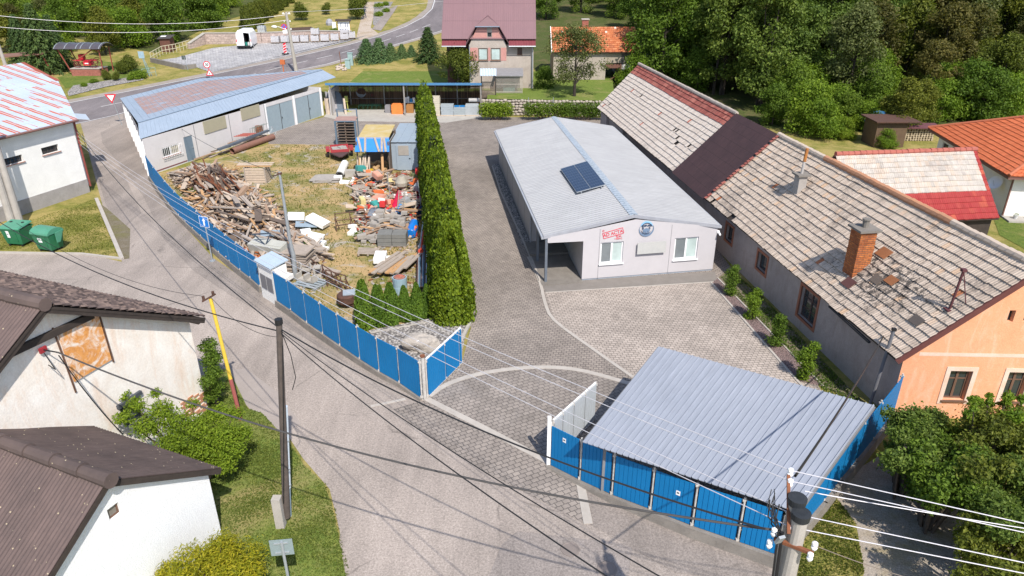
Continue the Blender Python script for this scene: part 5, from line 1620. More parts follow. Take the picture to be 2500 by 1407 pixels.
 q=MB();p=w0+V(0,0,zs-.28);q.tube([p-bk*.35-g_*.1,p+bk*.3-g_*.1],.12,7);q.build('rafter_end',mat('grey_timber',(.16,.12,.10)),t)
 # bare brick where plaster fell
 pb=OP(498,970,w0,w1)
 q=MB();
 for i in range(9):
  for j in range(4):
   if(i+j*2)%5==4:continue
   q.box(flat(w0)+g_*(.15+j*.27+(i%2)*.1)+V(0,0,.05+i*.09+j*.10)-bk*.012,(.25,.03,.07),math.atan2(g_.y,g_.x),base=True)
 q.build('bare_brick',mat('orange_broken_brick',(.46,.19,.10),(.52,.35,.26),scale=6),t)
 # bracket for the overhead cable
 p=OP(100,853,w0,w1)
 q=MB();q.box(p-bk*.08,(.22,.06,.16),math.atan2(g_.y,g_.x));q.build('cable_plate',mat('red_plate',(.35,.03,.04)),t)
 q=MB();q.tube([p-bk*.05,p-bk*.6-g_*.05],.02,6);q.tube([p-bk*.05-V(0,0,.05),p-bk*.35-V(0,0,.6),p-bk*.1-V(0,0,.5)],.015,5);q.build('cable_bracket',mat('black_cable',(.02,.02,.022),rough=.5),t)
 return p-bk*.6-g_*.05,w0,w1
HA=gable_house_A()
def gable_house_B():
 eR,rN=V(-8.37,16.5,2.4),V(-9.62,13.55,4.47)
 bk=V(-.92,.39,0).normalized()
 gd=(flat(rN)-flat(eR)).normalized()
 eL=rN+(rN-eR)*Vector((1,1,0))*1.8+V(0,0,-2.07*1.8)
 t=thing('white_cottage','low whitewashed cottage with brown bitumen roof and one small window','cottage',tuple(flat(eR)))
 Lr=9.0;Le=5.4
 m=MB();dn=V(0,0,-.05)
 m.slab([eR+bk*Le+dn,eR+dn,rN+dn,rN+bk*Le+dn],.06);m.slab([eL+dn,eL+bk*Lr+dn,rN+bk*Lr+dn,rN+dn],.06);m.build('roof_deck',DARKWOOD,t)
 corr('roof_sheet',[eR,eR+bk*Le,rN+bk*Le,rN],.12,.022,BITUMEN,t,'sine',rows=8)
 corr('roof_sheet',[eL+bk*Lr,eL,rN,rN+bk*Lr],.12,.022,BITUMEN_RED,t,'sine',rows=8)
 for i in range(7):
  q=MB();a,b=rN+bk*(i*.95-.12),rN+bk*(i*.95+.9)
  q.tube([a+V(0,0,.02),b],[.20,.17],12);q.build('ridge_cap',BITUMEN,t)
 w0=flat(eR)+bk*.22+gd*.28
 w1=flat(eL)+bk*.22-gd*.3
 Lw=(w1-w0).length;sl=2.07/(flat(rN)-flat(eR)).length
 ur=(flat(rN)-w0).dot(gd)
 z0,z1=2.4+.28*sl-.1,4.47-.1
 ul,lr=on_wall(w0,w1,270,1236),on_wall(w0,w1,287,1262)
 cx_,cz=(ul[0]+lr[0])/2,(ul[1]+lr[1])/2
 hw=(Lw-cx_-.16,Lw-cx_+.16,cz-.17,cz+.17)
 topL=z1-(Lw-ur)*sl
 m=MB();m.wall(w1,w0,0,[(0,topL),(Lw-ur,z1),(Lw,z0)],[hw],.12)
 s0,s1=w0+bk*(Le-.4),w1+bk*(Lr-.5)
 m.wall(w0,s0,0,[(0,z0),(Le-.4,z0)]);m.wall(s1,w1,0,[(0,topL),(Lr-.5,topL)]);m.wall(s0,s1,0,[(0,z0),(ur,z1),((s1-s0).length,topL)])
 m.build('wall',mat('fresh_whitewash',(.84,.85,.87),(.80,.80,.82),.9,scale=1.5,bump=.02),t)
 window(t,w1,w0,hw,.12,BROWNFRAME,glass('attic_glass',(.2,.18,.16)),.045,cols=1)
 q=MB();q.beam(eR+V(0,0,-.12)+bk*.03,rN+V(0,0,-.12)+bk*.03,.05,.16);q.beam(eL+V(0,0,-.12)+bk*.03,rN+V(0,0,-.12)+bk*.03,.05,.16);q.build('verge_board',DARKWOOD,t)
 q=MB();p=w0+V(0,0,z0-.12);q.beam(p-bk*.2-gd*.15,p+bk*.3-gd*.15,.12,.12);q.build('rafter_end',mat('grey_timber',(.16,.12,.1)),t)
gable_house_B()
# === garden terrace behind the yard
TZ=1.5
def terrace():
 m=MB();pts=[V(-18.8,79.6,0),V(-2.6,79.6,0),V(-2.6,75.6,0),V(10.5,74.5,0),V(12.5,93.75,0),V(-18.8,93.75,0)]
 m.prism(pts,-0.3,TZ);struct(m.build('garden_terrace',GRASS_GARDEN))
 # dry stone wall holding it
 rg=random.Random(3)
 t=thing('stone_retaining_wall','dry stone retaining wall under the garden behind the paved yard','wall',(0,75.2,0))
 q=MB();A,B=V(-3.2,75.2,0),V(10.6,74.1,0);L=(B-A).length;d=(B-A).normalized()
 x=0
 for row in range(6):
  u=0
  while u<L:
   s_=rg.uniform(.22,.5);h=rg.uniform(.18,.28)
   c=A+d*(u+s_/2)+V(0,rg.uniform(-.05,.05)+row*.04,.14+row*.26+rg.uniform(-.04,.04))
   n=len(q.v)
   q.lathe(c+V(0,-.0,-h/2),[(s_*.3,0),(s_*.5,h*.25),(s_*.5,h*.75),(s_*.32,h)],7)
   u+=s_*.95
 STN=mat('field_stone',(.42,.37,.31),(.27,.235,.20),.95,scale=1.6,fine=9,dirt=.3)
 q.build('stones',STN,t)
 q=MB();q.beam(A+V(0,.45,.75),B+V(0,.45,.75),.5,1.5);q.build('backing',mat('dark_joint_earth',(.09,.07,.055)),t)
terrace()
struct(MB().beam(V(-18.6,84.5,TZ+.08),V(-7.5,83.2,TZ+.08),.22,.16).build('garden_edge',KERB))
def TG(px,py,dz=0.0):return G(px,py,TZ+dz)
def purple_house():
 x0,x1=TG(1093,215).x,TG(1301,215).x
 y0=82.0
 # plan
 x0,x1=(1088-1250)*.0461,(1301-1250)*.0461
 t=thing('mauve_roofed_house','beige rendered house with large mauve metal roof and pink-banded gabled bay','house',(x0,y0,TZ))
 ze=VZ((0,y0),109);z_b=VZ((0,y0),95)
 yr,zr=88.4,13.2
 RM=metal_roof('mauve_metal_roof',(.215,.125,.135),(.185,.11,.12),rough=.42,metal=.15)
 g=NT('mauve_tile_sheet');v=g.coord('UV');x,y,z=g.sep(v)
 hl=g.math('LESS_THAN',g.math('FRACT',g.math('MULTIPLY',y,.42)),.035)
 vl=g.math('LESS_THAN',g.math('FRACT',g.math('MULTIPLY',x,.9)),.03)
 RM=g.finish(g.mix(g.math('MULTIPLY',g.math('MAXIMUM',hl,vl),.4),g.mix(g.noise(v,.6,4),(.235,.135,.145),(.19,.115,.125)),(.12,.07,.075)),.42,.15,None,.4)
 corr('roof_sheet',[V(x0-.15,y0-.3,z_b),V(x1+.25,y0-.3,z_b),V(x1+.25,yr,zr),V(x0-.05,yr,zr)],.22,.010,RM,t)
 corr('roof_sheet',[V(x1+.25,2*yr-y0+.3,z_b),V(x0-.15,2*yr-y0+.3,z_b),V(x0-.05,yr,zr),V(x1+.25,yr,zr)],.3,.025,RM,t)
 DR=metal_roof('dark_red_skirt',(.19,.05,.06),(.15,.04,.05))
 xb0,xb1=(1149-1250)*.0461,(1237-1250)*.0461
 for a,b in((x0-.1,xb0-.3),(xb1+.25,x1+.2)):
  corr('skirt_roof',[V(a,y0-.75,ze-.05),V(b,y0-.75,ze-.05),V(b,y0+.2,z_b+.1),V(a,y0+.2,z_b+.1)],.3,.02,DR,t)
  q=MB();q.tube([V(a,y0-.8,ze-.1),V(b,y0-.8,ze-.1)],.06,6);q.build('gutter',GALV,t)
  # walls
 A,B=V(xb0,y0-.15,0),V(xb1,y0-.15,0)
 def uz(px,py):return on_wall(A,B,px,py)
 def H(px0,py0,px1,py1):
  a,b=uz(px0,py0),uz(px1,py1);return(a[0],b[0],b[1],a[1])
 w1,w2=H(1167.5,118,1191,148),H(1198,118,1222,148);wa=H(1190,80,1200,91)
 zc=VZ((0,y0),66)
 m=MB();Lb=(B-A).length
 m.wall(A,B,TZ,[(0,ze-.1),(Lb/2-1.1,zc),(Lb/2+1.1,zc),(Lb,ze-.1)],[w1,w2,wa],.12)
 m.wall(B,V(xb1,y0,0),TZ,[(0,ze),(.15,ze)]);m.wall(V(xb0,y0+2,0),A,TZ,[(0,ze),(2.15,ze)])
 B0,B1=V(xb1,y0,0),V(x1,y0,0)
 def H2(px0,py0,px1,py1):
  a,b=on_wall(B0,B1,px0,py0),on_wall(B0,B1,px1,py1);return(a[0],b[0],b[1],a[1])
 w3,w4=H2(1263,117,1275,134),H2(1256,172,1273,180)
 m.wall(B0,B1,TZ,[(0,ze),((B1-B0).length,ze)],[w3,w4],.12)
 D=12.5
 m.wall(B1,B1+V(0,D,0),TZ,[(0,z_b),(D/2,zr-.2),(D,z_b)])
 m.wall(B1+V(0,D,0),V(x0,y0+D,0),TZ,[(0,z_b),(x1-x0,z_b)])
 m.wall(V(x0+.2,y0+D,0),V(x0+.2,y0+2,0),TZ,[(0,z_b),(D/2,zr-.2),(D-2,z_b+1)])
 m.build('wall',BEIGERENDER,t)
 m=MB();m.wall(V(x0+.2,y0+2,0),V(xb0,y0+2,0),TZ,[(0,ze+.5),(xb0-x0-.2,ze+.5)]);m.build('porch_wall',mat('dark_pink_wall',(.16,.07,.06)),t)
 # pink bands
 PW=PINKWALL
 def band(u0,u1,z0,z1,k=.02):
  q.hexa([A+V(u0,0,z0),A+V(u1,0,z0),A+V(u1,-k,z0),A+V(u0,-k,z0),A+V(u0,0,z1),A+V(u1,0,z1),A+V(u1,-k,z1),A+V(u0,-k,z1)])
 q=MB();za,zb=w1[2]-.02,w1[3]+.05
 band(0.02,w1[0]-.05,za,zb);q.build('pink_band',PW,t);q=MB();band(w1[1]+.05,w2[0]-.05,za,zb);q.build('pink_band',PW,t);q=MB();band(w2[1]+.05,Lb-.02,za,zb);q.build('pink_band',PW,t)
 q=MB();zt0=VZ((0,y0),92);s_=(zc-(ze-.1))/(Lb/2-1.1);ua=(zt0-ze+.1)/s_
 q.faces([A+V(ua,-.02,zt0),A+V(wa[0]-.05,-.02,zt0),A+V(wa[0]-.05,-.02,zc-.02),A+V(Lb/2-1.1,-.02,zc-.02)],[(0,1,2,3)]);q.build('pink_band',PW,t);q=MB()
 q.faces([A+V(wa[1]+.05,-.02,zt0),A+V(Lb-ua,-.02,zt0),A+V(Lb/2+1.1,-.02,zc-.02),A+V(wa[1]+.05,-.02,zc-.02)],[(0,1,2,3)])
 q.build('pink_band',PW,t)
 for w_ in(w1,w2):window(t,A,B,w_,.12,BROWNFRAME,GLASS_PALE,.09,cols=1,sill=BROWNFRAME)
 window(t,A,B,wa,.12,DARKWOOD,GLASS,.03,cols=1)
 window(t,B0,B1,w3,.12,BROWNFRAME,mat('brown_blind',(.12,.08,.07)),.07,cols=1,sill=BROWNFRAME)
 window(t,B0,B1,w4,.12,BROWNFRAME,GLASS,.06,cols=2)
 # bay roof with clipped front
 xm=(xb0+xb1)/2;zg=8.95;yk=y0-.55
 slm=(zr-z_b)/(yr-y0+.3)
 ym=y0-.3+(zg-z_b)/slm
 fz,hw=zc+.12,1.3
 for sgn in(-1,1):
  xe=xb0-.55 if sgn<0 else xb1+.55
  P0=V(xe,yk,ze-.25);P1=V(xe,y0+.2,ze-.1)
  q=MB();q.slab([P0,V(xm+sgn*hw,yk,fz),V(xm,yk+.8,zg),V(xm,ym+.1,zg+.02),P1],.06);o=q.build('bay_roof',RM,t)
 q=MB();q.slab([V(xm-hw,yk,fz),V(xm+hw,yk,fz),V(xm,yk+.8,zg)],.06);q.build('bay_roof',RM,t)
 q=MB();q.tube([V(xm-hw,yk-.05,fz-.05),V(xm+hw,yk-.05,fz-.05)],.06,6);q.build('gutter',mat('gutter_blue',(.2,.25,.32)),t)
 for x in(x1-.12,xb0+.05):
  q=MB();q.tube([V(x,y0-.3,ze-.1),V(x,y0-.25,TZ)],.06,6);q.build('downpipe',GALV,t)
  # lean-to canopy and slatted pen in front
 c=thing('slatted_lean_to','pale blue corrugated lean-to with slat railing in front of the mauve-roofed house','lean-to',(xm,y0-3,TZ))
 P=[V(*G(1172,186,3.6)),V(*G(1212,186,3.6)),V(*G(1212,168,4.1)),V(*G(1172,168,4.1))]
 corr('roof_sheet',P,.3,.06,mat('pale_blue_corrugated',(.45,.52,.60),(.40,.47,.55)),c,'sine')
 q=MB();a,b=G(1176,232,TZ),G(1210,232,TZ)
 for i in range(14):q.box(lerp(a,b,i/13)*Vector((1,1,0))+V(0,0,TZ-.3),(.06,.03,1.7),base=True)
 q.beam(a+V(0,0,1.3),b+V(0,0,1.3),.04,.06);q.beam(a+V(0,0,.3),b+V(0,0,.3),.04,.06);q.build('railing',mat('grey_timber_slat',(.28,.22,.18)),c)
 q=MB()
 for p in(a,b):q.box(flat(p)+V(0,0,TZ),(.1,.1,2.1),base=True)
 q.build('post',DARKWOOD,c)
 c=thing('slatted_pen','low slatted pen with flat grey roof beside the mauve-roofed house','pen',tuple(G(1242,228,TZ)))
 a,b=G(1211,228,TZ),G(1275,228,TZ);b.y=a.y
 q=MB()
 for i in range(26):q.box(lerp(a,b,i/25),(.045,.03,1.75),base=True)
 for z in(.15,.95,1.7):q.beam(a+V(0,0,z),b+V(0,0,z),.04,.06)
 for i in range(9):
  for p in(a,b):q.box(p+V(0,.3*i,0),(.03,.045,1.75),base=True)
 q.build('slats',mat('pale_slats',(.42,.38,.34)),c)
 q=MB();q.slab([a+V(-.1,-.2,1.85),b+V(.1,-.2,1.85),b+V(.1,2.6,2.25),a+V(-.1,2.6,2.25)],.08);q.build('roof',mat('grey_felt',(.24,.235,.245)),c)
 q=MB();q.box((a+b)/2+V(0,1.2,0),(1.3,.7,1.0),base=True);q.build('hutch',mat('green_hutch',(.05,.14,.12)),c)
purple_house()
def barn():
 y0=87.5;zg=1.2
 x0,x1=(1346-1250)*.0484,(1550-1250)*.0484
 ze,zr=VZ((0,y0),127),VZ((0,y0+3.6),67)
 t=thing('clay_tiled_barn','old barn with orange clay tile roof and open timber bay','barn',(x0,y0,zg))
 P=[V(x0,y0-.4,ze),V(x1+.2,y0-.4,ze),V(x1+.2,y0+3.8,zr),V(x0,y0+3.8,zr)]
 dn=V(0,0,-.06)
 m=MB();m.slab([p+dn for p in P],.06);m.build('roof_deck',DARKWOOD,t)
 rf=tiles('roof',P,44,12,TILE_CLAY,t,ribs=1,h=.04,lift=.05)
 tiles('roof',[V(x1+.2,y0+8,ze),V(x0,y0+8,ze),P[3],P[2]],44,12,TILE_CLAY,t,ribs=1)
 m=MB();q=m
 xm=lerp(x0,x1,.64);xw=lerp(x0,x1,.82)
 q.prism([V(x0+.2,y0,0),V(xm,y0,0),V(xm,y0+7.4,0),V(x0+.2,y0+7.4,0)],zg,ze)
 q.build('wall',mat('rough_stone_wall',(.40,.35,.30),(.28,.24,.21),.95,scale=3,fine=10),t)
 q=MB();q.prism([V(xm,y0+.02,0),V(xw,y0+.02,0),V(xw,y0+.4,0),V(xm,y0+.4,0)],zg+2.2,ze-.02);q.build('upper_wall',mat('straw_render',(.36,.31,.25),(.27,.23,.18),.95,scale=6,fine=14),t)
 q=MB();q.box(V((xm+xw)/2,y0-.03,zg+1.85),(xw-xm,.12,.45));q.box(V(xw,y0-.02,zg+1),(.18,.18,2.2));q.beam(V(xw-1.2,y0,zg+.3),V(xw,y0,zg+1.1),.1,.1);q.build('timber_frame',mat('reddish_timber',(.17,.08,.06)),t)
 q=MB();q.prism([V(xw,y0-.1,0),V(x1-.3,y0-.1,0),V(x1-.3,y0+7,0),V(xw,y0+7,0)],zg,ze-1.4);q.build('side_wall',mat('whitewashed_block',(.55,.54,.53),(.4,.38,.36),.95,scale=1),t)
 q=MB();q.prism([V(xw,y0+.0,0),V(x1-.3,y0+.0,0),V(x1-.3,y0+7,0),V(xw,y0+7,0)],ze-1.4,ze);q.build('board_wall',mat('grey_boards',(.12,.105,.1)),t)
 q=MB();x=(1427-1250)*.0495;q.box(V(x,y0+4.2,zr-.9),(.75,.6,1.7),base=True);q.build('chimney',BRICK_RED,rf)
 q=MB();q.box(V(x,y0+4.2,zr+.8),(.95,.8,.12),base=True);q.build('chimney_cap',CONC,rf)
 q=MB();q.beam(P[0]+V(-.05,0,.03),P[3]+V(-.05,0,.03),.08,.16);q.build('verge_board',WHITEFRAME,t)
barn()
# === blue sheet fences
BLUES=mat('blue_profiled_sheet',(0.006,0.17,0.42),(0.006,0.15,0.37),0.55,0.0,scale=0.7,fine=2,spec=0.2)
POSTM=mat('chipped_white_post',(0.52,0.50,0.48),(0.30,0.27,0.24),0.7,scale=9,dirt=0.5)
PLINTH=mat('old_fence_plinth',(0.25,0.225,0.20),(0.15,0.135,0.12),0.95,scale=1.8,bump=0.02,dirt=0.5)
def fence(t,pts,zb,zt,side=1,gap=0.05,pitch=0.145,plinth=True,rust=False,m=BLUES,ph=None,pw=.3,tops=None):
 n=len(pts)
 for i in range(n-1):
  a,b=flat(pts[i]),flat(pts[i+1])
  d=(b-a).normalized();o=V(d.y,-d.x,0)*side
  za,zb_=(zb[i],zb[i+1])if isinstance(zb,list)else(zb,zb)
  ta,tb=(zt[i],zt[i+1])if isinstance(zt,list)else(zt,zt)
  p,q=a+d*gap+o*.03,b-d*gap+o*.03
  P=[p+V(0,0,za+.02),q+V(0,0,zb_+.02),q+V(0,0,tb-.04),p+V(0,0,ta-.04)]
  if side<0:P=[P[1],P[0],P[3],P[2]]
  corr('sheet_panel',P,pitch,.016,m,t,'groove',thick=.02)
 for i in range(n):
  a=flat(pts[i]);za=zb[i]if isinstance(zb,list)else zb;ta=zt[i]if isinstance(zt,list)else zt
  q=MB();q.tube([a+V(0,0,max(0,za-.1)),a+V(0,0,ta+.03)],.035,8);q.box(a+V(0,0,za+.04),(.13,.07,.08));q.box(a+V(0,0,ta-.08),(.13,.07,.06))
  q.build('post',POSTM,t)
 if plinth:
  q=MB()
  w_=pw/2
  for i in range(n-1):
   a,b=flat(pts[i]),flat(pts[i+1]);d=(b-a).normalized();s_=V(-d.y,d.x,0)
   za,zb_=(zb[i],zb[i+1])if isinstance(zb,list)else(zb,zb)
   za=max(za,.06);zb_=max(zb_,.06)
   e=d*.03
   q.hexa([a-e-s_*w_,b+e-s_*w_,b+e+s_*w_,a-e+s_*w_,a-e-s_*w_*.8+V(0,0,za),b+e-s_*w_*.8+V(0,0,zb_),b+e+s_*w_*.8+V(0,0,zb_),a-e+s_*w_*.8+V(0,0,za)])
  q.build('plinth',PLINTH,t)
def fences():
 F1=[(366,430),(386,460),(414,497),(438,525),(454,541),(472.5,558),(492,576),(514,596),(536,616),(562,638),(588,659),(613,678),(637,699)]
 z=.33
 p1=[G(a,b,z)for a,b in F1]
 t=thing('blue_sheet_fence','long curving blue sheet fence with white posts between lane and junk yard','fence',tuple(flat(p1[0])))
 fence(t,p1,z,1.93)
 F2=[(677,733),(712,757),(751,787),(790,814),(832,843),(880,876),(927,906),(977,934),(1030,971)]
 zz=[.33,.33,.33,.32,.30,.26,.22,.16,.10]
 p2=[G(a,b,k)for(a,b),k in zip(F2,zz)]
 tt=[1.93,1.93,1.92,1.9,1.88,1.86,1.84,1.8,1.78]
 t=thing('blue_sheet_fence','blue sheet fence running from the meter cabinet to the gateway corner','fence',tuple(flat(p2[0])))
 fence(t,p2,zz,tt)
 # corner post with rusty cap
 q=MB();c=flat(p2[-1])+V(.12,0,0);q.tube([c,c+V(0,0,1.95)],.07,10);q.build('corner_post',POSTM,t)
 q=MB();q.cyl(c+V(0,0,1.95),.10,.05,12);q.build('post_cap',RUST,t)
 # short return panel
 a,b=G(1044,971),G(1127,888)
 t=thing('blue_gate_leaf','blue sheet gate leaf standing open beside the gravel bed with the boulder','gate',tuple(flat(a)))
 fence(t,[a,lerp(a,b,.50),lerp(a,b,.92),b],[.06]*4,[1.72]*4,plinth=False,gap=.03)
 q=MB();q.beam(a+V(0,0,.07),b+V(0,0,.07),.06,.06);q.beam(a+V(0,0,1.72),b+V(0,0,1.72),.05,.05);q.build('gate_frame',WHITEFRAME,t)
 # right: open grey-backed gate leaf
 a,b=G(1347,1128),G(1449,1030)
 t=thing('grey_gate_leaf','gate leaf with pale grey back standing open beside the carport','gate',tuple(flat(a)))
 GM=mat('pale_grey_sheet_back',(.44,.48,.52),(.40,.43,.47),.5)
 fence(t,[a,lerp(a,b,.2),lerp(a,b,.45),lerp(a,b,.72),b],[.12]*5,[1.72]*5,plinth=False,gap=.02,m=GM,pitch=.2)
 q=MB();q.beam(a+V(0,0,.1),b+V(0,0,.1),.06,.08);q.beam(a+V(0,0,1.72),b+V(0,0,1.72),.05,.05);q.build('gate_frame',WHITEFRAME,t)
 # front fence of the carport corner
 F3=[(1343,1133),(1416,1170),(1494,1206),(1588,1242),(1690,1282),(1801,1320),(1897,1353)]
 z3=[.06,.12,.22,.30,.34,.36,.38]
 p3=[G(a,b,k)for(a,b),k in zip(F3,z3)]
 t=thing('blue_sheet_fence','blue sheet fence with rusty posts in front of the carport','fence',tuple(flat(p3[0])))
 fence(t,p3,z3,[1.72,1.75,1.82,1.88,1.92,1.95,1.97],gap=.07,pw=.42)
 q=MB();c=flat(p3[0])+V(-.06,.02,0);q.box(c,(.12,.12,1.98),base=True);q.build('corner_post',WHITEFRAME,t)
 for px,py in((1380,1074),(1657,1202)):
  a,b=(p3[0],p3[1])if px<1400 else(p3[3],p3[4])
  p=OP(px,py,a,b);d=(flat(b)-flat(a)).normalized();o=V(d.y,-d.x,0)
  q=MB();q.box(p+o*.045,(.13,.012,.16),math.atan2(d.y,d.x));pl=q.build('notice_plate',WHITEFRAME,t)
  q=MB();q.box(p+o*.053+V(0,0,.01),(.07,.006,.05),math.atan2(d.y,d.x));q.build('notice_print',mat('grey_print',(.08,.09,.1)),pl)
 F4=[(1897,1353),(1950,1290),(2008,1222),(2048,1170),(2086,1124),(2128,1072),(2180,1004)]
 p4=[G(a,b,.38)for a,b in F4]
 t=thing('blue_sheet_fence','blue sheet fence on the right side of the carport up to the orange gable','fence',tuple(flat(p4[0])))
 fence(t,p4,.38,1.97,gap=.02,pw=.4)
 # meter cabinet in the fence line
 A,B=G(641,712,.3),G(676,733,.3);A.z=B.z=0
 d=(B-A).normalized();n=V(-d.y,d.x,0)
 t=thing('meter_cabinet','white electric meter cabinet with pale blue sheet roof built into the blue fence','cabinet',tuple(A))
 zt=2.02
 w_=.75
 q=MB();q.prism([A-n*.03,B-n*.03,B+n*w_,A+n*w_],0,zt);q.build('body',WHITEWALL,t)
 q=MB();q.slab([A-d*.08-n*.16+V(0,0,zt+.02),B+d*.08-n*.16+V(0,0,zt+.02),B+d*.08+n*(w_+.1)+V(0,0,zt+.2),A-d*.08+n*(w_+.1)+V(0,0,zt+.2)],.06);r_=q.build('roof',mat('pale_blue_flat_sheet',(.40,.48,.56),(.34,.42,.5),.5),t)
 q=MB();q.prism([A-n*.031,B-n*.031,B+n*(w_-.02),A+n*(w_-.02)],zt-.02,zt+.03);q.build('fascia',mat('grey_fascia',(.2,.22,.26)),t)
 L=(B-A).length;DG=mat('grey_cabinet_door',(.17,.17,.185),(.15,.15,.165),.5)
 for s_ in(.28,.72):
  q=MB();q.box(A+d*(L*s_)-n*.045+V(0,0,.62),(L*.38,.03,.75),math.atan2(d.y,d.x),base=True);q.build('door',DG,t)
 return
fences()
# === poles, cables, signs
CONCPOLE=mat('concrete_pole',(.40,.37,.34),(.28,.26,.235),.9,scale=1.5,dirt=.25)
TARWOOD=mat('tarred_wood_pole',(.11,.088,.078),(.06,.05,.046),.85,scale=4)
BLACK=mat('black_cable',(.02,.02,.022),rough=.5)
ALU=mat('bare_aluminium_wire',(.62,.60,.64),(.55,.54,.57),.4,.2)
PORC=mat('white_porcelain',(.85,.85,.86),(.8,.8,.82),.2,fine=3,spec=.6)
def cyl_thing(name,label,cat,base,parts,group=None):
 t=thing(name,label,cat,tuple(base),group=group)
 for nm,b,m_ in parts:b.build(nm,m_,t)
 return t
def cable(a,b,sag,r,m_,label,group=None,n=22,name='cable'):
 a,b=Vector(a),Vector(b)
 pts=[lerp(a,b,i/n)-V(0,0,4*sag*(i/n)*(1-i/n))for i in range(n+1)]
 q=MB();q.tube(pts,r,5,False)
 return tag(q.build(name,m_),label,'cable',group)
def poles():
# twin concrete pole at the white storehouse
 t=thing('twin_concrete_pole','pair of leaning concrete poles in front of the white storehouse','utility pole',tuple(G(43,556)))
 for(bx,by),(tx,ty)in(((33,558),(0,458)),((51,554),(8,430))):
  b=G(bx,by);dx=G(bx,by);e_=V(b.x-.15,b.y+.3,7.6)
  q=MB();q.tube([b-V(0,0,.2),e_],[.24,.15],12);q.build('pole',CONCPOLE,t)
  # far-left street pole beyond the storehouse
 b=GT(38,232);q=MB();q.tube([b,b+V(-.5,0,9)],[.22,.14],10)
 t=cyl_thing('concrete_pole','concrete pole behind the white storehouse at the left edge','utility pole',b,[('pole',q,CONCPOLE)])
 farL=b+V(-.5,0,8.5)
 # lamp pole by the main road
 b=GT(724,180);zt=VZ(b,30);q=MB();top=V(b.x-.35,b.y,zt);q.tube([b,top],[.24,.15],10)
 a=MB();a.tube([V(b.x-.3,b.y,zt-2.1),V(b.x-1.5,b.y-.3,zt-1.6)],.04,6);
 l=MB();l.lathe(V(b.x-1.9,b.y-.35,zt-1.62),[(.05,-.3),(.14,-.1),(.15,.2),(.06,.35)],8,(1,.2,-.1))
 i_=MB()
 for k in range(3):
  for s_ in(-.35,.35):i_.cyl(top+V(s_,0,-.2-k*.9),.07,.18,8)
 i_.tube([top+V(-.5,0,-.2),top+V(.5,0,-.2)],.04,6)
 cyl_thing('lamp_pole','grey concrete pole with street lamp beside the main road bend','street lamp',b,[('pole',q,CONCPOLE),('lamp_arm',a,GALV),('lamp',l,PORC),('insulators',i_,PORC)])
 roadtop=top
 for k in(0,1.2):cable(farL-V(0,0,k),top+V(0,0,-.3-k*.5),1.0,.022,ALU,'aluminium line crossing above the forecourt trees','lines along the main road')
 cable(top,top+V(45,60,3),1.5,.022,ALU,'aluminium line running off over the road bend from the lamp pole')
 # galvanised lamp post in the yard
 b=G(722,681);zt=VZ(b,420);x1=(682-CX)*(b.y*math.cos(PITCH)+(CAM_H-zt)*math.sin(PITCH))/FPX
 q=MB();q.tube([b,lerp(b,V(b.x+.05,b.y,1.3),1.0),V(lerp(b.x,x1,.35),b.y,2.2),V(x1,b.y,zt)],[.13,.12,.09,.06],12)
 q2=MB();q2 .box(V(x1,b.y,zt-.08),(.2,.12,.1));q2 .tube([V(x1,b.y,zt-.1),V(x1-.35,b.y+.1,zt-.25)],.03,6)
 yl=V(x1,b.y,zt-.1)
 cyl_thing('steel_lamp_post','tall bent galvanised post standing in the junk yard','post',b,[('pole',q,GALV),('bracket',q2,RUSTDARK)])
 # tarred wooden pole on a concrete stub, with its cable tube
 b=G(690,1284);zt=VZ(b,793);x1=(680-CX)*(b.y*math.cos(PITCH)+(CAM_H-zt)*math.sin(PITCH))/FPX
 top=V(x1,b.y+.05,zt)
 q=MB();q.tube([b+V(.12,.12,.25),top],[.115,.082],12)
 c=MB();c.box(b+V(-.02,-.05,0),(.26,.24,1.15),base=True)
 cp=MB();cp.cyl(top,.105,.14,12)
 w_=MB();w_.tube([b+V(.16,-.02,.9),lerp(b,top,.5)+V(.11,-.11,0),top+V(.05,-.12,-.6)],.018,5)
 w_.tube([top+V(.08,-.1,-.25),top+V(.22,-.1,-.9),top+V(.26,-.1,-1.6),top+V(.12,-.1,-2.0)],.012,5)
 cyl_thing('wooden_pole','tarred wooden pole with black cap on a concrete stub in the grass verge','utility pole',b,[('pole',q,TARWOOD),('stub',c,CONCPOLE),('cap',cp,BLACK),('pole_cable',w_,BLACK)])
 p0=G(708,1262);z_=VZ(p0,992);p1=V((697-CX)*(p0 .y*math.cos(PITCH)+(CAM_H-z_)*math.sin(PITCH))/FPX,p0 .y,z_)
 q=MB();q.tube([p0,lerp(p0,p1,.30)],.05,8);q2=MB();q2 .tube([lerp(p0,p1,.28),p1],.062,8)
 q3=MB()
 for k in(.3,.45,.7):q3 .cyl(lerp(p0,p1,k),.075,.05,8)
 cyl_thing('cable_tube','pale blue plastic cable tube standing beside the tarred pole','pipe',p0,[('lower_tube',q,mat('grey_blue_tube',(.25,.33,.40))),('tube',q2,mat('pale_blue_tube',(.55,.62,.70))),('clip',q3,GALV)])
 woodtop=top
 # yellow and red steel post
 b=G(588,1026);zt=VZ(b,730);x1=(514-CX)*(b.y*math.cos(PITCH)+(CAM_H-zt)*math.sin(PITCH))/FPX
 top=V(x1,b.y,zt);mid=lerp(b,top,.36)
 q=MB();q.tube([mid,top],[.066,.06],10);q2=MB();q2 .tube([b,mid],.07,10)
 q3=MB();q3 .beam(top+V(-.28,-.05,-.08),top+V(.18,.05,.16),.05,.05)
 for s_ in(-.24,.12):q3 .cyl(top+V(s_,0,.02+(.12 if s_>0 else-.06)),.05,.14,8)
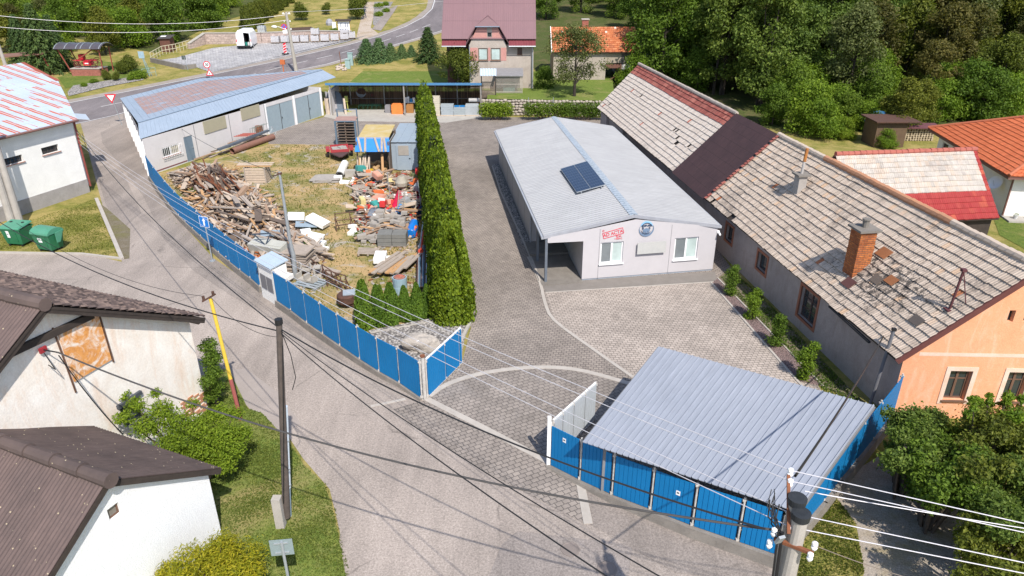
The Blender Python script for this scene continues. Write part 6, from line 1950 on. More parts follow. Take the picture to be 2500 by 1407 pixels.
 cyl_thing('yellow_post','leaning yellow steel post with red lower part and rusty crossbar','utility pole',b,[('upper_pole',q,mat('yellow_paint',(.72,.50,.06),(.6,.42,.06),.55)),('lower_pole',q2,mat('faded_red_paint',(.36,.10,.09),(.28,.09,.08),.7)),('crossbar',q3,RUSTDARK)])
 yellowtop=top
 # near concrete pole with twin rubber caps and rusty crossarms
 c0=12.6;top=V(*[0,0,0])
 x,f,d=ray(1952,1226);k=c0/FPX;top=V(x*k,f*k,CAM_H-d*k)
 b=V(top.x-.05,top.y-.1,0)
 t=thing('twin_cap_concrete_pole','near double concrete pole with black round caps, rusty crossarms and white insulators','utility pole',tuple(b))
 for o in(V(.0,.09,0),V(.0,-.15,-.12)):
  q=MB();q.tube([b+o-V(0,0,o.z),top+o],[.21,.13],14);pl=q.build('pole',CONCPOLE,t)
  q=MB();q.lathe(top+o,[(.155,-.12),(.165,0),(.165,.02),(.10,.028),(.02,.024)],20);q.build('cap',mat('black_rubber_cap',(.028,.032,.038),(.02,.023,.027),.6,fine=60),pl)
 def at(px,py,c_):
  x,f,d=ray(px,py);return V(x*c_/FPX,f*c_/FPX,CAM_H-d*c_/FPX)
 A1,A2=at(1925,1160,13.0),at(1925,1304,12.6)
 q=MB();q.beam(A1,A2,.055,.055);q.build('crossarm',RUST,t)
 B1,B2=at(1890,1315,12.9),at(1985,1352,12.5)
 q=MB();q.beam(B1,B2,.07,.06);q.build('crossarm',RUST,t)
 ends=[]
 for px,py,c_ in((1930,1152,13.0),(1929,1178,12.95),(1929,1256,12.8),(1929,1290,12.7),(1890,1298,12.8),(1879,1327,12.8),(1989,1332,12.5),(1978,1358,12.5)):
  p=at(px,py,c_);q=MB()
  q.lathe(p-V(0,0,.07),[(.02,-.05),(.05,0),(.055,.03),(.03,.06),(.055,.09),(.05,.13),(.02,.15)],10);q.build('insulator',PORC,t);ends.append(p)
 q=MB();rg=random.Random(4)
 for i in range(9):
  p=at(1895+rg.uniform(-18,10),1215+rg.uniform(-25,25),12.9);r_=at(1905+rg.uniform(-15,10),1300+rg.uniform(-40,30),12.7)
  q.tube([p,lerp(p,r_,.4)+V(rg.uniform(-.12,.05),0,-.12),r_],.008+.006*(i%2),5,False)
 q.tube([at(1910,1300,12.7),at(1893,1420,13.2)],.03,6);q.tube([at(1900,1300,12.7),at(1885,1420,13.2)],.02,6)
 q.build('pole_cables',BLACK,t)
 q=MB();q.box(at(1904,1318,12.6),(.12,.05,.22),.3,.4);q.build('clamp_box',GALV,t)
 # its lines: to the right out of frame, to the left to the storehouse
 far=[(2500,1276),(2500,1298),(2500,1372),(2500,1398)]
 W0,W1,e,up=WB
 for i in range(4):
  a=ends[i]+V(0,0,.03);x,f,d=ray(*far[i]);c_=11.6
  fb=V(x,f,-d)*(c_/FPX)+V(0,0,CAM_H);fb=a+(fb-a)*3.0
  cable(a,fb,.02,.010,ALU,'near bright power line running right from the twin cap pole, '+('topmost','second','third','lowest')[i]+' of the four','power lines right of the near pole')
  g_=flat(W1)+V(.35,-.3,4.35-i*.28)
  cable(a,g_,1.15,.009,ALU,'thin bright power line from storehouse to near pole, '+('topmost','second from the top','third from the top','lowest')[i]+' of the four','power lines across the lane',40)
 cable(ends[1]+V(.3,0,-.2),at(2500,1318,12.4)+V(3,0,-.3),.05,.010,ALU,'thinner lower power line right of the near pole')
 cable(ends[6],at(2420,1460,12.0),.1,.008,mat('brown_wire',(.2,.16,.13)),'thin brown wire falling to the lower right corner')
 # thick cables
 cable(HA[0],at(1903,1296,12.8),.75,.024,mat('grey_sheathed_cable',(.07,.066,.066)),'thick grey cable from the stained gable to the near pole',None,34)
 cable(HA[0]+V(0,0,-.1),G(300,1060,2.0),.2,.018,BLACK,'service cable falling from the red wall plate to the cottage')
 wt=woodtop+V(0,0,-.15)
 cable(wt,at(1868,1292,12.8),.5,.020,BLACK,'black cable from the tarred pole across the gateway',None,34)
 cable(wt+V(0,0,-.05),at(1632,1420,10.5),.25,.012,BLACK,'black wire from the tarred pole to the lower right edge',None,30)
 cable(wt+V(0,0,-.12),at(1500,1420,10.5),.25,.014,BLACK,'black wire from the tarred pole to the bottom edge',None,30)
 cable(wt,flat(W1)+V(.35,-.3,4.6),.9,.018,BLACK,'black cable from the tarred pole to the storehouse corner',None,30)
 cable(wt+V(0,0,-.08),at(-60,505,32),.7,.018,BLACK,'black cable passing over the green bins',None,30)
 cable(yellowtop+V(0,0,.1),at(560,1500,9)*0+woodtop+V(-.1,0,-.4),.35,.008,BLACK,'thin wire between the yellow post and the tarred pole')
 cable(yellowtop+V(-.2,0,.1),G(40,545,6.2),.6,.008,BLACK,'thin wire from the yellow post to the twin concrete poles')
 cable(yl,GA[0]+GA[2]*4+V(0,0,2.7),.3,.014,BLACK,'black cable from the yard post to the garage wall')
 cable(ends[0]+V(.1,0,-.1),G(2164,808,2.6),.25,.026,BLACK,'black cable over the carport roof to the grey wall pole')
 # grey pole in front of the grey rendered wall
 b=G(2120,1000);zt=VZ(b,808);q=MB();q.tube([b,V(b.x+.25,b.y+.1,zt)],.06,8);q2=MB();q2 .box(V(b.x+.25,b.y+.1,zt),(.14,.12,.1))
 cyl_thing('grey_wall_pole','thin grey steel pole in front of the long house wall','post',b,[('pole',q,mat('dull_grey_steel',(.16,.16,.175))),('cap',q2,BLACK)])
 # wires of the small posts at the stone wall
 for px in(1290,1350):
  b=G(px,284);q=MB();q.tube([b,V(b.x,b.y,1.9)],.03,6);tag(q.build('wire_post',GALV),'thin steel post at the stone wall, '+('nearer the open shed' if px<1300 else 'nearer the long house'),'post')
poles()
BLUESIGN=mat('sign_blue',(.01,.17,.55),(.01,.16,.52),.4,fine=3)
REDSIGN=mat('sign_red',(.60,.02,.04),(.58,.02,.04),.4,fine=3)
WHITESIGN=mat('sign_white',(.80,.80,.80),(.78,.78,.78),.4,fine=3)
GREYBACK=mat('sign_grey_back',(.22,.27,.28),(.2,.25,.26),.5)
def plate(m_,c,outline,yaw=0.0,k=0.0,th=.012):
 c=Vector(c);ex=V(math.cos(yaw),math.sin(yaw),0);n=V(math.sin(yaw),-math.cos(yaw),0)
 fr=[c+ex*x+V(0,0,z)+n*(k+th)for x,z in outline];bk=[p-n*th for p in fr];N=len(fr)
 m_.faces(fr+bk,[tuple(range(N)),tuple(range(2*N-1,N-1,-1))]+[(i,N+i,N+(i+1)%N,(i+1)%N)for i in range(N)])
def disc(r,n=24,cx=0,cz=0):return[(cx+r*math.cos(2*PI*i/n),cz+r*math.sin(2*PI*i/n))for i in range(n)]
def glyphs(name,s,c,size,m_,parent,yaw=0.0,k=.03,tilt=0.0):
 cu=bpy.data.curves.new(name,'FONT');cu.body=s;cu.size=size;cu.extrude=.003;cu.align_x='CENTER';cu.align_y='CENTER';cu.offset=size*.02
 o=bpy.data.objects.new(name,cu);COL.objects.link(o)
 me=bpy.data.meshes.new_from_object(o.evaluated_get(bpy.context.evaluated_depsgraph_get()));bpy.data.objects.remove(o)
 n=V(math.sin(yaw),-math.cos(yaw),0)
 me.transform(Matrix.Translation(Vector(c)+n*k-wloc(parent))@Matrix.Rotation(yaw,4,'Z')@Matrix.Rotation(PI/2,4,'X')@Matrix.Rotation(tilt,4,'Z'))
 me.name=name;me.materials.clear();me.materials.append(m_)
 o=bpy.data.objects.new(name,me);COL.objects.link(o);o.parent=parent
def signs():
 R4=lambda w_,h:[(-w_/2,-h/2),(w_/2,-h/2),(w_/2,h/2),(-w_/2,h/2)]
 tri=lambda s_,up=1:[(-s_/2,-up*s_*.29),(s_/2,-up*s_*.29),(0,up*s_*.58)][::up]
 # one-way sign by the fence
 b=G(519,638);t=thing('one_way_sign','blue square sign with white upward arrow on a post beside the blue fence','road sign',tuple(b));yaw=-.35
 q=MB();q.tube([b,b+V(-.03,0,2.6)],.035,8);q.cyl(b,.16,.05,10);q.build('post',GALV,t)
 c=b+V(-.03,-.04,2.35);q=MB();plate(q,c,R4(.62,.62),yaw);q.build('sign_border',WHITESIGN,t)
 q=MB();plate(q,c,R4(.57,.57),yaw,.012,.006);sf=q.build('sign_face',BLUESIGN,t)
 q=MB();plate(q,c,[(-.05,-.22),(.05,-.22),(.05,.05),(.11,.05),(0,.22),(-.11,.05),(-.05,.05)],yaw,.018,.006);q.build('arrow',WHITESIGN,sf)
 # give way
 b=GT(298,306);zc=VZ(b,238);yaw=.25
 t=thing('give_way_sign','white triangle sign with red border at the mouth of the lane','road sign',tuple(b))
 c=V(b.x-.45,b.y,zc);q=MB();q.tube([b,c+V(.05,.05,0)],.035,8);q.build('post',GALV,t)
 q=MB();plate(q,c,[(-.52,.3),(0,-.6),(.52,.3)],yaw);q.build('sign_face',REDSIGN,t)
 q=MB();plate(q,c,[(-.33,.19),(0,-.38),(.33,.19)],yaw,.012,.006);q.build('sign_field',WHITESIGN,t)
 # 30 limit and warning triangle
 b=GT(516,196);t=thing('speed_limit_sign','round 30 sign above a red-bordered warning triangle behind the garage roof','road sign',tuple(b))
 z1,z2=VZ(b,158),VZ(b,176);q=MB();q.tube([b,V(b.x-.1,b.y,z1+.3)],.04,8);q.build('post',GALV,t)
 c=V(b.x-.2,b.y-.06,z1);q=MB();plate(q,c,disc(.42));s_=q.build('limit_sign',REDSIGN,t)
 q=MB();plate(q,c,disc(.32),0,.012,.006);q.build('sign_field',WHITESIGN,s_);glyphs('numerals','30',c,.42,BLACK,s_)
 c=V(b.x-.05,b.y-.06,z2-.15);q=MB();plate(q,c,tri(.95));s_=q.build('warning_sign',REDSIGN,t)
 q=MB();plate(q,c,tri(.62),0,.012,.006);q.build('sign_field',WHITESIGN,s_)
 q=MB();plate(q,c,[(-.05,-.12),(.02,-.12),(.03,0),(-.03,.15),(-.07,0)],0,.02,.006);q.build('symbol',BLACK,s_)
 # no stopping sign on the forecourt
 b=GT(708,128);z1,z2=VZ(b,66),VZ(b,76)
 t=thing('no_stopping_sign','round blue no stopping sign with white plate beside the lamp pole','road sign',tuple(b))
 q=MB();q.tube([b,V(b.x-.25,b.y,z1+.2)],.04,8);q.build('post',GALV,t)
 c=V(b.x-.35,b.y-.06,z1);q=MB();plate(q,c,disc(.42));s_=q.build('sign_face',REDSIGN,t)
 q=MB();plate(q,c,disc(.33),0,.012,.006);q.build('sign_field',BLUESIGN,s_)
 q=MB();plate(q,c,[(-.27,.20),(-.20,.27),(.27,-.20),(.20,-.27)][::-1],0,.02,.006);plate(q,c,[(.27,.20),(.20,.27),(-.27,-.20),(-.20,-.27)],0,.021,.006);q.build('bar',REDSIGN,s_)
 q=MB();plate(q,V(b.x-.3,b.y-.06,z2-.1),R4(.62,.42));q.build('plate',WHITESIGN,t)
 # red and white marker board
 b=GT(697,133);zt=VZ(b,108);t=thing('marker_board','narrow red and white striped marker board on the forecourt','traffic marker',tuple(b))
 h=zt-b.z;q=MB();plate(q,V(b.x,b.y,b.z+h/2),R4(.42,h));q.build('board',WHITESIGN,t)
 q=MB()
 for k in range(4):
  z0=-h/2+.12+k*h/4;plate(q,V(b.x,b.y,b.z+h/2),[(-.2,z0),(.2,z0+.2),(.2,z0+.45),(-.2,z0+.25)],0,.012,.006)
 q.build('stripes',REDSIGN,t);q=MB();q.cyl(b,.5,.15,12);q.build('foot',BLACK,t)
 # back of a square sign at the bottom edge
 c=G(688,1336,2.4);b=V(c.x+.05,c.y-.05,0);yaw=.12
 t=thing('sign_back','grey back of a square road sign at the bottom of the verge','road sign',tuple(b))
 q=MB();q.tube([b,b+V(-.02,0,2.62)],.038,8);q.build('post',GALV,t)
 q=MB();plate(q,c,R4(.56,.50),yaw,.0,.02);q.build('sign_face',GREYBACK,t)
 q=MB()
 for z in(.15,-.15):plate(q,c+V(0,0,z),R4(.34,.035),yaw,.02,.03)
 q.build('bracket',GALV,t)
 # small signs and rails by the ramp
 b=GT(365,186);zt=VZ(b,132);t=thing('blue_info_sign','small pale blue sign on twin posts beside the forecourt ramp','road sign',tuple(b))
 q=MB();q.tube([b,V(b.x-.5,b.y,zt)],.04,6);q.tube([b+V(.3,0,0),V(b.x-.3,b.y,zt-.4)],.03,6);q.build('post',mat('blue_post',(.2,.35,.42)),t)
 q=MB();plate(q,V(b.x-.45,b.y-.05,zt-.1),R4(.7,.8));q.build('sign_face',mat('pale_blue_sign',(.3,.42,.5)),t)
 b=GT(459,172);t=thing('bracket_sign','small dark sign on a thin post in front of the forecourt','road sign',tuple(b))
 q=MB();q.tube([b,V(b.x-.2,b.y,VZ(b,138))],.03,6);q.build('post',GALV,t);q=MB();plate(q,V(b.x-.25,b.y,VZ(b,141)),R4(.5,.5));q.build('sign_face',mat('dark_sign',(.08,.1,.1)),t)
 b=GT(892,72)if False else GT(842,88);zt=VZ(b,52)
 t=thing('notice_board','white notice board on yellow posts by the dug-up path','notice board',tuple(b))
 YP=mat('yellow_post',(.6,.38,.1));x0,x1=b.x-.9,b.x+.9
 for x in(x0,x1):q=MB();q.box(V(x,b.y,b.z),(.1,.1,zt-b.z),base=True);q.build('post',YP,t)
 q=MB();plate(q,V(b.x,b.y-.06,(zt+b.z)/2+.35),R4(1.75,(zt-b.z)*.62));s_=q.build('board',WHITESIGN,t)
 q=MB()
 for x in(-.45,.25,.55):plate(q,V(b.x+x,b.y-.06,(zt+b.z)/2+.5),R4(.12,.55),0,.012,.006)
 for x in(-.6,-.2,.2):plate(q,V(b.x+x,b.y-.06,(zt+b.z)/2-.1),R4(.2,.18),0,.012,.006)
 q.build('print',mat('faded_print',(.2,.22,.28)),s_)
 q=MB();q.slab([V(x0-.3,b.y-.4,zt+.05),V(x1+.3,b.y-.4,zt+.05),V(x1+.3,b.y,zt+.3),V(x0-.3,b.y,zt+.3)],.05);q.build('board_roof',DARKWOOD,t)
 b=GT(709,178)+V(-.2,-2,0);q=MB();q.box(V(b.x,b.y,b.z),(.1,.1,1.3),base=True);q.box(V(b.x,b.y,b.z+1.3),(.55,.3,.55),base=True)
 tag(q.build('orange_marker',mat('orange_marker',(.5,.14,.05))),'small orange box on a stake beside the lamp pole foot','marker')
signs()
# === across the road
def van():
 b=GT(598,121);t=thing('white_van','white high-roofed van seen from behind with one rear door open','van',tuple(b),rz=.10)
 w_,h,L=2.05,2.55,5.4
 WP=mat('white_van_paint',(.80,.81,.83),(.78,.79,.81),.3,fine=2,spec=.6)
 def pr(y):return[(-w_/2+.02,.45),(w_/2-.02,.45),(w_/2,1.3),(w_/2-.10,2.2),(w_/2-.38,h),(-w_/2+.38,h),(-w_/2+.10,2.2),(-w_/2,1.3)]
 m=MB();secs=[(0,1,1),(.25,1,1),(3.4,1,1),(4.2,.97,.80),(4.5,.96,.56),(L,.88,.48)]
 n=8;vs=[]
 for y,sx,sz in secs:
  for x,z in pr(y):vs.append((x*sx,y,.45+(z-.45)*sz))
 fs=[]
 for i in range(len(secs)-1):
  for k in range(n):fs.append((i*n+(k+1)%n,i*n+k,(i+1)*n+k,(i+1)*n+(k+1)%n))
 fs.append(tuple(len(secs)*n-n+k for k in range(n)))
 m.faces(vs,fs)
 # rear frame around the open right half
 m.poly([vs[0],(0.05,0,.45),(.05,0,2.3),(.05,0,h),vs[5],vs[6],vs[7]]);m.poly([(.05,0,2.25),(.85,0,2.15),vs[3],vs[4],(.05,0,h)]);m.poly([(.85,0,.45),vs[1],vs[2],vs[3],(.85,0,2.15)])
 def local(mb,nm,mt,par):
  me=mb.build(nm,mt);me.parent=par;return me
 bd=local(m,'body',WP,t)
 q=MB()
 q.hexa([(.06,.02,.5),(.84,.02,.5),(.84,2.4,.5),(.06,2.4,.5),(.06,.02,2.2),(.84,.02,2.1),(.84,2.4,2.1),(.06,2.4,2.2)]);q.f=[f[::-1]for f in q.f if f!=(2,3,7,6)][:];q.f=[f for f in q.f if set(f)!={0,1,5,4}];q.uv=[None]*len(q.f);q.mi=[0]*len(q.f)
 local(q,'cargo_bay',mat('dark_cargo_lining',(.05,.05,.055)),t)
 q=MB();q.box((.95,-.42,1.33),(.05,.85,1.75),.35);dr=local(q,'rear_door',WP,t)
 q=MB();q.box((.93,-.44,1.75),(.055,.5,.6),.35);local(q,'door_window',GLASS_GREY,dr)
 q=MB();q.box((.93,-.44,.95),(.055,.55,.6),.35);local(q,'door_lining',mat('hardboard',(.5,.32,.18)),dr)
 q=MB();q.box((0,-.06,.42),(1.95,.22,.2));local(q,'bumper',BLACK,t)
 q=MB();q.box((-.45,-.02,.85),(.52,.02,.12));local(q,'number_plate',WHITESIGN,t)
 for sx in(-1,1):
  for y in(.9,4.3):
   q=MB();q.lathe((sx*.92,y,.34),[(.2,-.12),(.34,-.10),(.34,.10),(.2,.12)],16,(1,0,0));wh=local(q,'wheel',BLACK,t)
   q=MB();q.lathe((sx*1.04,y,.34),[(.18,-.02),(.18,.02)],10,(1,0,0));local(q,'hub',GALV,wh)
  q=MB();q.box((sx*.95,-.01,1.2),(.1,.06,.35));local(q,'tail_light',REDSIGN,t)
 q=MB();q.hexa([(-.8,3.45,2.2),(.8,3.45,2.2),(.85,4.3,1.55),(-.85,4.3,1.55),(-.8,3.5,2.28),(.8,3.5,2.28),(.85,4.4,1.6),(-.85,4.4,1.6)]);local(q,'windscreen',GLASS,t)
 for x,y,c,nm in((.3,.2,(.02,.2,.16),'green'),(.6,.35,(.6,.6,.62),'white')):
  bb=thing('cargo_box',nm+' box standing inside the open van','box',tuple(b+V(x,y,.5)));q=MB();q.box((0,0,0),(.3,.3,.4),base=True);q.box((0,0,.4),(.33,.33,.05),base=True);o=q.build('box_body',mat('cargo_'+nm,c));o.parent=bb
van()
def across():
# low stone wall along the forecourt
 pts=[GT(372,140),GT(462,116),GT(494,101),GT(600,103),GT(700,100),GT(860,100)]
 pts=[GT(462,120),GT(503,108),GT(640,106),GT(760,98),GT(860,92)]
 t=thing('block_retaining_wall','pale stone block wall along the back of the forecourt','wall',tuple(pts[0]));q=MB();q2=MB()
 hs=[.7,1.5,1.45,1.3,.9]
 for i in range(4):
  a,b=pts[i],pts[i+1];d=(b-a);d.z=0;d.normalize();s_=V(-d.y,d.x,0)*.22
  q.hexa([a-s_-V(0,0,.3),b-s_-V(0,0,.3),b+s_-V(0,0,.3),a+s_-V(0,0,.3)]+[a-s_+V(0,0,hs[i]),b-s_+V(0,0,hs[i+1]),b+s_+V(0,0,hs[i+1]),a+s_+V(0,0,hs[i])])
  q2 .beam(a+V(0,0,hs[i]+.04),b+V(0,0,hs[i+1]+.04),.55,.08)
 q.build('wall',STONEBLOCK,t);q2 .build('coping',CONC,t)
 # pallets of stone under film
 WRAP=mat('wrapped_grey_stone',(.50,.49,.51),(.36,.355,.375),.45,scale=1.6,fine=6)
 CRATE=mat('pallet_timber',(.34,.24,.16),(.24,.18,.13))
 pr=thing('stone_pallet','film-wrapped pallet of grey paving stone in front of the block wall','pallet',(0,0,0),group='pallets of stone on the forecourt')
 q=MB()
 for j in range(3):
  for x in(-.5,0,.5):q.box((x,0,.03+0),(.1,1.0,.1),base=True)
 q.box((0,0,.13),(1.2,1.0,.03),base=True);o=q.build('pallet_base',CRATE);o.parent=pr
 q=MB();rg=random.Random(2)
 q.box((0,0,.16),(1.12,.94,.75),base=True)
 for k in range(5):q.box((-.45+k*.225,-.02,.2),(.19,.96,.74+rg.uniform(-.02,.08)),base=True)
 for z in(.35,.62):q.box((0,0,z),(1.15,.98,.03))
 o=q.build('stone_stack',WRAP);o.parent=pr
 sp=[(674,106),(698,105),(722,104.5),(745,104),(770,103),(794,102),(818,100.5),(841,98),(858,95)]
 for i,(px,py)in enumerate(sp):
  p=GT(px,py);r_=0.02+.03*i
  if i==0:pr.location=p;pr.rotation_euler=(0,0,r_)
  else:dup(pr,p,r_,(1.0+.02*(i%3),1,1.0))
 for k,(i,l)in enumerate(((4,'second-storey film-wrapped stone pallet stacked on another by the block wall'),(7,'loose grey stones heaped on the last wrapped pallets'))):
  p=GT(*sp[i]);dup(pr,p+V(.1,.1,.95),.1,(1,1,.95 if k==0 else.5),l)
  # liquid container on the grass
 b=GT(641,82);t=thing('liquid_container','white caged liquid tank on the grass above the block wall','tank',tuple(b))
 q=MB();q.box(b+V(0,0,.15),(1.05,.95,.95),base=True);q.cyl(b+V(0,0,1.1),.12,.06);q.build('tank',mat('milky_plastic',(.55,.57,.60),(.5,.52,.55),.4),t)
 q=MB()
 for z in(.2,.4,.6,.8,1.0):
  for a,c in(((-.56,-.51),(.56,-.51)),((.56,-.51),(.56,.51)),((.56,.51),(-.56,.51)),((-.56,.51),(-.56,-.51))):q.tube([b+V(*a,z+.05),b+V(*c,z+.05)],.02,4)
 for x in(-.56,-.28,0,.28,.56):q.tube([b+V(x,-.52,.1),b+V(x,-.52,1.12)],.02,4)
 q.build('cage',GALV,t);q=MB();q.box(b,(1.15,1.05,.14),base=True);q.build('pallet_base',CRATE,t)
 b=GT(805,62);q=MB();rg=random.Random(5)
 q.lathe(b,[(.55,0),(.62,.35),(.45,.8),(.15,1.0)],7);tag(q.build('boulder',mat('grey_boulder',(.33,.33,.37),(.22,.22,.26))),'grey boulder on the lawn left of the notice board','boulder')
 b=GT(817,77);q=MB();plate(q,b+V(0,0,.9),[(-.3,-.5),(.3,-.5),(.3,.5),(-.3,.5)]);q.box(b,(.06,.06,.6),base=True);tag(q.build('small_notice',WHITESIGN),'small white notice on a stake beside the notice board','notice')
 # brown booth
 b=GT(412,125);t=thing('brown_booth','narrow brown wooden booth with pale roof sheet behind the forecourt rail','booth',tuple(b));h=VZ(b,93)-b.z
 q=MB();q.box(b,(1.4,1.4,h),base=True);q.build('body',mat('brown_boards',(.13,.055,.04),(.1,.045,.035)),t)
 q=MB();q.slab([b+V(-.95,-.9,h),b+V(.9,-.9,h+.05),b+V(.9,.9,h+.35),b+V(-.95,.9,h+.3)],.08);q.build('roof',mat('dark_felt',(.07,.06,.06)),t)
 q=MB();q.box(b+V(-.2,-.3,h+.25),(.7,.5,.05),.1,.15);q.build('roof_sheet',WHITESIGN,t)
 # rail of the forecourt and ramp
 pts=[GT(370,150),GT(398,134),GT(432,128),GT(465,118)]
 t=thing('yellow_rail','pale yellow tube railing along the forecourt edge','railing',tuple(pts[0]));q=MB()
 for a,b in zip(pts,pts[1:]):
  for z in(.55,1.1):q.tube([a+V(0,0,z),b+V(0,0,z)],.04,6)
  n=4
  for i in range(n):q.tube([lerp(a,b,i/n),lerp(a,b,i/n)+V(0,0,1.1)],.04,6)
 q.build('rails',mat('cream_paint',(.55,.5,.36)),t)
 pts=[GT(350,190),GT(382,186)];t=thing('ramp_rail','thin grey-green railing beside the ramp','railing',tuple(pts[0]));q=MB()
 for z in(.5,1.0):q.tube([pts[0]+V(0,0,z),pts[1]+V(0,0,z)],.035,6)
 for k in(0,.5,1):p=lerp(pts[0],pts[1],k);q.tube([p,p+V(0,0,1.0)],.035,6)
 q.build('rails',mat('grey_green_paint',(.28,.36,.3)),t)
 a,b,c=GT(370,152),GT(450,170),GT(480,166)
 t=thing('ramp_wall','grey concrete wall of the forecourt ramp','wall',tuple(a));q=MB();q.beam(a+V(0,0,-.1),b+V(0,0,-.1),.3,1.3);q.beam(b+V(0,0,-.1),c+V(0,0,-.1),.3,1.2);q.build('wall',CONC_D,t)
 # the shelter with the antique red carriage
 b0=GT(178,187);b1=GT(250,183);z0=b0 .z;yy=(b0 .y+b1 .y)/2;x0,x1=b0 .x,b1 .x
 zt=VZ((0,yy),116);t=thing('carriage_shelter','rust-red steel shelter with curved dark roof over an old carriage','shelter',(x0,yy,z0))
 q=MB()
 cols=[]
 n=6
 for i in range(n):
  a0,a1=R(150-120*i/n),R(150-120*(i+1)/n)
  f=lambda a,x:V(x,yy+1.2-1.9*math.cos(a),zt-.7+1.1*math.sin(a))
  q.slab([f(a0,x0-1.6),f(a0,x1+.9),f(a1,x1+.9),f(a1,x0-1.6)],.05)
 q.build('roof',mat('smoked_panel',(.085,.075,.085),(.06,.055,.065),.3),t)
 q=MB()
 for k in(.02,.24,.48,.58,.78,.97):
  x=lerp(x0-1.6,x1+.9,k)
  for i in range(n):a0,a1=R(150-120*i/n),R(150-120*(i+1)/n);q.beam(f(a0,x)+V(0,0,.04),f(a1,x)+V(0,0,.04),.08,.05)
 q.build('roof_rib',GALV,t)
 SR=mat('rust_red_paint',(.30,.075,.05),(.22,.06,.045))
 q=MB()
 for y in(yy,yy+2.4):
  q.beam(V(x0-.1,y,z0),V(x0-1.3,y,zt-.2),.1,.1);q.beam(V(x1+.4,y,z0),V(x1+.5,y,zt-.2),.1,.1)
 q.tube([V(x0+.9,yy,zt-1.4),V(x0+2.0,yy,zt-.8),V(x1-.2,yy,zt-.15),V(x1+.45,yy,zt-.5)],.07,6)
 q.build('frame',SR,t)
 bp=thing('brick_plinth','low brick plinth below the red carriage','plinth',(x0,yy,z0));q=MB();q.box(V((x0+x1)/2,yy+.7,z0-.2),(x1-x0+.3,1.9,1.05),base=True);q.build('brickwork',BRICK_RED,bp)
 q=MB();q.box(V((x0+x1)/2,yy+.7,z0+.85),(x1-x0+.4,2.0,.08),base=True);q.build('slab',CONC,bp)
 xc=(x0+x1)/2;zb=z0+.93;t=thing('old_carriage','antique red horse-drawn carriage with spoked wheels under the shelter','carriage',(xc,yy+.7,zb));CR=mat('carriage_red',(.55,.02,.04),(.42,.02,.035),.5)
 for x,r_ in((xc-1.0,.42),(xc+.95,.55)):
  for y in(yy+.15,yy+1.25):
   q=MB();ring=[V(x+r_*math.cos(2*PI*k/16),y,zb+r_+r_*math.sin(2*PI*k/16))for k in range(17)];q.tube(ring,.035,5,False)
   for k in range(5):q.tube([V(x+r_*math.cos(PI*k/5),y,zb+r_+r_*math.sin(PI*k/5)),V(x-r_*math.cos(PI*k/5),y,zb+r_-r_*math.sin(PI*k/5))],.018,4)
   q.build('wheel',mat('dark_red_wheel',(.16,.03,.035)),t)
 q=MB();q.box((xc,yy+.7,zb+.85),(2.5,.7,.10));q.box((xc+.05,yy+.7,zb+.5),(.85,.75,.5));q.tube([V(xc-1.2,yy+.7,zb+.7),V(xc-2.0,yy+.7,zb+.9)],.04,6);q.build('chassis',CR,t)
 q=MB();q.box((xc-.55,yy+.7,zb+1.25),(.5,.7,.6));q.build('seat',CR,t);q=MB();q.box((xc+.08,yy+.3,zb+.5),(.5,.03,.12));q.build('emblem',WHITESIGN,t)
 a,b=GT(-60,190),GT(122,183);zt=VZ(b,131)
 t=thing('red_frame_shelter','second rust-red shelter with thin flat roof beside the conifers','shelter',tuple(b))
 q=MB();q.beam(b+V(.4,0,0),V(b.x-.4,b.y,zt),.12,.12);q.beam(V(b.x-8,b.y,b.z),V(b.x-8.2,b.y,zt-.4),.12,.12);q.beam(V(b.x-.4,b.y,zt-.8),V(b.x-1.3,b.y,zt),.08,.08);q.build('frame',SR,t)
 q=MB();q.slab([V(b.x-14,b.y-.6,zt-1.0),V(b.x,b.y-.6,zt+.05),V(b.x,b.y+1.4,zt+.2),V(b.x-14,b.y+1.4,zt-.8)],.12);q.build('roof',mat('brown_lath',(.22,.12,.09)),t)
 # person on the dug-up path
 b=GT(891,44);t=thing('person','person in dark blue work clothes walking on the dug-up path','person',tuple(b))
 me=bpy.data.meshes.new('person_body');s_=1.0
 J={'hip':(0,0,.95),'ch':(0.02,-.02,1.35),'nk':(.03,-.04,1.5),'hd':(.05,-.06,1.66),'hd2':(.05,-.06,1.76),'kl':(-.12,-.1,.5),'fl':(-.22,.0,.06),'tl':(-.2,-.16,.03),'kr':(.13,-.04,.5),'fr':(.22,.1,.06),'tr':(.24,-.06,.03),'sl':(-.18,0,1.42),'el':(-.28,-.08,1.15),'hl':(-.2,-.28,1.0),'sr':(.2,0,1.42),'er':(.3,.02,1.15),'hr':(.3,-.16,.95)}
 rad={'hip':.15,'ch':.16,'nk':.06,'hd':.10,'hd2':.085,'kl':.075,'fl':.05,'tl':.045,'kr':.075,'fr':.05,'tr':.045,'sl':.07,'el':.05,'hl':.035,'sr':.07,'er':.05,'hr':.035}
 ks=list(J);ed=[('hip','ch'),('ch','nk'),('nk','hd'),('hd','hd2'),('hip','kl'),('kl','fl'),('fl','tl'),('hip','kr'),('kr','fr'),('fr','tr'),('ch','sl'),('sl','el'),('el','hl'),('ch','sr'),('sr','er'),('er','hr')]
 me.from_pydata([J[k]for k in ks],[(ks.index(a),ks.index(c))for a,c in ed],[])
 o=bpy.data.objects.new('body',me);COL.objects.link(o);o.modifiers.new('s','SKIN');o.modifiers.new('ss','SUBSURF').render_levels=1
 for k,sv in zip(ks,me.skin_vertices[0].data):sv.radius=(rad[k],)*2
 me.skin_vertices[0].data[0].use_root=True
 dg=bpy.context.evaluated_depsgraph_get();m2=bpy.data.meshes.new_from_object(o.evaluated_get(dg));bpy.data.objects.remove(o)
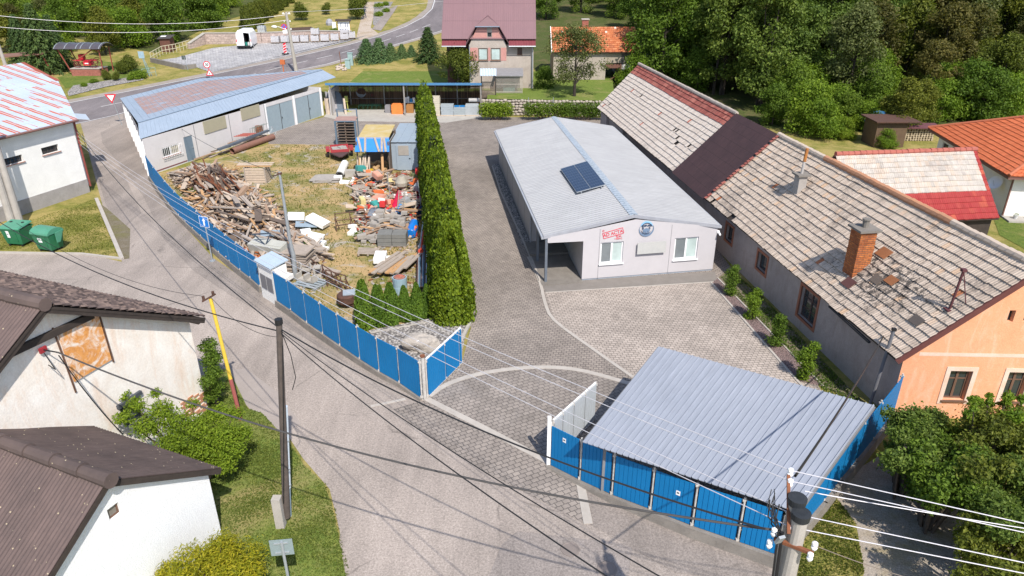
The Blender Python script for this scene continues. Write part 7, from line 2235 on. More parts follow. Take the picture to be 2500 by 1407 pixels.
 g=NT('work_clothes');v=g.coord('Object');x,y,z=g.sep(v)
 sk=g.math('GREATER_THAN',z,1.5);
 m2 .materials.clear();m2 .materials.append(g.finish(g.mix(sk,g.mix(g.noise(v,5),(.02,.04,.10),(.035,.07,.15)),(.30,.17,.12)),.8))
 o=bpy.data.objects.new('body',m2);COL.objects.link(o);o.parent=t
 q=MB();q.lathe((.05,-.06,1.70),[(.115,0),(.12,.05),(.08,.13),(.01,.15)],10);o=q.build('cap',mat('navy_cloth',(.02,.03,.07)));o.parent=t
across()
# === vegetation
def leafy_thing(name,label,cat,cs,rs,n,size,m,seed=0,group=None,stems=True,**kw):
 c0=Vector((sum(c[0]for c in cs)/len(cs),sum(c[1]for c in cs)/len(cs),terr(cs[0][1])))
 t=thing(name,label,cat,tuple(c0),group=group)
 if stems:
  q=MB()
  for c in cs:q.tube([c0+(Vector(c)-c0)*Vector((.25,.25,0))-V(0,0,.1),lerp(c0,Vector(c),.6),Vector(c)],[.05,.03,.012],5)
  q.build('stem',BARK,t)
 leafy('foliage',cs,rs,n,size,m,t,seed,**kw)
 return t
def hedge():
 a,b=V(-2.75,29.9,0),V(-7.55,63.2,0)
 d=(b-a).normalized();s_=V(d.y,-d.x,0);L=(b-a).length
 t=thing('thuja_hedge','very tall dense thuja hedge between the junk yard and the paved drive','hedge',tuple(a))
 rg=np.random.default_rng(9)
 N=60000
 u=rg.random(N)**1.35*(L+1.4)-.7
 trunk=np.round(u/.95);tr=np.random.default_rng(4).normal(0,1,60)
 du=(u-trunk*.95)/.95
 H=5.15+.28*tr[(trunk.astype(int))%60]-np.abs(du)*1.1
 h=rg.random(N)**.8
 endk=np.sqrt(np.clip(1-np.clip((np.abs(u-L/2)-L/2+.1)/.85,0,1)**2,.0,1))
 hw=(.92*(1-h**2.6*.72))*(1-.10*np.abs(du)*2)*(.25+.75*endk)*(1+.06*np.sin(u*2.1+h*9)+.07*np.sin(u*.7+h*5)+.06*np.sin(u*6.6)+.06*np.sin(u*5+h*23))
 side=np.where(rg.random(N)<.5,-1,1)*np.where(h>.93,rg.random(N),1)
 off_=side*hw*rg.uniform(.88,1.07,N)
 p=np.array(a)[None]+u[:,None]*np.array(d)+off_[:,None]*np.array(s_)+np.stack([0*u,0*u,h*H+.05],1)
 ends=rg.random(N)<.12
 # rounded near end
 ang=rg.uniform(0,PI,N);e=ends
 p[e]=(np.array(a)[None]+np.array(s_)[None]*(np.cos(ang)*hw*.95)[:,None]-np.array(d)[None]*(np.sin(ang)*.75*hw)[:,None]+np.stack([0*u,0*u,h*5.0],1))[e]
 n=np.sign(off_)[:,None]*np.array(s_)+np.array([0,0,.35]);n[e]=(np.array(s_)[None]*np.cos(ang)[:,None]-np.array(d)[None]*np.sin(ang)[:,None])[e]+np.array([0,0,.3])
 al=np.tile(np.array([[0,0,1.0]]),(N,1))+n*.3
 leaves_mesh('foliage',p,n,.17,LEAF_THUJA,t,rg=rg,along=al,amt=.55,aspect=.65,spread=.65)
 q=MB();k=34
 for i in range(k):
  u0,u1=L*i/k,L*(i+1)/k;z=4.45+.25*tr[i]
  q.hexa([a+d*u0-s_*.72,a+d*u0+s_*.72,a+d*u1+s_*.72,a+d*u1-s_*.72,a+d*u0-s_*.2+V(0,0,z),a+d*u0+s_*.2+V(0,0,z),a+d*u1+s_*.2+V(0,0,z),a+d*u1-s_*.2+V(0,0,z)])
 q.build('dark_core',CORE,t)  # added filler core; its dark colour stands for shade inside the hedge
hedge()
def small_shrubs():
 pr=cone_shrub('young_thuja',2.0,.48,4200,.115,LEAF_THUJA2,3,power=.85)
 pr2=cone_shrub('young_thuja',2.0,.46,4200,.115,LEAF_THUJA2,8,power=.85)
 spots=[(893,797,2.35,1.12,'tallest and nearest the blue fence'),(925,792,2.0,1.1,'twin-tipped, second from the blue fence'),(958,786,2.0,1.08,'third from the fence'),(990,781,1.75,.95,'fourth from the fence'),(1020,778,1.85,.9,'fifth in the row, narrow'),(1044,774,1.7,.72,'smallest, right beside the tall hedge')]
 for i,(px,py,h,w_,l)in enumerate(spots):
  g_=G(px,py);lab='young conical thuja at the gravel bed, '+l;k=pr if i%2==0 else pr2
  if i<2:k.location=g_;k.scale=(w_,w_,h/2);k['label']=lab;k['group']='young thujas in a row'
  else:dup(k,g_,i*1.3,(w_,w_,h/2),lab,'young thujas in a row')
 dup(pr2,G(934,790),2,(.7,.7,.98),'thin young thuja grown into the twin-tipped one','young thujas in a row')
 rows=[(1780,722,1.65,'nearest the office corner'),(1834,779,1.55,'second from the office'),(1891,846,1.6,'third from the office'),(1964,926,1.7,'farthest from the office, near the carport')]
 for i,(px,py,h,l)in enumerate(rows):
  b=G(px,py);rg=random.Random(i)
  cs=[b+V(rg.uniform(-.16,.16),rg.uniform(-.12,.12),h*k/6+.12)for k in range(6)]
  leafy_thing('box_shrub','upright bright green shrub in the planting strip, '+l,'shrub',cs,[.27,.31,.3,.34,.32,.25],2600,.085,LEAF_LIME if i%2 else LEAF_MID,i,'shrubs along the long house',shell=.35)
small_shrubs()
def near_bushes():
 rg=random.Random(8)
 # elder between the two lower left houses
 cs=[];rs=[]
 for px,py,z,r_ in((300,965,2.7,.22),(330,990,2.6,.34),(300,1020,2.4,.3),(380,960,2.8,.2),(395,1000,2.5,.42),(360,1040,2.2,.5),(430,1030,2.2,.5),(470,985,2.4,.22),(480,1040,2.1,.5),(420,1080,1.9,.5),(530,1010,2.2,.4),(540,1060,1.9,.5),(575,1010,2.0,.3),(500,1090,1.6,.5),(560,1100,1.5,.5),(585,1060,1.6,.4),(545,1135,1.2,.4),(470,1110,1.3,.5),(510,1130,1.0,.4)):
  cs.append(G(px,py,z));rs.append(r_)
 leafy_thing('elder_bush','big bright green elder bush spreading between the two lower left houses','bush',cs,rs,17000,.10,LEAF_LIME,2,shell=.25,squash=.7,aspect=.4)
 cs=[G(508,845,2.2),G(515,880,1.9),G(520,910,1.6),G(505,930,1.6),G(525,945,1.0),G(515,965,.7),G(520,870,1.2)]
 leafy_thing('climbing_bush','narrow green bush climbing at the corner of the stained house','bush',cs,[.35,.38,.36,.3,.33,.3,.35],5200,.09,LEAF_MID,5,shell=.3)
 b=V(-7.85,14.35,0)
 cs=[b+V(rg.uniform(-.8,.8),rg.uniform(-.7,.7),rg.uniform(.4,1.45))for _ in range(16)];cs+=[b+V(-1.5,-.1,.7),b+V(-1.2,-.3,.9)]
 leafy_thing('golden_yew','golden yellow yew bush in front of the white cottage gable','bush',cs,[.48]*16+[.35,.4],15000,.10,LEAF_GOLD,6,shell=.45,aspect=.28,up=.9)
 # large bushes at the lower right
 def big(cx,lab,pts,n,m,sd,size=.135,kind='tree'):
  cs=[G(px,py,z)for px,py,z,r_ in pts];rs=[p[3]for p in pts]
  leafy_thing('plum_tree',lab,kind,cs,rs,n,size,m,sd,'trees in the lower right garden',shell=.15,squash=.85,var=.6)
 mk=lambda x0,y0,x1,y1,n,z0,z1,r0,r1,sd:[(random.Random(sd*99+i).uniform(x0,x1),random.Random(sd*77+i).uniform(y0,y1),random.Random(sd*55+i).uniform(z0,z1),random.Random(sd*33+i).uniform(r0,r1))for i in range(n)]
 big(0,'rounded dark green tree against the orange gable at the fence end',mk(2170,1000,2290,1150,34,1.2,2.9,.22,.5,1),17000,LEAF_DARK,31,.10)
 big(0,'broad green tree in the middle of the lower right thicket',mk(2230,1050,2400,1240,44,1.1,3.0,.22,.55,2),22000,LEAF_MID,32,.10)
 big(0,'sunlit yellow-green tree at the right edge under the orange gable',mk(2370,980,2520,1150,38,1.6,3.3,.2,.5,3),18000,LEAF_OLIVE,33,.10)
 big(0,'green tree at the right edge above the power lines',mk(2380,1130,2560,1300,38,1.3,3.0,.22,.55,4),19000,LEAF_DARK,34,.10)
 big(0,'light green tree in the lower right corner behind the power lines',mk(2350,1280,2560,1440,32,1.0,2.6,.2,.5,5),16000,LEAF_OLIVE,35,.10)
 big(0,'loose light branches of a young tree in front of the right gable window',mk(2360,965,2500,1020,14,2.7,3.6,.12,.28,6),3200,LEAF_LIME,36,.10)
 # ivy and shrubs on the stone wall
 for i,(x0,x1,l,m_)in enumerate(((1182,1240,'clipped green shrub hanging over the stone wall beside the open shed',LEAF_LIME),(1292,1380,'dark ivy mass covering the middle of the stone wall',LEAF_MID),(1380,1466,'dark ivy mass at the stone wall end beside the long house',LEAF_MID))):
  cs=[G(lerp(x0,x1,(k%6)/5),262+(k//6)*12,1.3-.5*(k//6))for k in range(12)]
  leafy_thing('wall_shrub',l,'shrub',cs,[.6]*12,4600,.17,m_,40+i,None,squash=.8)
near_bushes()
def orchard():
# trees told apart around the houses
 airy=tree_proto('walnut_tree',7.4,3.7,1.9,44,8200,.20,LEAF_GREY,BARK_DARK,12,.16,rclump=.26,shell=.1)
 airy['label']='spreading airy grey-green tree in front of the clay-tiled barn';airy.location=TG(1402,235)
 k=tree_proto('fruit_tree',4.6,2.5,1.0,30,7000,.19,LEAF_OLIVE,BARK,14,.11,rclump=.34)
 k['label']='bushy olive green fruit tree before the mauve-roofed house';k.location=TG(1120,215)
 sp=conifer_proto('spruce_tree',6.6,2.4,9000,.26,LEAF_SPRUCE,3,11)
 sp['label']='bright green spruce on the lawn left of the mauve-roofed house';sp.location=GT(1047,150);sp.scale=(.95,.95,.66)
 bl=conifer_proto('bluish_conifer',3.0,2.1,6500,.2,LEAF_BLUE,5,8)
 bl['label']='bluish young conifer nearest the pale green roadside cabinet';bl['group']='young conifers by the road';bl.location=GT(897,152)
 for px,py,s_,l in((928,150,1.0,'bluish young conifer, second from the roadside cabinet'),(955,146,.72,'low bluish conifer in the middle of the roadside row'),(982,141,.6,'small conifer at the right of the roadside row'),(1005,138,.5,'smallest conifer of the roadside row beside the spruce')):dup(bl,GT(px,py),px,s_,l,'young conifers by the road')
 for px,py,s_,l in((112,178,1.25,'tall dark spruce between the two red-framed shelters'),(145,168,1.0,'dark spruce left behind the carriage shelter'),(60,150,.9,'dark spruce beyond the second shelter')):dup(sp,GT(px,py),px,s_,l,'dark spruces by the shelters')
 # rounded bushes
 rb=thing('round_bush','round olive bush right of the carriage shelter','bush',tuple(GT(316,176)),group='garden bushes across the road')
 q=MB();q.tube([(0,0,-.1),(0,0,.8)],.07,6);o=q.build('stem',BARK);o.parent=rb
 o=leafy('foliage',[(0,0,1.1),(.5,.2,.9),(-.5,0,.9),(0,.4,1.5),(.1,-.4,.8)],[.8,.7,.7,.7,.7],3600,.16,LEAF_OLIVE,None,3);o.parent=rb
 rl=thing('round_bush','low dome-shaped lime bush beside the ramp rail','bush',tuple(GT(338,193)),group='garden bushes across the road')
 o=leafy('foliage',[(0,0,.5),(.5,.2,.4),(-.5,0,.4),(.3,.4,.5),(.1,-.3,.4)],[.7,.6,.6,.6,.6],3000,.14,LEAF_LIME,None,4);o.parent=rl
 q=MB();q.tube([(0,0,-.1),(0,0,.4)],.05,6);o=q.build('stem',BARK);o.parent=rl
 for px,py,s_,l,k in((300,182,.7,'pale bush in the middle of the shelter garden',rb),(262,196,.55,'small green bush at the stone border',rb),(230,203,.5,'low green bush in the stone border',rl),(205,212,.45,'low bush at the left of the stone border',rl),(285,198,.5,'dark bush in the stone border',rb),(320,196,.5,'low bush at the right of the stone border',rl),(737,50,1.3,'round dark green bush above the forecourt wall',rb),(797,36,.9,'small dark bush on the upper lawn',rb),(817,82,.8,'yellow-green bush by the notice board',rl),(925,20,.9,'clipped ball bush at the top of the stone bed',rl),(925,40,.8,'yellow-green ball bush lower in the stone bed',rl),(943,30,.7,'bright yellow bush in the stone bed',rl),(941,14,.7,'small ball bush near the side path',rl),(872,48,1.5,'tall clipped olive bush at the dug-up path',rb),(880,22,1.4,'second clipped olive bush up the dug-up path',rb)):
  dup(k,GT(px,py),px*.7,s_ if k is rl else(s_*.9,s_*.9,s_*1.1),l,'garden bushes across the road')
 hp=cone_shrub('clipped_conifer',3.6,1.35,5200,.2,LEAF_OLIVE,21,power=.5,tip=.3)
 hp['label']='clipped olive conifer of the hedge row, nearest the white van';hp.location=GT(608,72);hp['group']='clipped conifers above the forecourt'
 for i in range(1,8):
  px,py=lerp(608,705,i/7),lerp(72,8,i/7);dup(hp,GT(px,py),i,1-.03*i,'clipped olive conifer in the row climbing the slope behind the van','clipped conifers above the forecourt')
  # hand-placed edge trees of the wood behind the long house
 P={}
 P['d1']=tree_proto('alder_tree',14.5,3.8,2.2,58,15000,.33,LEAF_DARK,BARK_DARK,31,.15,rclump=.30,multi=4,squash=.85)
 P['d2']=tree_proto('alder_tree',13.5,3.6,1.6,52,13000,.32,LEAF_DARK,BARK_DARK,32,.14,rclump=.32,multi=3,squash=.9)
 P['g1']=tree_proto('ash_tree',12,3.6,1.2,46,12000,.32,LEAF_GREY,BARK_DARK,33,.16,rclump=.33)
 P['l1']=tree_proto('linden_tree',12,3.7,.8,48,13000,.31,LEAF_MID,BARK_DARK,34,.17,rclump=.34)
 P['o1']=tree_proto('acacia_tree',9,3.2,.7,38,9500,.30,LEAF_OLIVE,BARK_DARK,35,.13,rclump=.33)
 P['b1']=tree_proto('cherry_tree',9,3.3,.7,38,9500,.30,LEAF_BRONZE,BARK_DARK,36,.13,rclump=.33)
 P['s1']=tree_proto('young_maple',6,2.8,.2,30,9000,.26,LEAF_MID,BARK,37,.09,rclump=.38)
 P['y1']=tree_proto('hazel_bush',4.6,2.6,.1,26,7500,.24,LEAF_LIME,BARK,38,.07,rclump=.40)
 used=set()
 def put(k,p,s_,l,gr,rz=None):
  if k not in used:used.add(k);o=P[k];o.location=p;o.scale=(s_,)*3;o.rotation_euler=(0,0,rz or 0);o['label']=l;o['group']=gr;return
  dup(P[k],p,rz or random.uniform(0,6),(s_*random.uniform(.92,1.08),s_*random.uniform(.92,1.08),s_*random.uniform(.9,1.1)),l,gr)
 W_='trees of the wood behind the houses'
 put('l1',GT(1612,205),1.2,'tall light green tree standing at the far end of the long house',W_)
 put('d1',GT(1755,232),1.0,'dark alder with bare trunks nearest the red ridge of the long house',W_)
 put('d2',GT(1850,262),1.0,'dark alder clump with visible trunks behind the brown roof patch',W_)
 put('d1',GT(1905,250),.95,'dark alder right of the trunk clump',W_)
 put('y1',GT(1975,325),1.0,'bright yellow-green bush at the foot of the alders',W_)
 put('g1',GT(2060,268),.95,'grey-green tree beyond the bright bush',W_)
 put('o1',GT(2190,342),.62,'small light olive tree beside the brown garden shed',W_)
 put('s1',GT(2350,292),.95,'fresh green maple beyond the orange roof',W_)
 put('b1',GT(2260,282),.85,'bronze-leaved tree left of the orange roof',W_)
 put('s1',GT(1700,222),.8,'low leafy maple under the alders by the red ridge',W_);put('y1',GT(1640,190),.9,'bright bush at the foot of the tall light green tree',W_);put('s1',GT(2120,285),.8,'green maple right of the grey-green tree',W_);put('o1',GT(2420,275),.9,'olive tree above the orange roof ridge',W_);put('y1',GT(2470,262),.9,'bright hazel at the right edge above the orange roof',W_)
 put('y1',GT(2000,338),.7,'low bright bush on the meadow edge',W_)
 put('y1',GT(2160,362),.38,'round dark bush in front of the brown garden shed',W_)
 for i,(px,py,k,s_)in enumerate(((1925,285,'s1',.9),(2030,300,'y1',.75),(2065,312,'s1',.6),(2110,318,'y1',.6),(2235,318,'o1',.55),(2290,296,'y1',.8),(2405,300,'s1',.8),(2450,296,'y1',.9),(2060,340,'y1',.42),(1885,305,'s1',.7))):put(k,GT(px,py),s_,{'s1':'low green maple','y1':'yellow-green hazel','o1':'small olive acacia'}[k]+' on the meadow edge '+('under the alders','right of the bright bush','left of the blue tarp','in front of the blue tarps','behind the log store','beyond the log store','over the orange ridge, left','over the orange ridge, right','near the cream tiled annex','close to the long roof ridge')[i],W_)
 put('y1',GT(1545,215),.75,'green bush growing at the barn corner',W_)
 put('s1',GT(1330,235),.5,'low shrub at the right corner of the mauve-roofed house',W_)
 def inside(x,y,poly):
  c=False;n=len(poly)
  for i in range(n):
   (x0,y0),(x1,y1)=poly[i],poly[i-1]
   if(y0>y)!=(y1>y)and x<(x1-x0)*(y-y0)/(y1-y0)+x0:c=not c
  return c
 def proj(p):
  c=p.y*math.cos(PITCH)+(CAM_H-p.z)*math.sin(PITCH)
  return CX+p.x/c*FPX,CY+((CAM_H-p.z)*math.cos(PITCH)-p.y*math.sin(PITCH))/c*FPX
 rg=random.Random(17)
 left=[(-260,-90),(-260,168),(60,140),(130,146),(250,140),(300,150),(372,122),(450,98),(500,74),(560,50),(590,0),(590,-90)]
 right=[(1312,-90),(1312,52),(1480,50),(1570,90),(1620,170),(1700,205),(1780,240),(1900,258),(2000,275),(2080,286),(2240,284),(2300,286),(2560,268),(2900,200),(2900,-90)]
 def fill(poly,x0,x1,y0,y1,st,pick,lab,gr):
  y=y0;r_=0
  while y<y1:
   x=x0+(r_%2)*st/2
   while x<x1:
    p=V(x+rg.uniform(-.4,.4)*st,y+rg.uniform(-.4,.4)*st,0);p.z=terr(p.y)
    a,b=proj(p)
    if inside(a,b,poly):
     k,s_=pick(a,b,rg);put(k,p,s_,lab[P[k].name.split('.')[0]],gr,rg.uniform(0,6))
    x+=st
   y+=st*.8;st*=1.04;r_+=1
 names={'alder_tree':'dark green alder','ash_tree':'grey-green ash','linden_tree':'fresh green linden','acacia_tree':'olive green acacia','cherry_tree':'bronze-leaved tree','young_maple':'low green maple','hazel_bush':'bright green hazel'}
 def pr(a,b,rg):
  if a>1880 and b>228:return rg.choice([('y1',.8),('s1',.8),('o1',.65),('y1',1.0)])
  if a<1600:return rg.choice([('l1',.8),('s1',1.2),('l1',.7)])
  if a<2050:return rg.choice([('d1',1.0),('d2',1.0),('d1',1.1),('g1',1.0),('l1',.9)])
  return rg.choice([('g1',1.0),('o1',1.1),('b1',1.15),('d2',.85),('l1',.85),('b1',1.0)])
 fill(right,0,150,70,185,5.0,pr,{k:v+' standing in the wood behind the long tiled house' for k,v in names.items()},W_)
 def pl(a,b,rg):return rg.choice([('s1',1.0),('o1',.75),('y1',1.15),('s1',1.2),('l1',.6),('g1',.6),('b1',.6),('y1',1.0)])
 fill(left,-125,-20,88,190,4.9,pl,{k:v+' on the wooded slope above the road' for k,v in names.items()},'trees on the slope above the road')
orchard()
def garden_bits():
# sheds and stores behind the long house
 b=GT(2152,352);t=thing('garden_shed','small brown boarded garden shed with rusty flat roof among the bushes','shed',tuple(b));h=2.2
 q=MB();q.box(b,(2.6,2.4,h),base=True);q.build('boards',mat('brown_shed_boards',(.13,.085,.05),(.1,.06,.04)),t)
 q=MB();q.box(b+V(.3,0,h),(3.8,3.2,.1),base=True);q.build('roof',RUSTDARK,t)
 b=GT(2230,345);t=thing('log_store','open stack of split logs under the trees left of the orange roof','log stack',tuple(b));q=MB();rg=random.Random(3)
 for j in range(6):
  for i in range(14):p=b+V(-1.5+i*.24+rg.uniform(-.03,.03),0,.12+j*.19);q.cyl(p,.10,.6,6,(0,1,rg.uniform(-.1,.1)))
 q.build('logs',mat('split_log_ends',(.48,.40,.28),(.2,.15,.1),scale=9),t)
 q=MB();q.box(b+V(0,.3,1.3),(4.2,1.4,.08),0,.1);q.build('roof',mat('maroon_sheet',(.13,.05,.06)),t)
 for px,py,l in((2085,300,'left'),(2140,298,'right')):
  b=GT(px,py);q=MB();q.lathe(b,[(1.0,0),(1.1,.5),(.6,1.0),(.1,1.1)],9);tag(q.build('tarp_heap',mat('blue_tarp',(.03,.14,.33),(.02,.10,.26),.5,scale=5)),'heap under blue tarp on the meadow edge, the %s one'%l,'tarpaulin')
  # pale green roadside cabinets
 for px,py,hh,l in((850,168,1.1,'lower pale green service cabinet at the garden edge'),(857,160,1.5,'taller pale green service cabinet behind the lower one')):
  b=GT(px,py);q=MB();q.box(b,(.6,.4,hh),base=True);q.box(b+V(0,0,hh),(.68,.5,.08),base=True);tag(q.build('service_cabinet',mat('pale_green_cabinet',(.30,.42,.42))),l,'cabinet')
 b=GT(834,166);q=MB();q.tube([b,b+V(-.1,0,2.0)],.04,6);tag(q.build('rusty_stake',RUST),'thin rusty stake in the rubble beside the road','stake')
 rg=random.Random(12);q=MB()
 for i in range(26):p=GT(830+rg.uniform(-8,14),166+rg.uniform(-5,8));q.lathe(p,[(.12,0),(.2,.12),(.08,.26)],6)
 o=q.build('rubble',mat('rubble_stone',(.45,.38,.32)));o['kind']='stuff'
 # stones in the gravel bed, boulder with a plate
 b=G(1028,850,.1);rr=np.random.default_rng(3)
 t=thing('memorial_boulder','pale grey boulder with a small white plate on the gravel bed','boulder',tuple(b));bm=bmesh.new()
 bmesh.ops.create_icosphere(bm,subdivisions=4,radius=1)
 from mathutils import noise as mn
 for v in bm.verts:
  n=mn.noise(v.co*1.3+V(3,1,2))*.32+mn.noise(v.co*3.5)*.12+mn.noise(v.co*9)*.03
  v.co=v.co*(1+n);v.co.x*=.72;v.co.y*=.52;v.co.z=max(-.1,v.co.z*.50+.22)
 me=bpy.data.meshes.new('rock');bm.to_mesh(me);bm.free();me.materials.append(mat('pale_boulder',(.44,.40,.36),(.30,.27,.24),.95,scale=2.5,bump=.03,dirt=.3));o=bpy.data.objects.new('rock',me);COL.objects.link(o);o.parent=t
 q=MB();q.box((.05,-.42,.5),(.30,.02,.22),.15,-.75);o=q.build('name_plate',WHITESIGN);o.parent=t
 q=MB();
 for k in range(3):q.box((.05,-.435+.03*(1-k),.5+.05*(1-k)),(.18,.012,.015),.15,-.75)
 o2=q.build('plate_print',mat('grey_print',(.08,.09,.1)));o2 .parent=o
 # bins
 GB=mat('green_plastic',(.022,.16,.075),(.018,.13,.062),.42,fine=4,spec=.5);GBL=mat('faded_green_lid',(.06,.24,.15),(.09,.26,.18),.45,fine=4)
 for i,(px,py,rz,l)in enumerate(((52,598,-.16,'green wheeled waste container with flat lid and tall white label'),(127,612,-.30,'green wheeled waste container with domed lid and two round holes'))):
  b=G(px,py);t=thing('waste_container',l,'waste bin',tuple(b),rz,'green waste containers')
  def loc(mb,nm,m_,par=None):o=mb.build(nm,m_);o.parent=par or t;return o
  q=MB();q.hexa([(-.50,-.38,.2),(.50,-.38,.2),(.50,.38,.2),(-.50,.38,.2),(-.63,-.50,1.12),(.63,-.50,1.12),(.63,.50,1.12),(-.63,.50,1.12)]);q.box((0,-.50,1.13),(1.32,.06,.09));q.box((0,.5,1.13),(1.32,.06,.09))
  for s_ in(-.3,.3):q.box((s_,-.46,.7),(.04,.03,.6),0,.12)
  body=loc(q,'body',GB)
  q=MB()
  if i==0:q.hexa([(-.67,-.55,1.18),(.67,-.55,1.18),(.67,.52,1.3),(-.67,.52,1.3),(-.64,-.5,1.26),(.64,-.5,1.26),(.64,.5,1.38),(-.64,.5,1.38)])
  else:
   n=10;pts=[(-.55*math.cos(PI*k/n),1.16+.30*math.sin(PI*k/n))for k in range(n+1)]
   vs=[(-.66,y,z)for y,z in pts]+[(.66,y,z)for y,z in pts]
   q.faces(vs,[(k,k+1,k+n+2,k+n+1)[::-1]for k in range(n)]+[tuple(range(n+1)),tuple(range(2*n+1,n,-1))])
   for s_ in(-.72,.72):q.hexa([(s_-.03,-.1,.62),(s_+.03,-.1,.62),(s_+.03,.1,.62),(s_-.03,.1,.62),(s_-.03,-.1,1.2),(s_+.03,-.1,1.2),(s_+.03,.45,1.25),(s_-.03,.45,1.25)])
  lid=loc(q,'lid',GBL)
  zz=1.36 if i==0 else 1.43
  for s_ in(-.4,.35):q=MB();q.cyl((s_,.2 if i==0 else-.1,zz-.02),.11 if i else.08,.03,14);loc(q,'lid_hole',BLACK,lid)
  q=MB()
  if i==0:q.box((-.2,-.475,.82),(.20,.012,.42),0,.12)
  else:q.box((-.12,-.475,.86),(.28,.012,.11),0,.12);q.box((-.10,-.455,.71),(.26,.012,.11),0,.12)
  lb=loc(q,'label_sticker',WHITESIGN,body)
  q=MB();q.box((-.2 if i==0 else-.12,-.483,.84 if i==0 else.87),(.1 if i==0 else.2,.012,.04),0,.12);loc(q,'label_print',mat('grey_print',(.08,.09,.1)),body)
  for s_ in(-.40,.40):
   for y in(-.28,.28):q=MB();q.cyl((s_-.03,y,.1),.10,.06,12,(1,0,0));q.box((s_,y,.2),(.08,.1,.08));loc(q,'wheel',BLACK)
garden_bits()
def tufts(name,poly,n,size,m,seed,h=.0):
 rg=np.random.default_rng(seed);P=PX(poly);xs=[p.x for p in P];ys=[p.y for p in P];out=[]
 c=rg.uniform([min(xs),min(ys)],[max(xs),max(ys)],(n*3,2))
 ins=np.zeros(len(c),bool);N=len(P)
 for i in range(N):
  a,b=P[i],P[i-1];k=(a.y>c[:,1])!=(b.y>c[:,1])
  ins^=k&(c[:,0]<(b.x-a.x)*(c[:,1]-a.y)/(b.y-a.y+1e-9)+a.x)
 dn=np.sin(c[:,0]*1.7+3*np.sin(c[:,1]*.9))*np.sin(c[:,1]*1.3+2*np.sin(c[:,0]*.7))
 c=c[ins&(rg.random(len(c))<.55+.45*dn)][:n]
 p=np.concatenate([c,np.full((len(c),1),.05+h)],1);al=np.tile([[0,0,1.0]],(len(c),1))
 o=leaves_mesh(name,p,rg.normal(0,1,p.shape)+[0,0,.5],size,m,None,rg=rg,along=al,amt=.35,aspect=.35);o['kind']='stuff'
BLADE=leaf_mat('pale_grass_blades',[(0.1,(0.07,0.11,0.018)),(0.5,(0.14,0.185,0.035)),(0.9,(0.25,0.27,0.08))],.4,1.2)
tufts('grass_blades',[(500,1000),(560,925),(606,1000),(640,1010),(700,1075),(745,1140),(790,1180),(812,1240),(832,1330),(850,1430),(560,1430),(510,1200)],26000,.075,BLADE,1)
tufts('dry_grass_blades',[(500,1000),(560,925),(606,1000),(700,1075),(745,1140),(795,1180),(818,1240),(838,1330),(860,1430),(640,1430)],9000,.08,LEAF_OLIVE,2)
tufts('plot_grass_blades',[(-40,560),(60,545),(232,488),(296,630),(190,618),(-40,612)],15000,.11,LEAF_OLIVE,3)
tufts('yard_weeds',[(366,432),(440,425),(560,400),(660,356),(1010,356),(1060,400),(1078,560),(1110,780),(1050,780),(905,800),(700,735),(500,600)],16000,.12,LEAF_OLIVE,4)
tufts('corner_weeds',[(1905,1385),(1985,1265),(2040,1215),(2090,1280),(2110,1400),(2060,1450),(1900,1450)],7000,.08,LEAF_OLIVE,5)
tufts('fence_weeds',[(362,432),(404,528),(500,640),(640,735),(700,778),(830,862),(1032,976),(1028,968),(834,850),(645,722),(508,630),(412,520),(370,430)],1500,.08,LEAF_MID,6)
tufts('wall_weeds',[(1760,680),(1785,662),(1860,725),(2110,990),(2040,985)],6000,.12,LEAF_DARK,7)
for px,py,l in((1392,1342,'round cast iron manhole cover in the lane below the gateway'),(1482,1390,'partly tarred-over manhole cover near the bottom edge of the lane')):
 b=G(px,py);q=MB();q.lathe(b,[(.28,.0),(.28,.03),(.24,.032),(.23,.022),(.05,.024)],24);tag(q.build('manhole_cover',mat('cast_iron',(.22,.185,.17),(.17,.145,.13),.8)),l,'manhole cover')
 # === the junk yard
WD=[mat('weathered_board_%s'%n,a,b,.9,scale=4,fine=12,dirt=.25)for n,a,b in(('grey',(.38,.32,.27),(.25,.21,.18)),('brown',(.34,.225,.155),(.22,.155,.11)),('pale',(.52,.42,.33),(.40,.32,.25)),('dark',(.12,.09,.075),(.17,.13,.10)),('orange',(.48,.29,.14),(.36,.20,.10)))]
FOAM=mat('white_foam_block',(.80,.80,.79),(.68,.67,.65),.8)
STONE2=mat('grey_slab_stone',(.36,.33,.30),(.26,.24,.22),.9,scale=3,dirt=.2)
def pro(nm,cat,m_,boxes=(),tubes=()):
 q=MB()
 for b in boxes:q.box(*b)
 for a in tubes:q.tube(*a)
 o=q.build(nm,m_);tag(o,'',cat);return o
class Kind:
 def __init__(s,o):s.o,s.n=o,0
 def put(s,p,rz=0.,ry=0.,sc=(1,1,1),label='',group=None,rx=0.):
  o=s.o if s.n==0 else s.o.copy()
  if s.n:COL.objects.link(o)
  s.n+=1
  o.location=p;o.rotation_euler=(rx,ry,rz);o.scale=sc
  if label:o['label']=label
  if group:o['group']=group
  return o
planks=[Kind(pro('plank','plank',w_,[((0,0,0),(1,1,1))]))for w_ in WD]
pl_lab=['grey weathered','brown','pale sawn','dark rotten','orange-brown']
def plank(i,p,L,w_,th,rz,ry=0.,where='',gr=None,rx=0.):return planks[i].put(p,rz,ry,(L,w_,th),pl_lab[i]+' plank '+where,gr,rx)
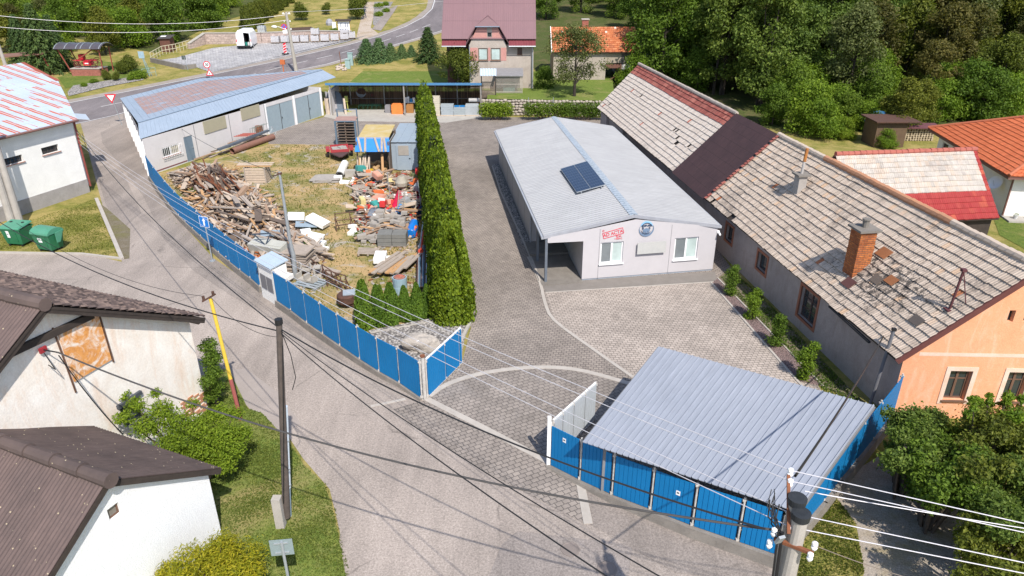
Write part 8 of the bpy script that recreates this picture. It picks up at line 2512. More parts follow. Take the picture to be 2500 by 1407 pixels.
def heap():
 rg=random.Random(21)
 ax=[(478,428),(512,462),(556,510),(606,560),(652,612),(690,650)]
 A=[G(*p)for p in ax]
 D=math.atan2(A[-1].y-A[0].y,A[-1].x-A[0].x)
 S_=V(-math.sin(D),math.cos(D),0)
 if S_.x<0:S_=-S_
 W_='in the long timber heap behind the blue fence'
 for k in range(140):
  s_=rg.uniform(.12,1)*(len(A)-1.001);i=int(s_);c=lerp(A[i],A[i+1],s_-i)
  t=rg.uniform(-.85,1.35);z=max(.08,1.15*(1-(t*.75)**2))*rg.uniform(.25,1.0)+.05
  big=rg.random()<.3
  plank(rg.choice([0,0,0,1,1,2,2,3,4 if rg.random()<.4 else 0]),c+S_*(t*1.85)+V(0,0,z),rg.uniform(1.2,3.8),rg.uniform(.22,.42)if big else rg.uniform(.09,.2),rg.uniform(.03,.09),D+rg.gauss(.0,.28),rg.uniform(-.16,.16),W_,'planks of the long timber heap',rg.uniform(-.2,.2))
  # small broken bits under them
 q=MB();q.cur=0
 for k in range(1300):
  s_=rg.random()*(len(A)-1.001);i=int(s_);c=lerp(A[i],A[i+1],s_-i);t=rg.uniform(-1,1.5)
  z=.9*max(0.02,1-(t*.72)**2)*rg.random();q.cur=rg.randrange(5)
  q.box(c+S_*(t*1.85)+V(0,0,z+.03),(rg.uniform(.3,2.0),rg.uniform(.05,.2),rg.uniform(.03,.08)),D+rg.gauss(0,.5),rg.uniform(-.3,.3),rg.uniform(-.3,.3))
 o=q.build('broken_wood',WD);o['kind']='stuff'
 # rusty bars, far ends raised
 bar=Kind(pro('steel_bar','steel bar',RUST,[((0,0,0),(1,.07,.07)),((0,0,.03),(1,.02,.09))]));rod=Kind(pro('steel_rod','steel rod',RUSTDARK,(),[([(-.5,0,0),(.5,0,0)],.022,5)]))
 for k in range(48):
  c=G(rg.uniform(480,572),rg.uniform(440,492));L=rg.uniform(2.2,4.2);k_=bar if k%2 else rod
  k_.put(c+V(0,0,rg.uniform(.3,1.15)),D+PI+rg.gauss(.12,.12),-rg.uniform(.05,.28),(L,1.2,1.2),('thick rusty steel bar' if k%2 else 'thin dark rusty rod')+' in the upright sheaf at the top of the timber heap','rusty steel of the timber heap')
 plank(1,G(583,478,.9),1.7,.35,.22,.95,-.55,'standing steeply on the rusty steel, like a beam')
 for px,py in((530,440),(545,445)):plank(3,G(px,py+15,.9),1.5,.14,.14,.2,PI/2-.1,'standing upright among the rusty steel, at the %s'%('left' if px<535 else 'right'))
 # slabs near the garage
 for j,(dx,dy)in enumerate(((0,0),(.1,.05),(-.12,.1))):planks[0].put(G(476,428)+V(dx,dy,.12+.14*j),1.12,0,(3.3,1.9,.09),['lowest','middle','topmost'][j]+' wide grey board panel stacked by the garage wall','board panels by the garage')
 # timber and pipes along the garage wall
 A_,B_,d_,in_=GA;th=math.atan2(d_.y,d_.x)
 for k in range(22):
  u=rg.uniform(5.3,12.2);r_=rg.choice([0,0,3,1]);plank(r_,A_+d_*u-in_*rg.uniform(.25,1.1)+V(0,0,rg.uniform(.05,.62 if u<9 else.45)),rg.uniform(.8,2.4),.16,.06,th+rg.gauss(0,.12),rg.uniform(-.06,.06),'in the rough stack along the garage wall','planks along the garage wall')
 def long(nm,cat,lab,u0,u1,off_,r_,m_,z,hollow=True):
  q=MB();q.tube([A_+d_*u0-in_*off_+V(0,0,z),A_+d_*u1-in_*off_+V(0,0,z)],r_,14,not hollow)
  if hollow:q.tube([A_+d_*u0-in_*off_+V(0,0,z),A_+d_*u1-in_*off_+V(0,0,z)],r_*.88,14,False)
  tag(q.build(nm,m_),lab,cat)
 long('rusty_pipe','pipe','large rust-brown pipe lying in front of the wall stack',7.2,12.6,1.75,.26,mat('brown_pipe',(.22,.11,.08),(.17,.09,.07)),.28)
 q=MB();q.beam(A_+d_*6.2-in_*1.25+V(0,0,.62),A_+d_*12.8-in_*1.15+V(0,0,.75),.28,.16);tag(q.build('steel_trough',mat('blue_grey_steel',(.10,.12,.15))),'long blue-grey steel channel on top of the wall stack','steel beam')
 for k in range(5):q=MB();q.box(A_+d_*(9.6+k*.28)-in_*.8+V(0,0,.92),(.12,1.2,.04),th+.5);tag(q.build('red_board',mat('faded_red_slat',(.36,.10,.08))),'faded red board lying on the garage wall stack','slat','red slats on the wall stack')
 q=MB();q.cyl(A_+d_*12.4-in_*.5+V(0,0,.5),.32,.7,14);tag(q.build('rusty_drum',RUST),'rusty open drum at the end of the garage wall stack','drum')
 q=MB()
 for k in range(7):a=A_+d_*(10.8+k*.3)-in_*.8;q.tube([a+V(0,0,.7),a+V(.05,0,1.35),a+V(.35,.3,1.3)],.02,4)
 tag(q.build('chair_tangle',mat('green_grey_tube',(.16,.22,.2))),'tangle of old metal chair frames on the wall stack','chair frames')
 q=MB();c=A_+d_*13.1-in_*.7
 for s_ in(0,1.0):q.tube([c+d_*s_+d_*(.32*math.cos(2*PI*k/14))+V(0,0,.34+.32*math.sin(2*PI*k/14))for k in range(15)],.018,4,False)
 q.tube([c+V(0,0,.34),c+d_*.35+V(0,0,.8),c+d_*.85+V(0,0,.85),c+d_*1.0+V(0,0,.34)],.018,5);q.tube([c+d_*.35+V(0,0,.8),c+d_*.45+V(0,0,.3),c+d_*.85+V(0,0,.85)],.018,5)
 tag(q.build('bicycle',GALV),'old bicycle leaning at the end of the garage wall stack','bicycle')
heap()
def yard():
 rg=random.Random(33)
 # open wooden crate with boards across
 b=G(626,448);t=thing('wooden_crate','large open-sided wooden crate with loose boards on top','crate',tuple(b));q=MB()
 for k in range(6):q.box(b+V(0,0,.12+k*.19),(1.5,.05,.16));q.box(b+V(.76,.55,.12+k*.19),(.05,1.1,.16));q.box(b+V(-.76,.55,.12+k*.19),(.05,1.1,.16))
 q.build('slats',WD[2],t);q=MB()
 for x in(-.74,.74):
  for y in(.0,1.1):q.box(b+V(x,y,0),(.1,.1,1.2),base=True)
 q.build('frame',WD[0],t);q=MB();q.box(b+V(0,.55,.05),(1.5,1.1,.08));q.build('floor',WD[3],t)
 for k in range(3):plank(2 if k else 4,b+V(-.1,.2+.35*k,1.24+.02*k),2.6,.22,.04,rg.uniform(-.12,.1),0,'lying across the open crate','boards on the crate')
 # flat concrete sheets, pipe and block
 q=MB();b=G(800,440);q.box(b+V(0,0,.08),(1.9,1.7,.08),.05);q.box(b+V(-.3,-.05,.16),(1.7,1.5,.06),-.1);q.box(b+V(.1,.0,.22),(1.8,1.5,.05),.08);tag(q.build('cement_sheets',STONE2),'stack of pale grey cement sheets on the yard grass','cement sheets')
 c0,c1=G(829,428,.32),G(842,400,.32);q=MB();q.tube([c0,c1],.30,18,False);q.tube([c0,c1],.25,18,False);tag(q.build('white_pipe',FOAM),'short wide white pipe lying beside the trailer','pipe')
 q=MB();q.box(G(857,431),(.8,.5,.5),.05,base=True);q.box(G(857,431)+V(0,0,.5),(.6,.3,.04));tag(q.build('concrete_block',CONC),'pale concrete block right of the white pipe','block')
 # red trailer
 b=G(831,383);t=thing('red_trailer','small old red flat trailer with black wheels in the yard','trailer',tuple(b),.25)
 TR=mat('faded_red_trailer',(.36,.04,.05),(.28,.05,.05),.55)
 def loc(mb,nm,m_,par=t):o=mb.build(nm,m_);o.parent=par;return o
 q=MB();q.box((0,0,.62),(1.5,1.7,.08));q.box((0,-.85,.72),(1.5,.06,.22));q.box((0,.85,.72),(1.5,.06,.22));loc(q,'bed',TR)
 q=MB();q.hexa([(-.75,-.85,.5),(.75,-.85,.5),(.15,-1.9,.45),(-.15,-1.9,.45),(-.75,-.85,.6),(.75,-.85,.6),(.15,-1.9,.53),(-.15,-1.9,.53)]);loc(q,'drawbar',mat('dark_trailer_frame',(.09,.05,.05)))
 for s_ in(-1,1):
  q=MB();q.lathe((s_*.95,.1,.36),[(.16,-.1),(.36,-.09),(.36,.09),(.16,.1)],16,(1,0,0));w_=loc(q,'wheel',BLACK);q=MB();q.lathe((s_*1.05,.1,.36),[(.14,-.02),(.14,.02)],10,(1,0,0));loc(q,'hub',REDSIGN,w_)
  q=MB();q.box((s_*.95,.1,.78),(.32,.9,.05));q.box((s_*.95,-.36,.68),(.32,.05,.22));loc(q,'mudguard',TR)
 q=MB();q.box((0,0,.70),(1.2,1.3,.06),.1);q.box((.2,.1,.76),(.5,.7,.1),.4);loc(q,'load',STONE2)
 # rack of pallets behind
 b=G(848,360);t=thing('pallet_rack','blue steel rack holding dark pallets behind the red trailer','rack',tuple(b));q=MB()
 for x in(-.85,.85):q.box(b+V(x,0,0),(.14,.14,2.3),base=True);q.box(b+V(x,1.1,0),(.1,.1,3.1),base=True)
 q.beam(b+V(-.85,1.1,3.05),b+V(.85,1.1,3.05),.06,.06);q.beam(b+V(-.85,0,2.25),b+V(.85,0,2.25),.1,.1);q.build('frame',mat('dull_blue_steel',(.12,.17,.23)),t)
 q=MB()
 for k in range(9):q.box(b+V(0,.3,.15+k*.24),(1.45,.9,.05));q.box(b+V(0,.3,.24+k*.24),(.1,.9,.12))
 q.build('pallets',WD[3],t);q=MB();q.box(b+V(0,.6,2.35),(1.8,1.2,.05),0,.1);q.build('top_sheet',mat('pink_rust_sheet',(.34,.22,.19),(.26,.16,.14)),t)
 # firewood shelter with blue tarpaulin
 b=G(915,426);t=thing('firewood_shelter','open firewood shelter with mossy yellow roof panel and blue tarpaulin held by boards','shelter',tuple(b));q=MB()
 for x in(-1.2,1.2):
  for y in(0,3.6):q.box(b+V(x,y,0),(.1,.1,2.6 if y else 2.55),base=True)
 q.box(b+V(0,3.65,1.25),(2.4,.05,2.5));q.box(b+V(1.22,1.8,1.2),(.05,3.6,2.4));q.build('frame',WD[3],t)
 q=MB();q.slab([b+V(-1.15,.3,2.72),b+V(1.2,.3,2.72),b+V(1.2,3.9,2.95),b+V(-1.15,3.9,2.95)],.05);q.build('roof',mat('mossy_panel',(.42,.31,.10),(.50,.44,.32),.8,scale=1.1),t)
 q=MB();q.slab([b+V(-1.3,-.35,1.85),b+V(1.3,-.35,1.85),b+V(1.25,.35,2.76),b+V(-1.25,.35,2.76)],.04);q.build('tarpaulin',mat('bright_blue_tarp',(.01,.20,.60),(.01,.16,.52),.45),t)
 for x0,x1 in((-1.1,-.8),(-.55,-.5),(.15,.55),(.7,.75),(.85,1.05)):q=MB();q.beam(b+V(x1,-.42,1.88),b+V(x0,.3,2.80),.16,.03);q.build('holding_board',WD[0],t)
 logm=Kind(pro('firewood_log','log',mat('cut_log',(.50,.33,.16),(.30,.18,.10),scale=6),[((0,0,0),(.5,.16,.16))]))
 for k in range(34):logm.put(b+V(rg.uniform(-.9,1.0),rg.uniform(-.1,1.4),.12+rg.random()**1.5*.6),rg.uniform(0,3),rg.uniform(-.5,.5),(1,1,1),'split yellow-brown firewood log under the blue tarpaulin','firewood logs in the shelter')
 for k in range(8):plank(rg.choice([0,2,4]),b+V(-1.2+k*.13,-.3,.75),1.6,.09,.04,PI/2+rg.uniform(-.2,.2),-1.0,'leaning in the mouth of the firewood shelter','planks leaning in the firewood shelter')
 plank(4,b+V(.7,-.25,.8),1.7,.18,.05,PI/2+.1,-1.15,'bright orange, leaning at the right of the firewood shelter')
 q=MB();q.lathe(b+V(-.25,-.15,.15),[(.14,0),(.18,.3)],12);tag(q.build('yellow_bucket',mat('yellow_plastic',(.62,.42,.02))),'yellow bucket among the firewood logs','bucket')
 # site cabin
 b=G(990,417);t=thing('site_cabin','pale blue metal site cabin with beige-paned door beside the tall hedge','site cabin',tuple(b));CB=mat('pale_blue_cabin',(.30,.36,.43),(.26,.32,.39),.5)
 q=MB();q.box(b+V(0,3,.1),(2.15,6,2.15),base=True);q.build('body',CB,t)
 corr('roof',[b+V(-1.15,-.1,2.28),b+V(1.15,-.1,2.28),b+V(1.15,6.1,2.34),b+V(-1.15,6.1,2.34)],.76,.03,CB,t,'seam')
 q=MB();q.box(b+V(-.05,-.04,1.05),(1.15,.06,1.95));dr=q.build('door',CB,t);q=MB();q.box(b+V(-.05,-.08,1.62),(.8,.03,.75));q.build('door_pane',mat('beige_pane',(.36,.33,.30)),dr);q=MB();q.box(b+V(.4,-.1,1.0),(.12,.05,.03));q.build('handle',BLACK,dr)
 # gate wall of steel trestles
 TB=mat('brown_trestle',(.13,.07,.05),(.09,.05,.04))
 def trestle(lab,px,py,px2,py2,h,legs=3):
  a,c=G(px,py),G(px2,py2);q=MB()
  for z in(h,h*.62,h*.35):q.tube([a+V(0,0,z),c+V(0,0,z)],.03,5)
  for k in range(legs):p=lerp(a,c,k/(legs-1));q.tube([p,p+V(0,0,h)],.035,5);q.tube([p+V(.1,.35,0),p+V(0,0,h*.8)],.03,5)
  tag(q.build('steel_trestle',TB),lab,'trestle')
 trestle('rusty tube trestle frame standing on the grass in mid-yard',822,566,893,556,1.15,3)
 trestle('longer rusty trestle left of the young thujas',800,700,848,715,.95,3);trestle('low rusty trestle beside the stacked boards',790,680,835,712,.8,3);trestle('small brown trestle near the white blocks',735,632,775,668,.6,2)
 # stacks of thick boards beside the steel post
 for i,(px,py,rz,n,L,w_)in enumerate(((722,655,-.15,9,1.9,1.3),(690,625,-.2,4,1.6,1.1),(790,668,-.5,2,1.9,.6),(752,622,-.6,3,1.7,1.2))):
  for j in range(n):planks[0].put(G(px,py)+V(rg.uniform(-.08,.08),rg.uniform(-.08,.08),.1+j*.125),rz+rg.uniform(-.07,.07),0,(L,w_,.07),'thick grey formwork board stacked '+('beside the steel post','near the white meter cabinet','by the rusty trestles','below the white foam blocks')[i],'stacked formwork boards')
  # white foam and blocks
 fk=Kind(pro('foam_block','foam block',FOAM,[((0,0,0),(1,1,1))]))
 for k,(px,py,z,sx,sy,sz,rz,ry)in enumerate(((726,550,.6,1.0,.75,.28,.25,.1),(778,558,.5,1.3,.8,.25,-.35,.35),(748,578,.3,.6,.4,.3,.4,0),(762,590,.25,.5,.5,.35,.2,.3),(775,588,.35,.9,.3,.2,-.1,.2),(778,600,.25,.9,.35,.22,-.2,.2),(784,612,.15,.9,.4,.2,-.3,.1),(690,577,.35,.9,.6,.06,.3,.1),(868,569,.12,.6,.35,.2,-.4,0),(860,574,.1,.5,.3,.2,-.3,0),(875,577,.12,.5,.3,.2,-.3,.1),(862,562,.25,.5,.3,.2,-.4,0),(826,440,.15,.6,.5,.3,.2,0),(842,448,.1,.7,.4,.2,-.1,0),(700,690,.35,.6,.5,.25,-.4,0),(950,640,.2,.4,.3,.25,.2,0))):
  fk.put(G(px,py)+V(0,0,z),rz,ry,(sx,sy,sz),'white foam block lying '+('on the mid-yard foam pile' if px<800 and py<640 else 'on a board left of the grey stone pallets' if 850<px<880 else 'apart near the junk edge'),'white foam blocks')
  # concrete channel pieces on a pale blue pallet
 PB=mat('pale_blue_pallet_wood',(.24,.30,.35),(.30,.30,.29));ps=MB()
 def pallet(nm,m_):
  q=MB()
  for k in range(5):q.box((0,-.4+k*.2,.13),(1.2,.13,.025))
  for x in(-.52,0,.52):q.box((x,0,.06),(.1,.95,.1))
  return Kind(tag(q.build('wooden_pallet',m_),'','pallet'))
 pb,pw=pallet('p',PB),pallet('p',WD[0])
 pb.put(G(760,695),-.45,0,(1.25,1.2,1),'pale blue pallet carrying concrete channel blocks by the fence')
 ck=MB();ck.box((0,0,.05),(.6,.4,.1));ck.box((-.26,0,.22),(.08,.4,.3));ck.box((.26,0,.22),(.08,.4,.3));ck=Kind(tag(ck.build('channel_block',CONC),'','concrete block'))
 for(px,py,z,rz,ry),l in zip(((742,690,.15,-.4,0),(760,693,.15,-.5,0),(768,676,.3,.1,PI/2),(744,672,.3,.5,.3),(745,655,.35,0,.6)),('front left','front middle','standing on end','rear left','tilted topmost')):ck.put(G(px,py)+V(0,0,z),rz,ry,(1,1,1),'concrete channel block on the pale blue pallet, '+l,'concrete channel blocks')
 # big pale cistern panel and folding metal sheet near the fence
 a=G(648,655);q=MB();q.box(a+V(.3,.3,.75),(2.1,.75,1.35),-.35,.2);q.box(a+V(.3,.2,1.42),(1.9,.5,.05),-.35,.2);tag(q.build('tank_shell',mat('pale_cistern',(.42,.42,.38),(.34,.34,.31))),'big pale grey tank shell leaning behind the blue fence','tank')
 q=MB();q.beam(a+V(-.5,.2,1.9),a+V(.5,.2,1.95),.06,.06);q.beam(a+V(-.4,.2,1.9),a+V(.2,0,1.35),.05,.05);q.beam(a+V(.5,.2,1.95),a+V(.2,0,1.35),.05,.05);tag(q.build('steel_bracket',mat('dark_blue_steel',(.05,.07,.10))),'dark blue folded steel bracket on the tank shell','bracket')
 for px,py,rz,l in((665,570,.3,'on the timber heap end'),(748,548,.2,'behind the foam pile'),(675,598,-.5,'beside the tank shell')):q=MB();q.box(G(px,py,.9 if px<700 else.35),(1.3,.7,.03),rz,.15,.1);tag(q.build('metal_sheet',mat('blue_grey_sheet',(.26,.33,.40))),'loose blue-grey metal sheet '+l,'metal sheet')
 for k in range(2):plank(0,G(735+k*16,578+k*12,.35),2.6,.3,.2,-.75,0,'heavy, lying across the foam pile, %s one'%('upper','lower')[k])
 q=MB();b=G(614,612,.9);q.box(b,(1.2,.1,.08),-.5);q.box(b+V(.2,-.4,-.1),(1.2,.1,.08),-.5);q.box(b+V(-.5,-.1,0),(.1,.7,.08),-.5);q.box(b+V(.6,-.4,-.1),(.1,.7,.08),-.5);tag(q.build('steel_scaffold',mat('orange_steel',(.5,.16,.05))),'orange rusty steel frame behind the fence top','frame')
 # right-hand junk field: boards, pallets and coloured things
 def spot():
  y=rg.uniform(434,590);return rg.uniform(858+(y-436)*.10,1024-(y-436)*.05),y
 for k in range(72):
  px,py=spot();plank(rg.choice([0,0,1,2,2,4]),G(px,py)+V(0,0,rg.uniform(.08,.75)),rg.uniform(.7,1.8),rg.choice([.12,.2,.5]),.05,rg.uniform(-.5,.6),rg.uniform(-.3,.3),'in the jumble beside the tall hedge','boards of the hedge-side jumble',rg.uniform(-.3,.3))
 for px,py,z,rz,l in((882,470,.3,.2,'tilted against the board jumble'),(880,490,.2,-.6,'lying lower left of the jumble'),(938,498,.4,.1,'in the middle of the jumble'),(915,445,.5,.5,'on top near the firewood shelter'),(985,470,.9,.8,'standing by the red tarpaulin'),(900,620,.05,.1,'under loose grey stones')):pw.put(G(px,py)+V(0,0,z),rz,rg.uniform(-.3,.3),(1,1,1),'weathered wooden pallet '+l,'wooden pallets in the yard')
 scr=[('red_crate','red plastic crate',(.58,.04,.04)),('orange_canister','orange canister',(.70,.16,.05)),('yellow_sack','pale yellow sack',(.62,.52,.25)),('green_sack','dull green sack',(.16,.18,.08)),('white_bag','white rubble bag',(.70,.69,.67)),('teal_box','teal box',(.05,.28,.26)),('grey_box','grey plastic box',(.33,.34,.36)),('salmon_board','salmon pink board',(.58,.30,.22))]
 for nm,lb,c in scr:
  k_=MB();k_.box((0,0,0),(.55,.42,.34));k_.box((0,0,.19),(.48,.35,.05));k_=Kind(tag(k_.build(nm,mat(nm,c)),'',nm.split('_')[1]))
  for _ in range(5 if nm in('red_crate','orange_canister','salmon_board')else 3):px,py=spot();px=max(px,900)if nm[0]in 'ro' else px;k_.put(G(px,min(py,520))+V(0,0,rg.uniform(.3,.9)),rg.uniform(0,3),rg.uniform(-.4,.4),(rg.uniform(.8,1.5),rg.uniform(.7,1.3),rg.uniform(.5,1.2)),lb+' thrown in the jumble beside the tall hedge',lb+' pieces')
 q=MB();LM=WD[:3]+[FOAM,STONE2,RUST,mat('orange_canister',(.6,.15,.05)),mat('red_crate',(.5,.04,.04)),mat('tarp_grey',(.2,.22,.25))]
 for k in range(900):
  px,py=spot();q.cur=rg.choice([0,0,0,1,1,2,2,2,3,4,4,5,5,6,7,8]);s_=rg.uniform(.08,.5)
  q.box(G(px,py)+V(0,0,rg.random()**2*.6+.03),(s_,rg.uniform(.05,.22),rg.uniform(.03,.16)),rg.uniform(0,3),rg.uniform(-.4,.4),rg.uniform(-.4,.4))
 for k in range(500):
  q.cur=rg.choice([0,1,2,4,4,5]);px,py=rg.choice([(rg.uniform(900,1025),rg.uniform(560,740)),(rg.uniform(640,800),rg.uniform(540,720)),(rg.uniform(880,1015),rg.uniform(425,445))])
  q.box(G(px,py)+V(0,0,.04),(rg.uniform(.06,.3),rg.uniform(.04,.12),rg.uniform(.02,.08)),rg.uniform(0,3),rg.uniform(-.2,.2))
 o=q.build('scattered_litter',LM);o['kind']='stuff'
 q=MB()
 for k in range(60):a=G(rg.uniform(958,1008),rg.uniform(424,440),rg.uniform(.1,.7));q.tube([a,a+V(rg.uniform(-.5,.5),rg.uniform(-.3,.3),rg.uniform(-.1,.3))],.018,4,False)
 tag(q.build('rusty_mesh',RUST),'tangle of rusty reinforcing mesh in front of the site cabin','steel mesh')
 # red and blue tarpaulins over humps
 def tarp(lab,pts,c,z=.6,cat='tarpaulin'):
  P=[G(px,py)for px,py in pts];cc=sum(P,V(0,0,0))/len(P);n=18;q=MB();vs=[];N_=len(P)
  for r_ in range(6):
   for k in range(n):
    s_=k/n*N_;i=int(s_);p=lerp(P[i%N_],P[(i+1)%N_],s_-i);f=r_/5
    vs.append(lerp(p,cc,f)+V(0,0,.05+z*math.sin(f*PI/2)+rg.uniform(-.06,.06)))
  q.faces(vs,[(r_*n+k,r_*n+(k+1)%n,(r_+1)*n+(k+1)%n,(r_+1)*n+k)for r_ in range(5)for k in range(n)]+[tuple(5*n+k for k in range(n))])
  tag(q.build('tarpaulin',mat('tarp_%d'%int(c[0]*1000),c,rough=.5,scale=4),smooth=True),lab,cat)
 tarp('crimson tarpaulin over a hump in front of the hedge',[(945,535),(1000,530),(1000,480),(965,475)],(.50,.01,.05),.9)
 tarp('second crimson tarpaulin in the hedge shade',[(1005,520),(1042,512),(1042,485),(1005,490)],(.38,.01,.05),.5)
 tarp('bright blue tarpaulin at the foot of the crimson one',[(958,540),(992,528),(990,515),(975,512)],(.04,.25,.60),.7)
 tarp('grey sheet arched over rubble left of the stone pallets',[(880,548),(942,540),(935,522),(900,518)],(.15,.17,.21),.6)
 tarp('dark navy tarpaulin heaped against the hedge',[(1010,540),(1046,530),(1046,510),(1020,512)],(.02,.04,.10),.5)
 # ladder, mixer drum, barrel
 def ladder(lab,p0,p1,w_=.4,n=11):
  q=MB();d=(p1-p0).normalized();s_=d.cross(V(0,0,1)).normalized()*w_/2
  q.beam(p0-s_,p1-s_,.04,.06);q.beam(p0+s_,p1+s_,.04,.06)
  for k in range(n):c=lerp(p0,p1,(k+.5)/n);q.beam(c-s_,c+s_,.04,.03)
  tag(q.build('ladder',WD[0]),lab,'ladder')
 ladder('wooden ladder lying on the crimson tarpaulin',G(978,508,.95),G(982,465,1.2));ladder('pale slatted frame leaning right of the ladder',G(1005,505,.5),G(1000,470,1.1),.8,8)
 b=G(981,458,.5);q=MB();q.lathe(b,[(.25,0),(.42,.15),(.45,.4),(.25,.8),(.22,.82)],16);tag(q.build('mixer_drum',mat('cement_crust',(.36,.34,.29),(.27,.24,.18))),'cement-crusted mixer drum standing above the ladder','cement mixer')
 b0,b1=G(1003,572,.32),G(1012,545,.45);q=MB();q.tube([b0,lerp(b0,b1,.02),lerp(b0,b1,.5),lerp(b0,b1,.98),b1],[.26,.29,.31,.29,.26],18);tag(q.build('blue_barrel',mat('blue_plastic',(.01,.18,.62),(.01,.15,.5),.3,fine=3)),'bright blue plastic barrel lying beside the stone pallets','barrel')
 # stone pallets, three tiers down the yard
 sk=Kind(pro('stone_piece','stone',STONE2,[((0,0,0),(.42,.26,.18)),((.02,0,.02),(.36,.20,.18))]))
 def stones(px,py,n,w_,d_,h,lab,gr):
  b=G(px,py)
  for k in range(n):sk.put(b+V(rg.uniform(-w_,w_),rg.uniform(-d_,d_),rg.uniform(.1,h)),rg.gauss(0,.25),rg.uniform(-.15,.15),(rg.uniform(.7,1.3),)*3,lab,gr)
 stones(950,562,62,.95,1.1,.95,'grey building stone piled beside the blue barrel','stones beside the barrel');stones(915,585,34,.8,.7,.4,'loose grey stone left of the stacked slabs','loose stones in the yard')
 q=MB();b=G(960,598)
 for j in range(3):
  for i in range(2):q.box(b+V(-.42+i*.85,0,.1+j*.24),(.82,.9,.22),rg.uniform(-.02,.02),base=True)
 tag(q.build('slab_stack',mat('dark_grey_slabs',(.19,.19,.18),(.14,.14,.135))),'stack of dark grey stone slabs below the stone pile','slab stack');pw.put(G(960,598),0,0,(1.4,1,.7),'wooden pallet under the dark grey slabs','wooden pallets in the yard')
 for k in range(4):fk.put(G(918+k*7,628,.35),PI/2+.05,0,(1.15,.16,.3),'long white concrete post in the bundle of four','white concrete posts')
 for k in range(15):plank(0 if k%3 else 4,G(935+k*5.4,640+rg.uniform(-8,8),.3+rg.uniform(0,.15)),2.4,.22,.07,PI/2-.35+rg.uniform(-.12,.12),0,'in the pile of long boards above the young thujas','long boards above the thujas')
 for k in range(16):
  q=MB();x=1018+(k%8)*3.2;a,c=G(x,700,.3+.1*(k//8)),G(x+2,600,.35+.1*(k//8));q.tube([a,c],.035,5);tag(q.build('steel_tube',[GALV,mat('blue_tube',(.08,.16,.24)),RUSTDARK][k%3]),['galvanised','bluish','dark rusty'][k%3]+' steel tube lying along the foot of the hedge','tube','steel tubes beside the hedge')
 b=G(978,716);q=MB();q.lathe(b,[(.34,0),(.36,.4),(.35,.42),(.37,.82),(.37,.9),(.32,.9),(.32,.8)],18);tag(q.build('blue_drum',mat('pale_blue_drum',(.24,.36,.44),(.3,.4,.46))),'pale blue steel drum behind the young thujas','drum')
 q=MB();q.lathe(b+V(0,0,.8),[(.3,0),(.32,.12),(.1,.2)],9);tag(q.build('brick_rubble',BRICK_RED),'brick rubble filling the pale blue drum','rubble')
 b=G(848,748);q=MB();q.lathe(b,[(.3,.1),(.46,.3),(.46,.62),(.4,.68)],16);q.beam(b+V(-.5,0,.3),b+V(.6,-.3,.1),.06,.06);tag(q.build('rusty_cauldron',RUSTDARK),'rusty round tub left of the tallest young thuja','tub')
 q=MB();q.box(b+V(.15,.05,.72),(.6,.5,.06),.2,.1);tag(q.build('metal_cover',mat('grey_lid',(.3,.35,.4))),'grey lid on the rusty tub','lid')
 for k,(px,py)in enumerate(((1028,612),(1026,600))):q=MB();q.tube([G(px,py,.6),G(px+8,py-60,1.2)],.05,8);q.cyl(G(px,py,.5),.10 if k else.14,.25,10,(0,-1,.3));tag(q.build('screw_auger',[mat('red_cap',(.5,.06,.03)),GALV][k]),['red-ended pipe leaning along the hedge','thin grey pipe leaning along the hedge'][k],'pipe')
 for px,py,zt,x2 in((955,502,2.3,-.1),(1030,520,2.2,-.15)):b=G(px,py);q=MB();q.tube([b,b+V(x2,0,zt)],.03,6);tag(q.build('thin_post',GALV),'thin white steel post in the jumble, '+('left one beside the crimson tarpaulin' if px<1000 else 'right one against the hedge'),'post')
 # weeds through the heaps
 cs=[G(px,py,.25)for px,py in((640,590),(625,575),(655,600),(700,640),(745,600),(690,590),(880,575),(470,470),(985,560),(450,455))]
 o=leafy('weeds',cs,[.4]*len(cs),3800,.12,LEAF_MID,None,77,squash=.6);o['kind']='stuff'
yard()
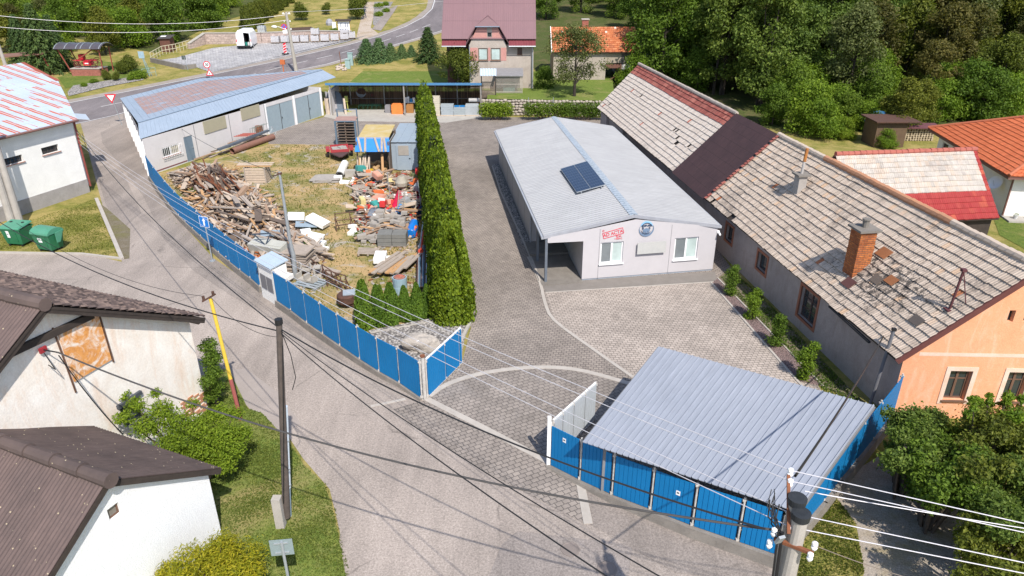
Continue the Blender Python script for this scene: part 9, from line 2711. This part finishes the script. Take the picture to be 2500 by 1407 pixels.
def shed_goods():
 X0,X1,yf,yb=SH;rg=random.Random(2)
 def at(px,py):return G(px,py)
 def bx(nm,lab,cat,px,py,d,c,rz=0.,up=0.):q=MB();p=at(px,py)+V(0,d[1]/2,up);q.box(p,d,rz,base=True);q.box(p+V(0,0,d[2]),(d[0]*.85,d[1]*.85,.06),rz,base=True);return tag(q.build(nm,c if not isinstance(c,tuple)else mat(nm+'_surface',c)),lab,cat)
 bx('orange_bin','orange plastic pallet box under the open shed','box',970,280,(1.15,.9,.95),(.75,.22,.05));bx('brown_cabinet','orange-brown wooden cabinet under the open shed','cabinet',1001,278,(.72,.6,.85),(.34,.16,.05));bx('grey_grid_box','grey mesh box left of the orange box','box',947,278,(.55,.6,.8),(.24,.23,.24));bx('light_crate','light wooden crate left of the hedge tip','crate',1022,279,(.45,.5,.6),(.5,.33,.22))
 q=MB();p=at(1000,274);q.box(p+V(0,.7,.9),(1.15,.7,.05));q.box(p+V(-.5,.7,0),(.05,.6,.9),base=True);tag(q.build('work_table',FOAM),'white-topped table behind the brown cabinet','table')
 for i,(dx,h,c)in enumerate(((-.4,.45,0),(-.15,.5,0),(.15,.3,1),(.42,.42,0))):q=MB();q.lathe(p+V(dx,.65,.93),[(.11,0),(.13,h),(.13,h+.03)],10);tag(q.build('bucket',[FOAM,mat('blue_plastic_bucket',(.05,.3,.6))][c]),['white bucket, leftmost on the shed table','tall white bucket, second on the shed table','small blue bucket on the shed table','white canister, rightmost on the shed table'][i],'bucket','buckets on the shed table')
 q=MB();q.lathe(at(885,262)+V(0,0,1.5),[(.04,0),(.35,.04),(.52,.16),(.5,.16),(.3,.07)],18,(.1,-1,.5));tag(q.build('satellite_dish',mat('dull_dish',(.3,.31,.32))),'grey satellite dish standing under the open shed','satellite dish')
 def frame(lab,px,py,w_,h,c,n=3):
  q=MB();p=at(px,py)
  for y in(0,.7):
   for z in(.05,h):q.tube([p+V(-w_/2,y,z),p+V(w_/2,y,z)],.03,5)
   for k in range(n):x=-w_/2+w_*k/(n-1);q.tube([p+V(x,y,0),p+V(x,y,h)],.03,5)
  tag(q.build('steel_rack',mat('green_steel_%d'%int(c[0]*100),c)),lab,'frame')
 frame('green tube frame lying under the open shed',903,272,2.3,.6,(.05,.16,.10),6);frame('dark green shelf frame behind the satellite dish',900,262,2.1,1.1,(.03,.09,.07),3)
 bx('red_canister_box','crimson box on the dark green shelf','box',915,262,(.55,.4,.3),(.5,.02,.08),0,1.1);bx('pink_box','pinkish box on the dark green shelf','box',901,262,(.6,.4,.25),(.45,.28,.26),0,1.1)
 for i,(px,rz,c)in enumerate(((812,.25,(.26,.26,.28)),(820,.18,(.30,.29,.31)),(836,.3,(.12,.15,.19)))):p=at(px,276);q=MB();q.hexa([p+V(-.45,0,0),p+V(.45,0,0),p+V(.45,.05,0),p+V(-.45,.05,0),p+V(-.75,.7,2.1),p+V(-.2,.7,1.9),p+V(-.2,.75,1.9),p+V(-.75,.75,2.1)]);tag(q.build('leaning_sheet',mat('sheet_%d'%i,c)),['grey board sheet leaning leftmost in the shed corner','light grey sheet leaning second in the shed corner','dark blue-grey sheet leaning by the slatted wall'][i],'sheet')
 for k in range(12):plank(rg.choice([0,2]),at(795+k*1.7+(30 if k>8 else 0),280)+V(0,.3,.8),1.7,.07,.04,PI/2+.3,-1.15,'leaning in the corner of the open shed','planks leaning in the shed corner')
 q=MB();p=at(851,275);q.tube([p,p+V(-.1,0,1.7)],.06,6);q.box(p,(.7,.5,.12),base=True);q.box(p+V(-.1,0,1.1),(.3,.3,.6),base=True);tag(q.build('drill_stand',mat('yellow_green_machine',(.38,.40,.10))),'yellow-green pillar drill standing in the open shed','machine')
 for i,(px,w_,h,l)in enumerate(((1062,1.0,1.9,'tall stack of pale insulation boards right of the hedge tip'),(1092,1.3,1.0,'wrapped grey stack beside the insulation boards'),(1122,1.2,.8,'low grey stack with blue sheets on top'),(1152,1.35,1.1,'wrapped grey stack at the right end of the open shed'))):
  p=at(px,284)+V(0,.6,0);q=MB()
  for k in range(int(h/.2)):q.box(p+V(rg.uniform(-.03,.03),0,.1+k*.2),(w_,1.0,.185),base=True)
  tag(q.build('board_stack',mat('board_stack_%d'%i,[(.52,.47,.38),(.33,.37,.40),(.32,.36,.38),(.38,.41,.43)][i])),l,'stack','stacks in the open shed')
  q=MB();q.box(p,(w_+.05,1.05,.1),base=True);tag(q.build('shed_pallet',WD[2]),'pallet under the '+l.split(' beside')[0].split(' with')[0].split(' right')[0].split(' at the')[0]+' %s'%('near the hedge tip','beside the insulation boards','with blue sheets','at the shed end')[i],'pallet','pallets in the open shed')
 q=MB();p=at(1122,284)+V(0,.5,.92)
 for s_ in(-.28,.28):q.box(p+V(s_,0,0),(.5,.7,.06))
 tag(q.build('blue_sheets',mat('blue_box_top',(.01,.16,.42))),'pair of blue sheets on the low grey stack','sheet')
 q=MB();p=at(1165,284)+V(0,1.4,1.1);q.cyl(p+V(-.9,0,.25),.22,1.1,14,(1,0,0));tag(q.build('grey_roll',mat('grey_roll',(.4,.39,.38))),'grey roll lying on the right-hand stacks','roll')
shed_goods()
orange_house()
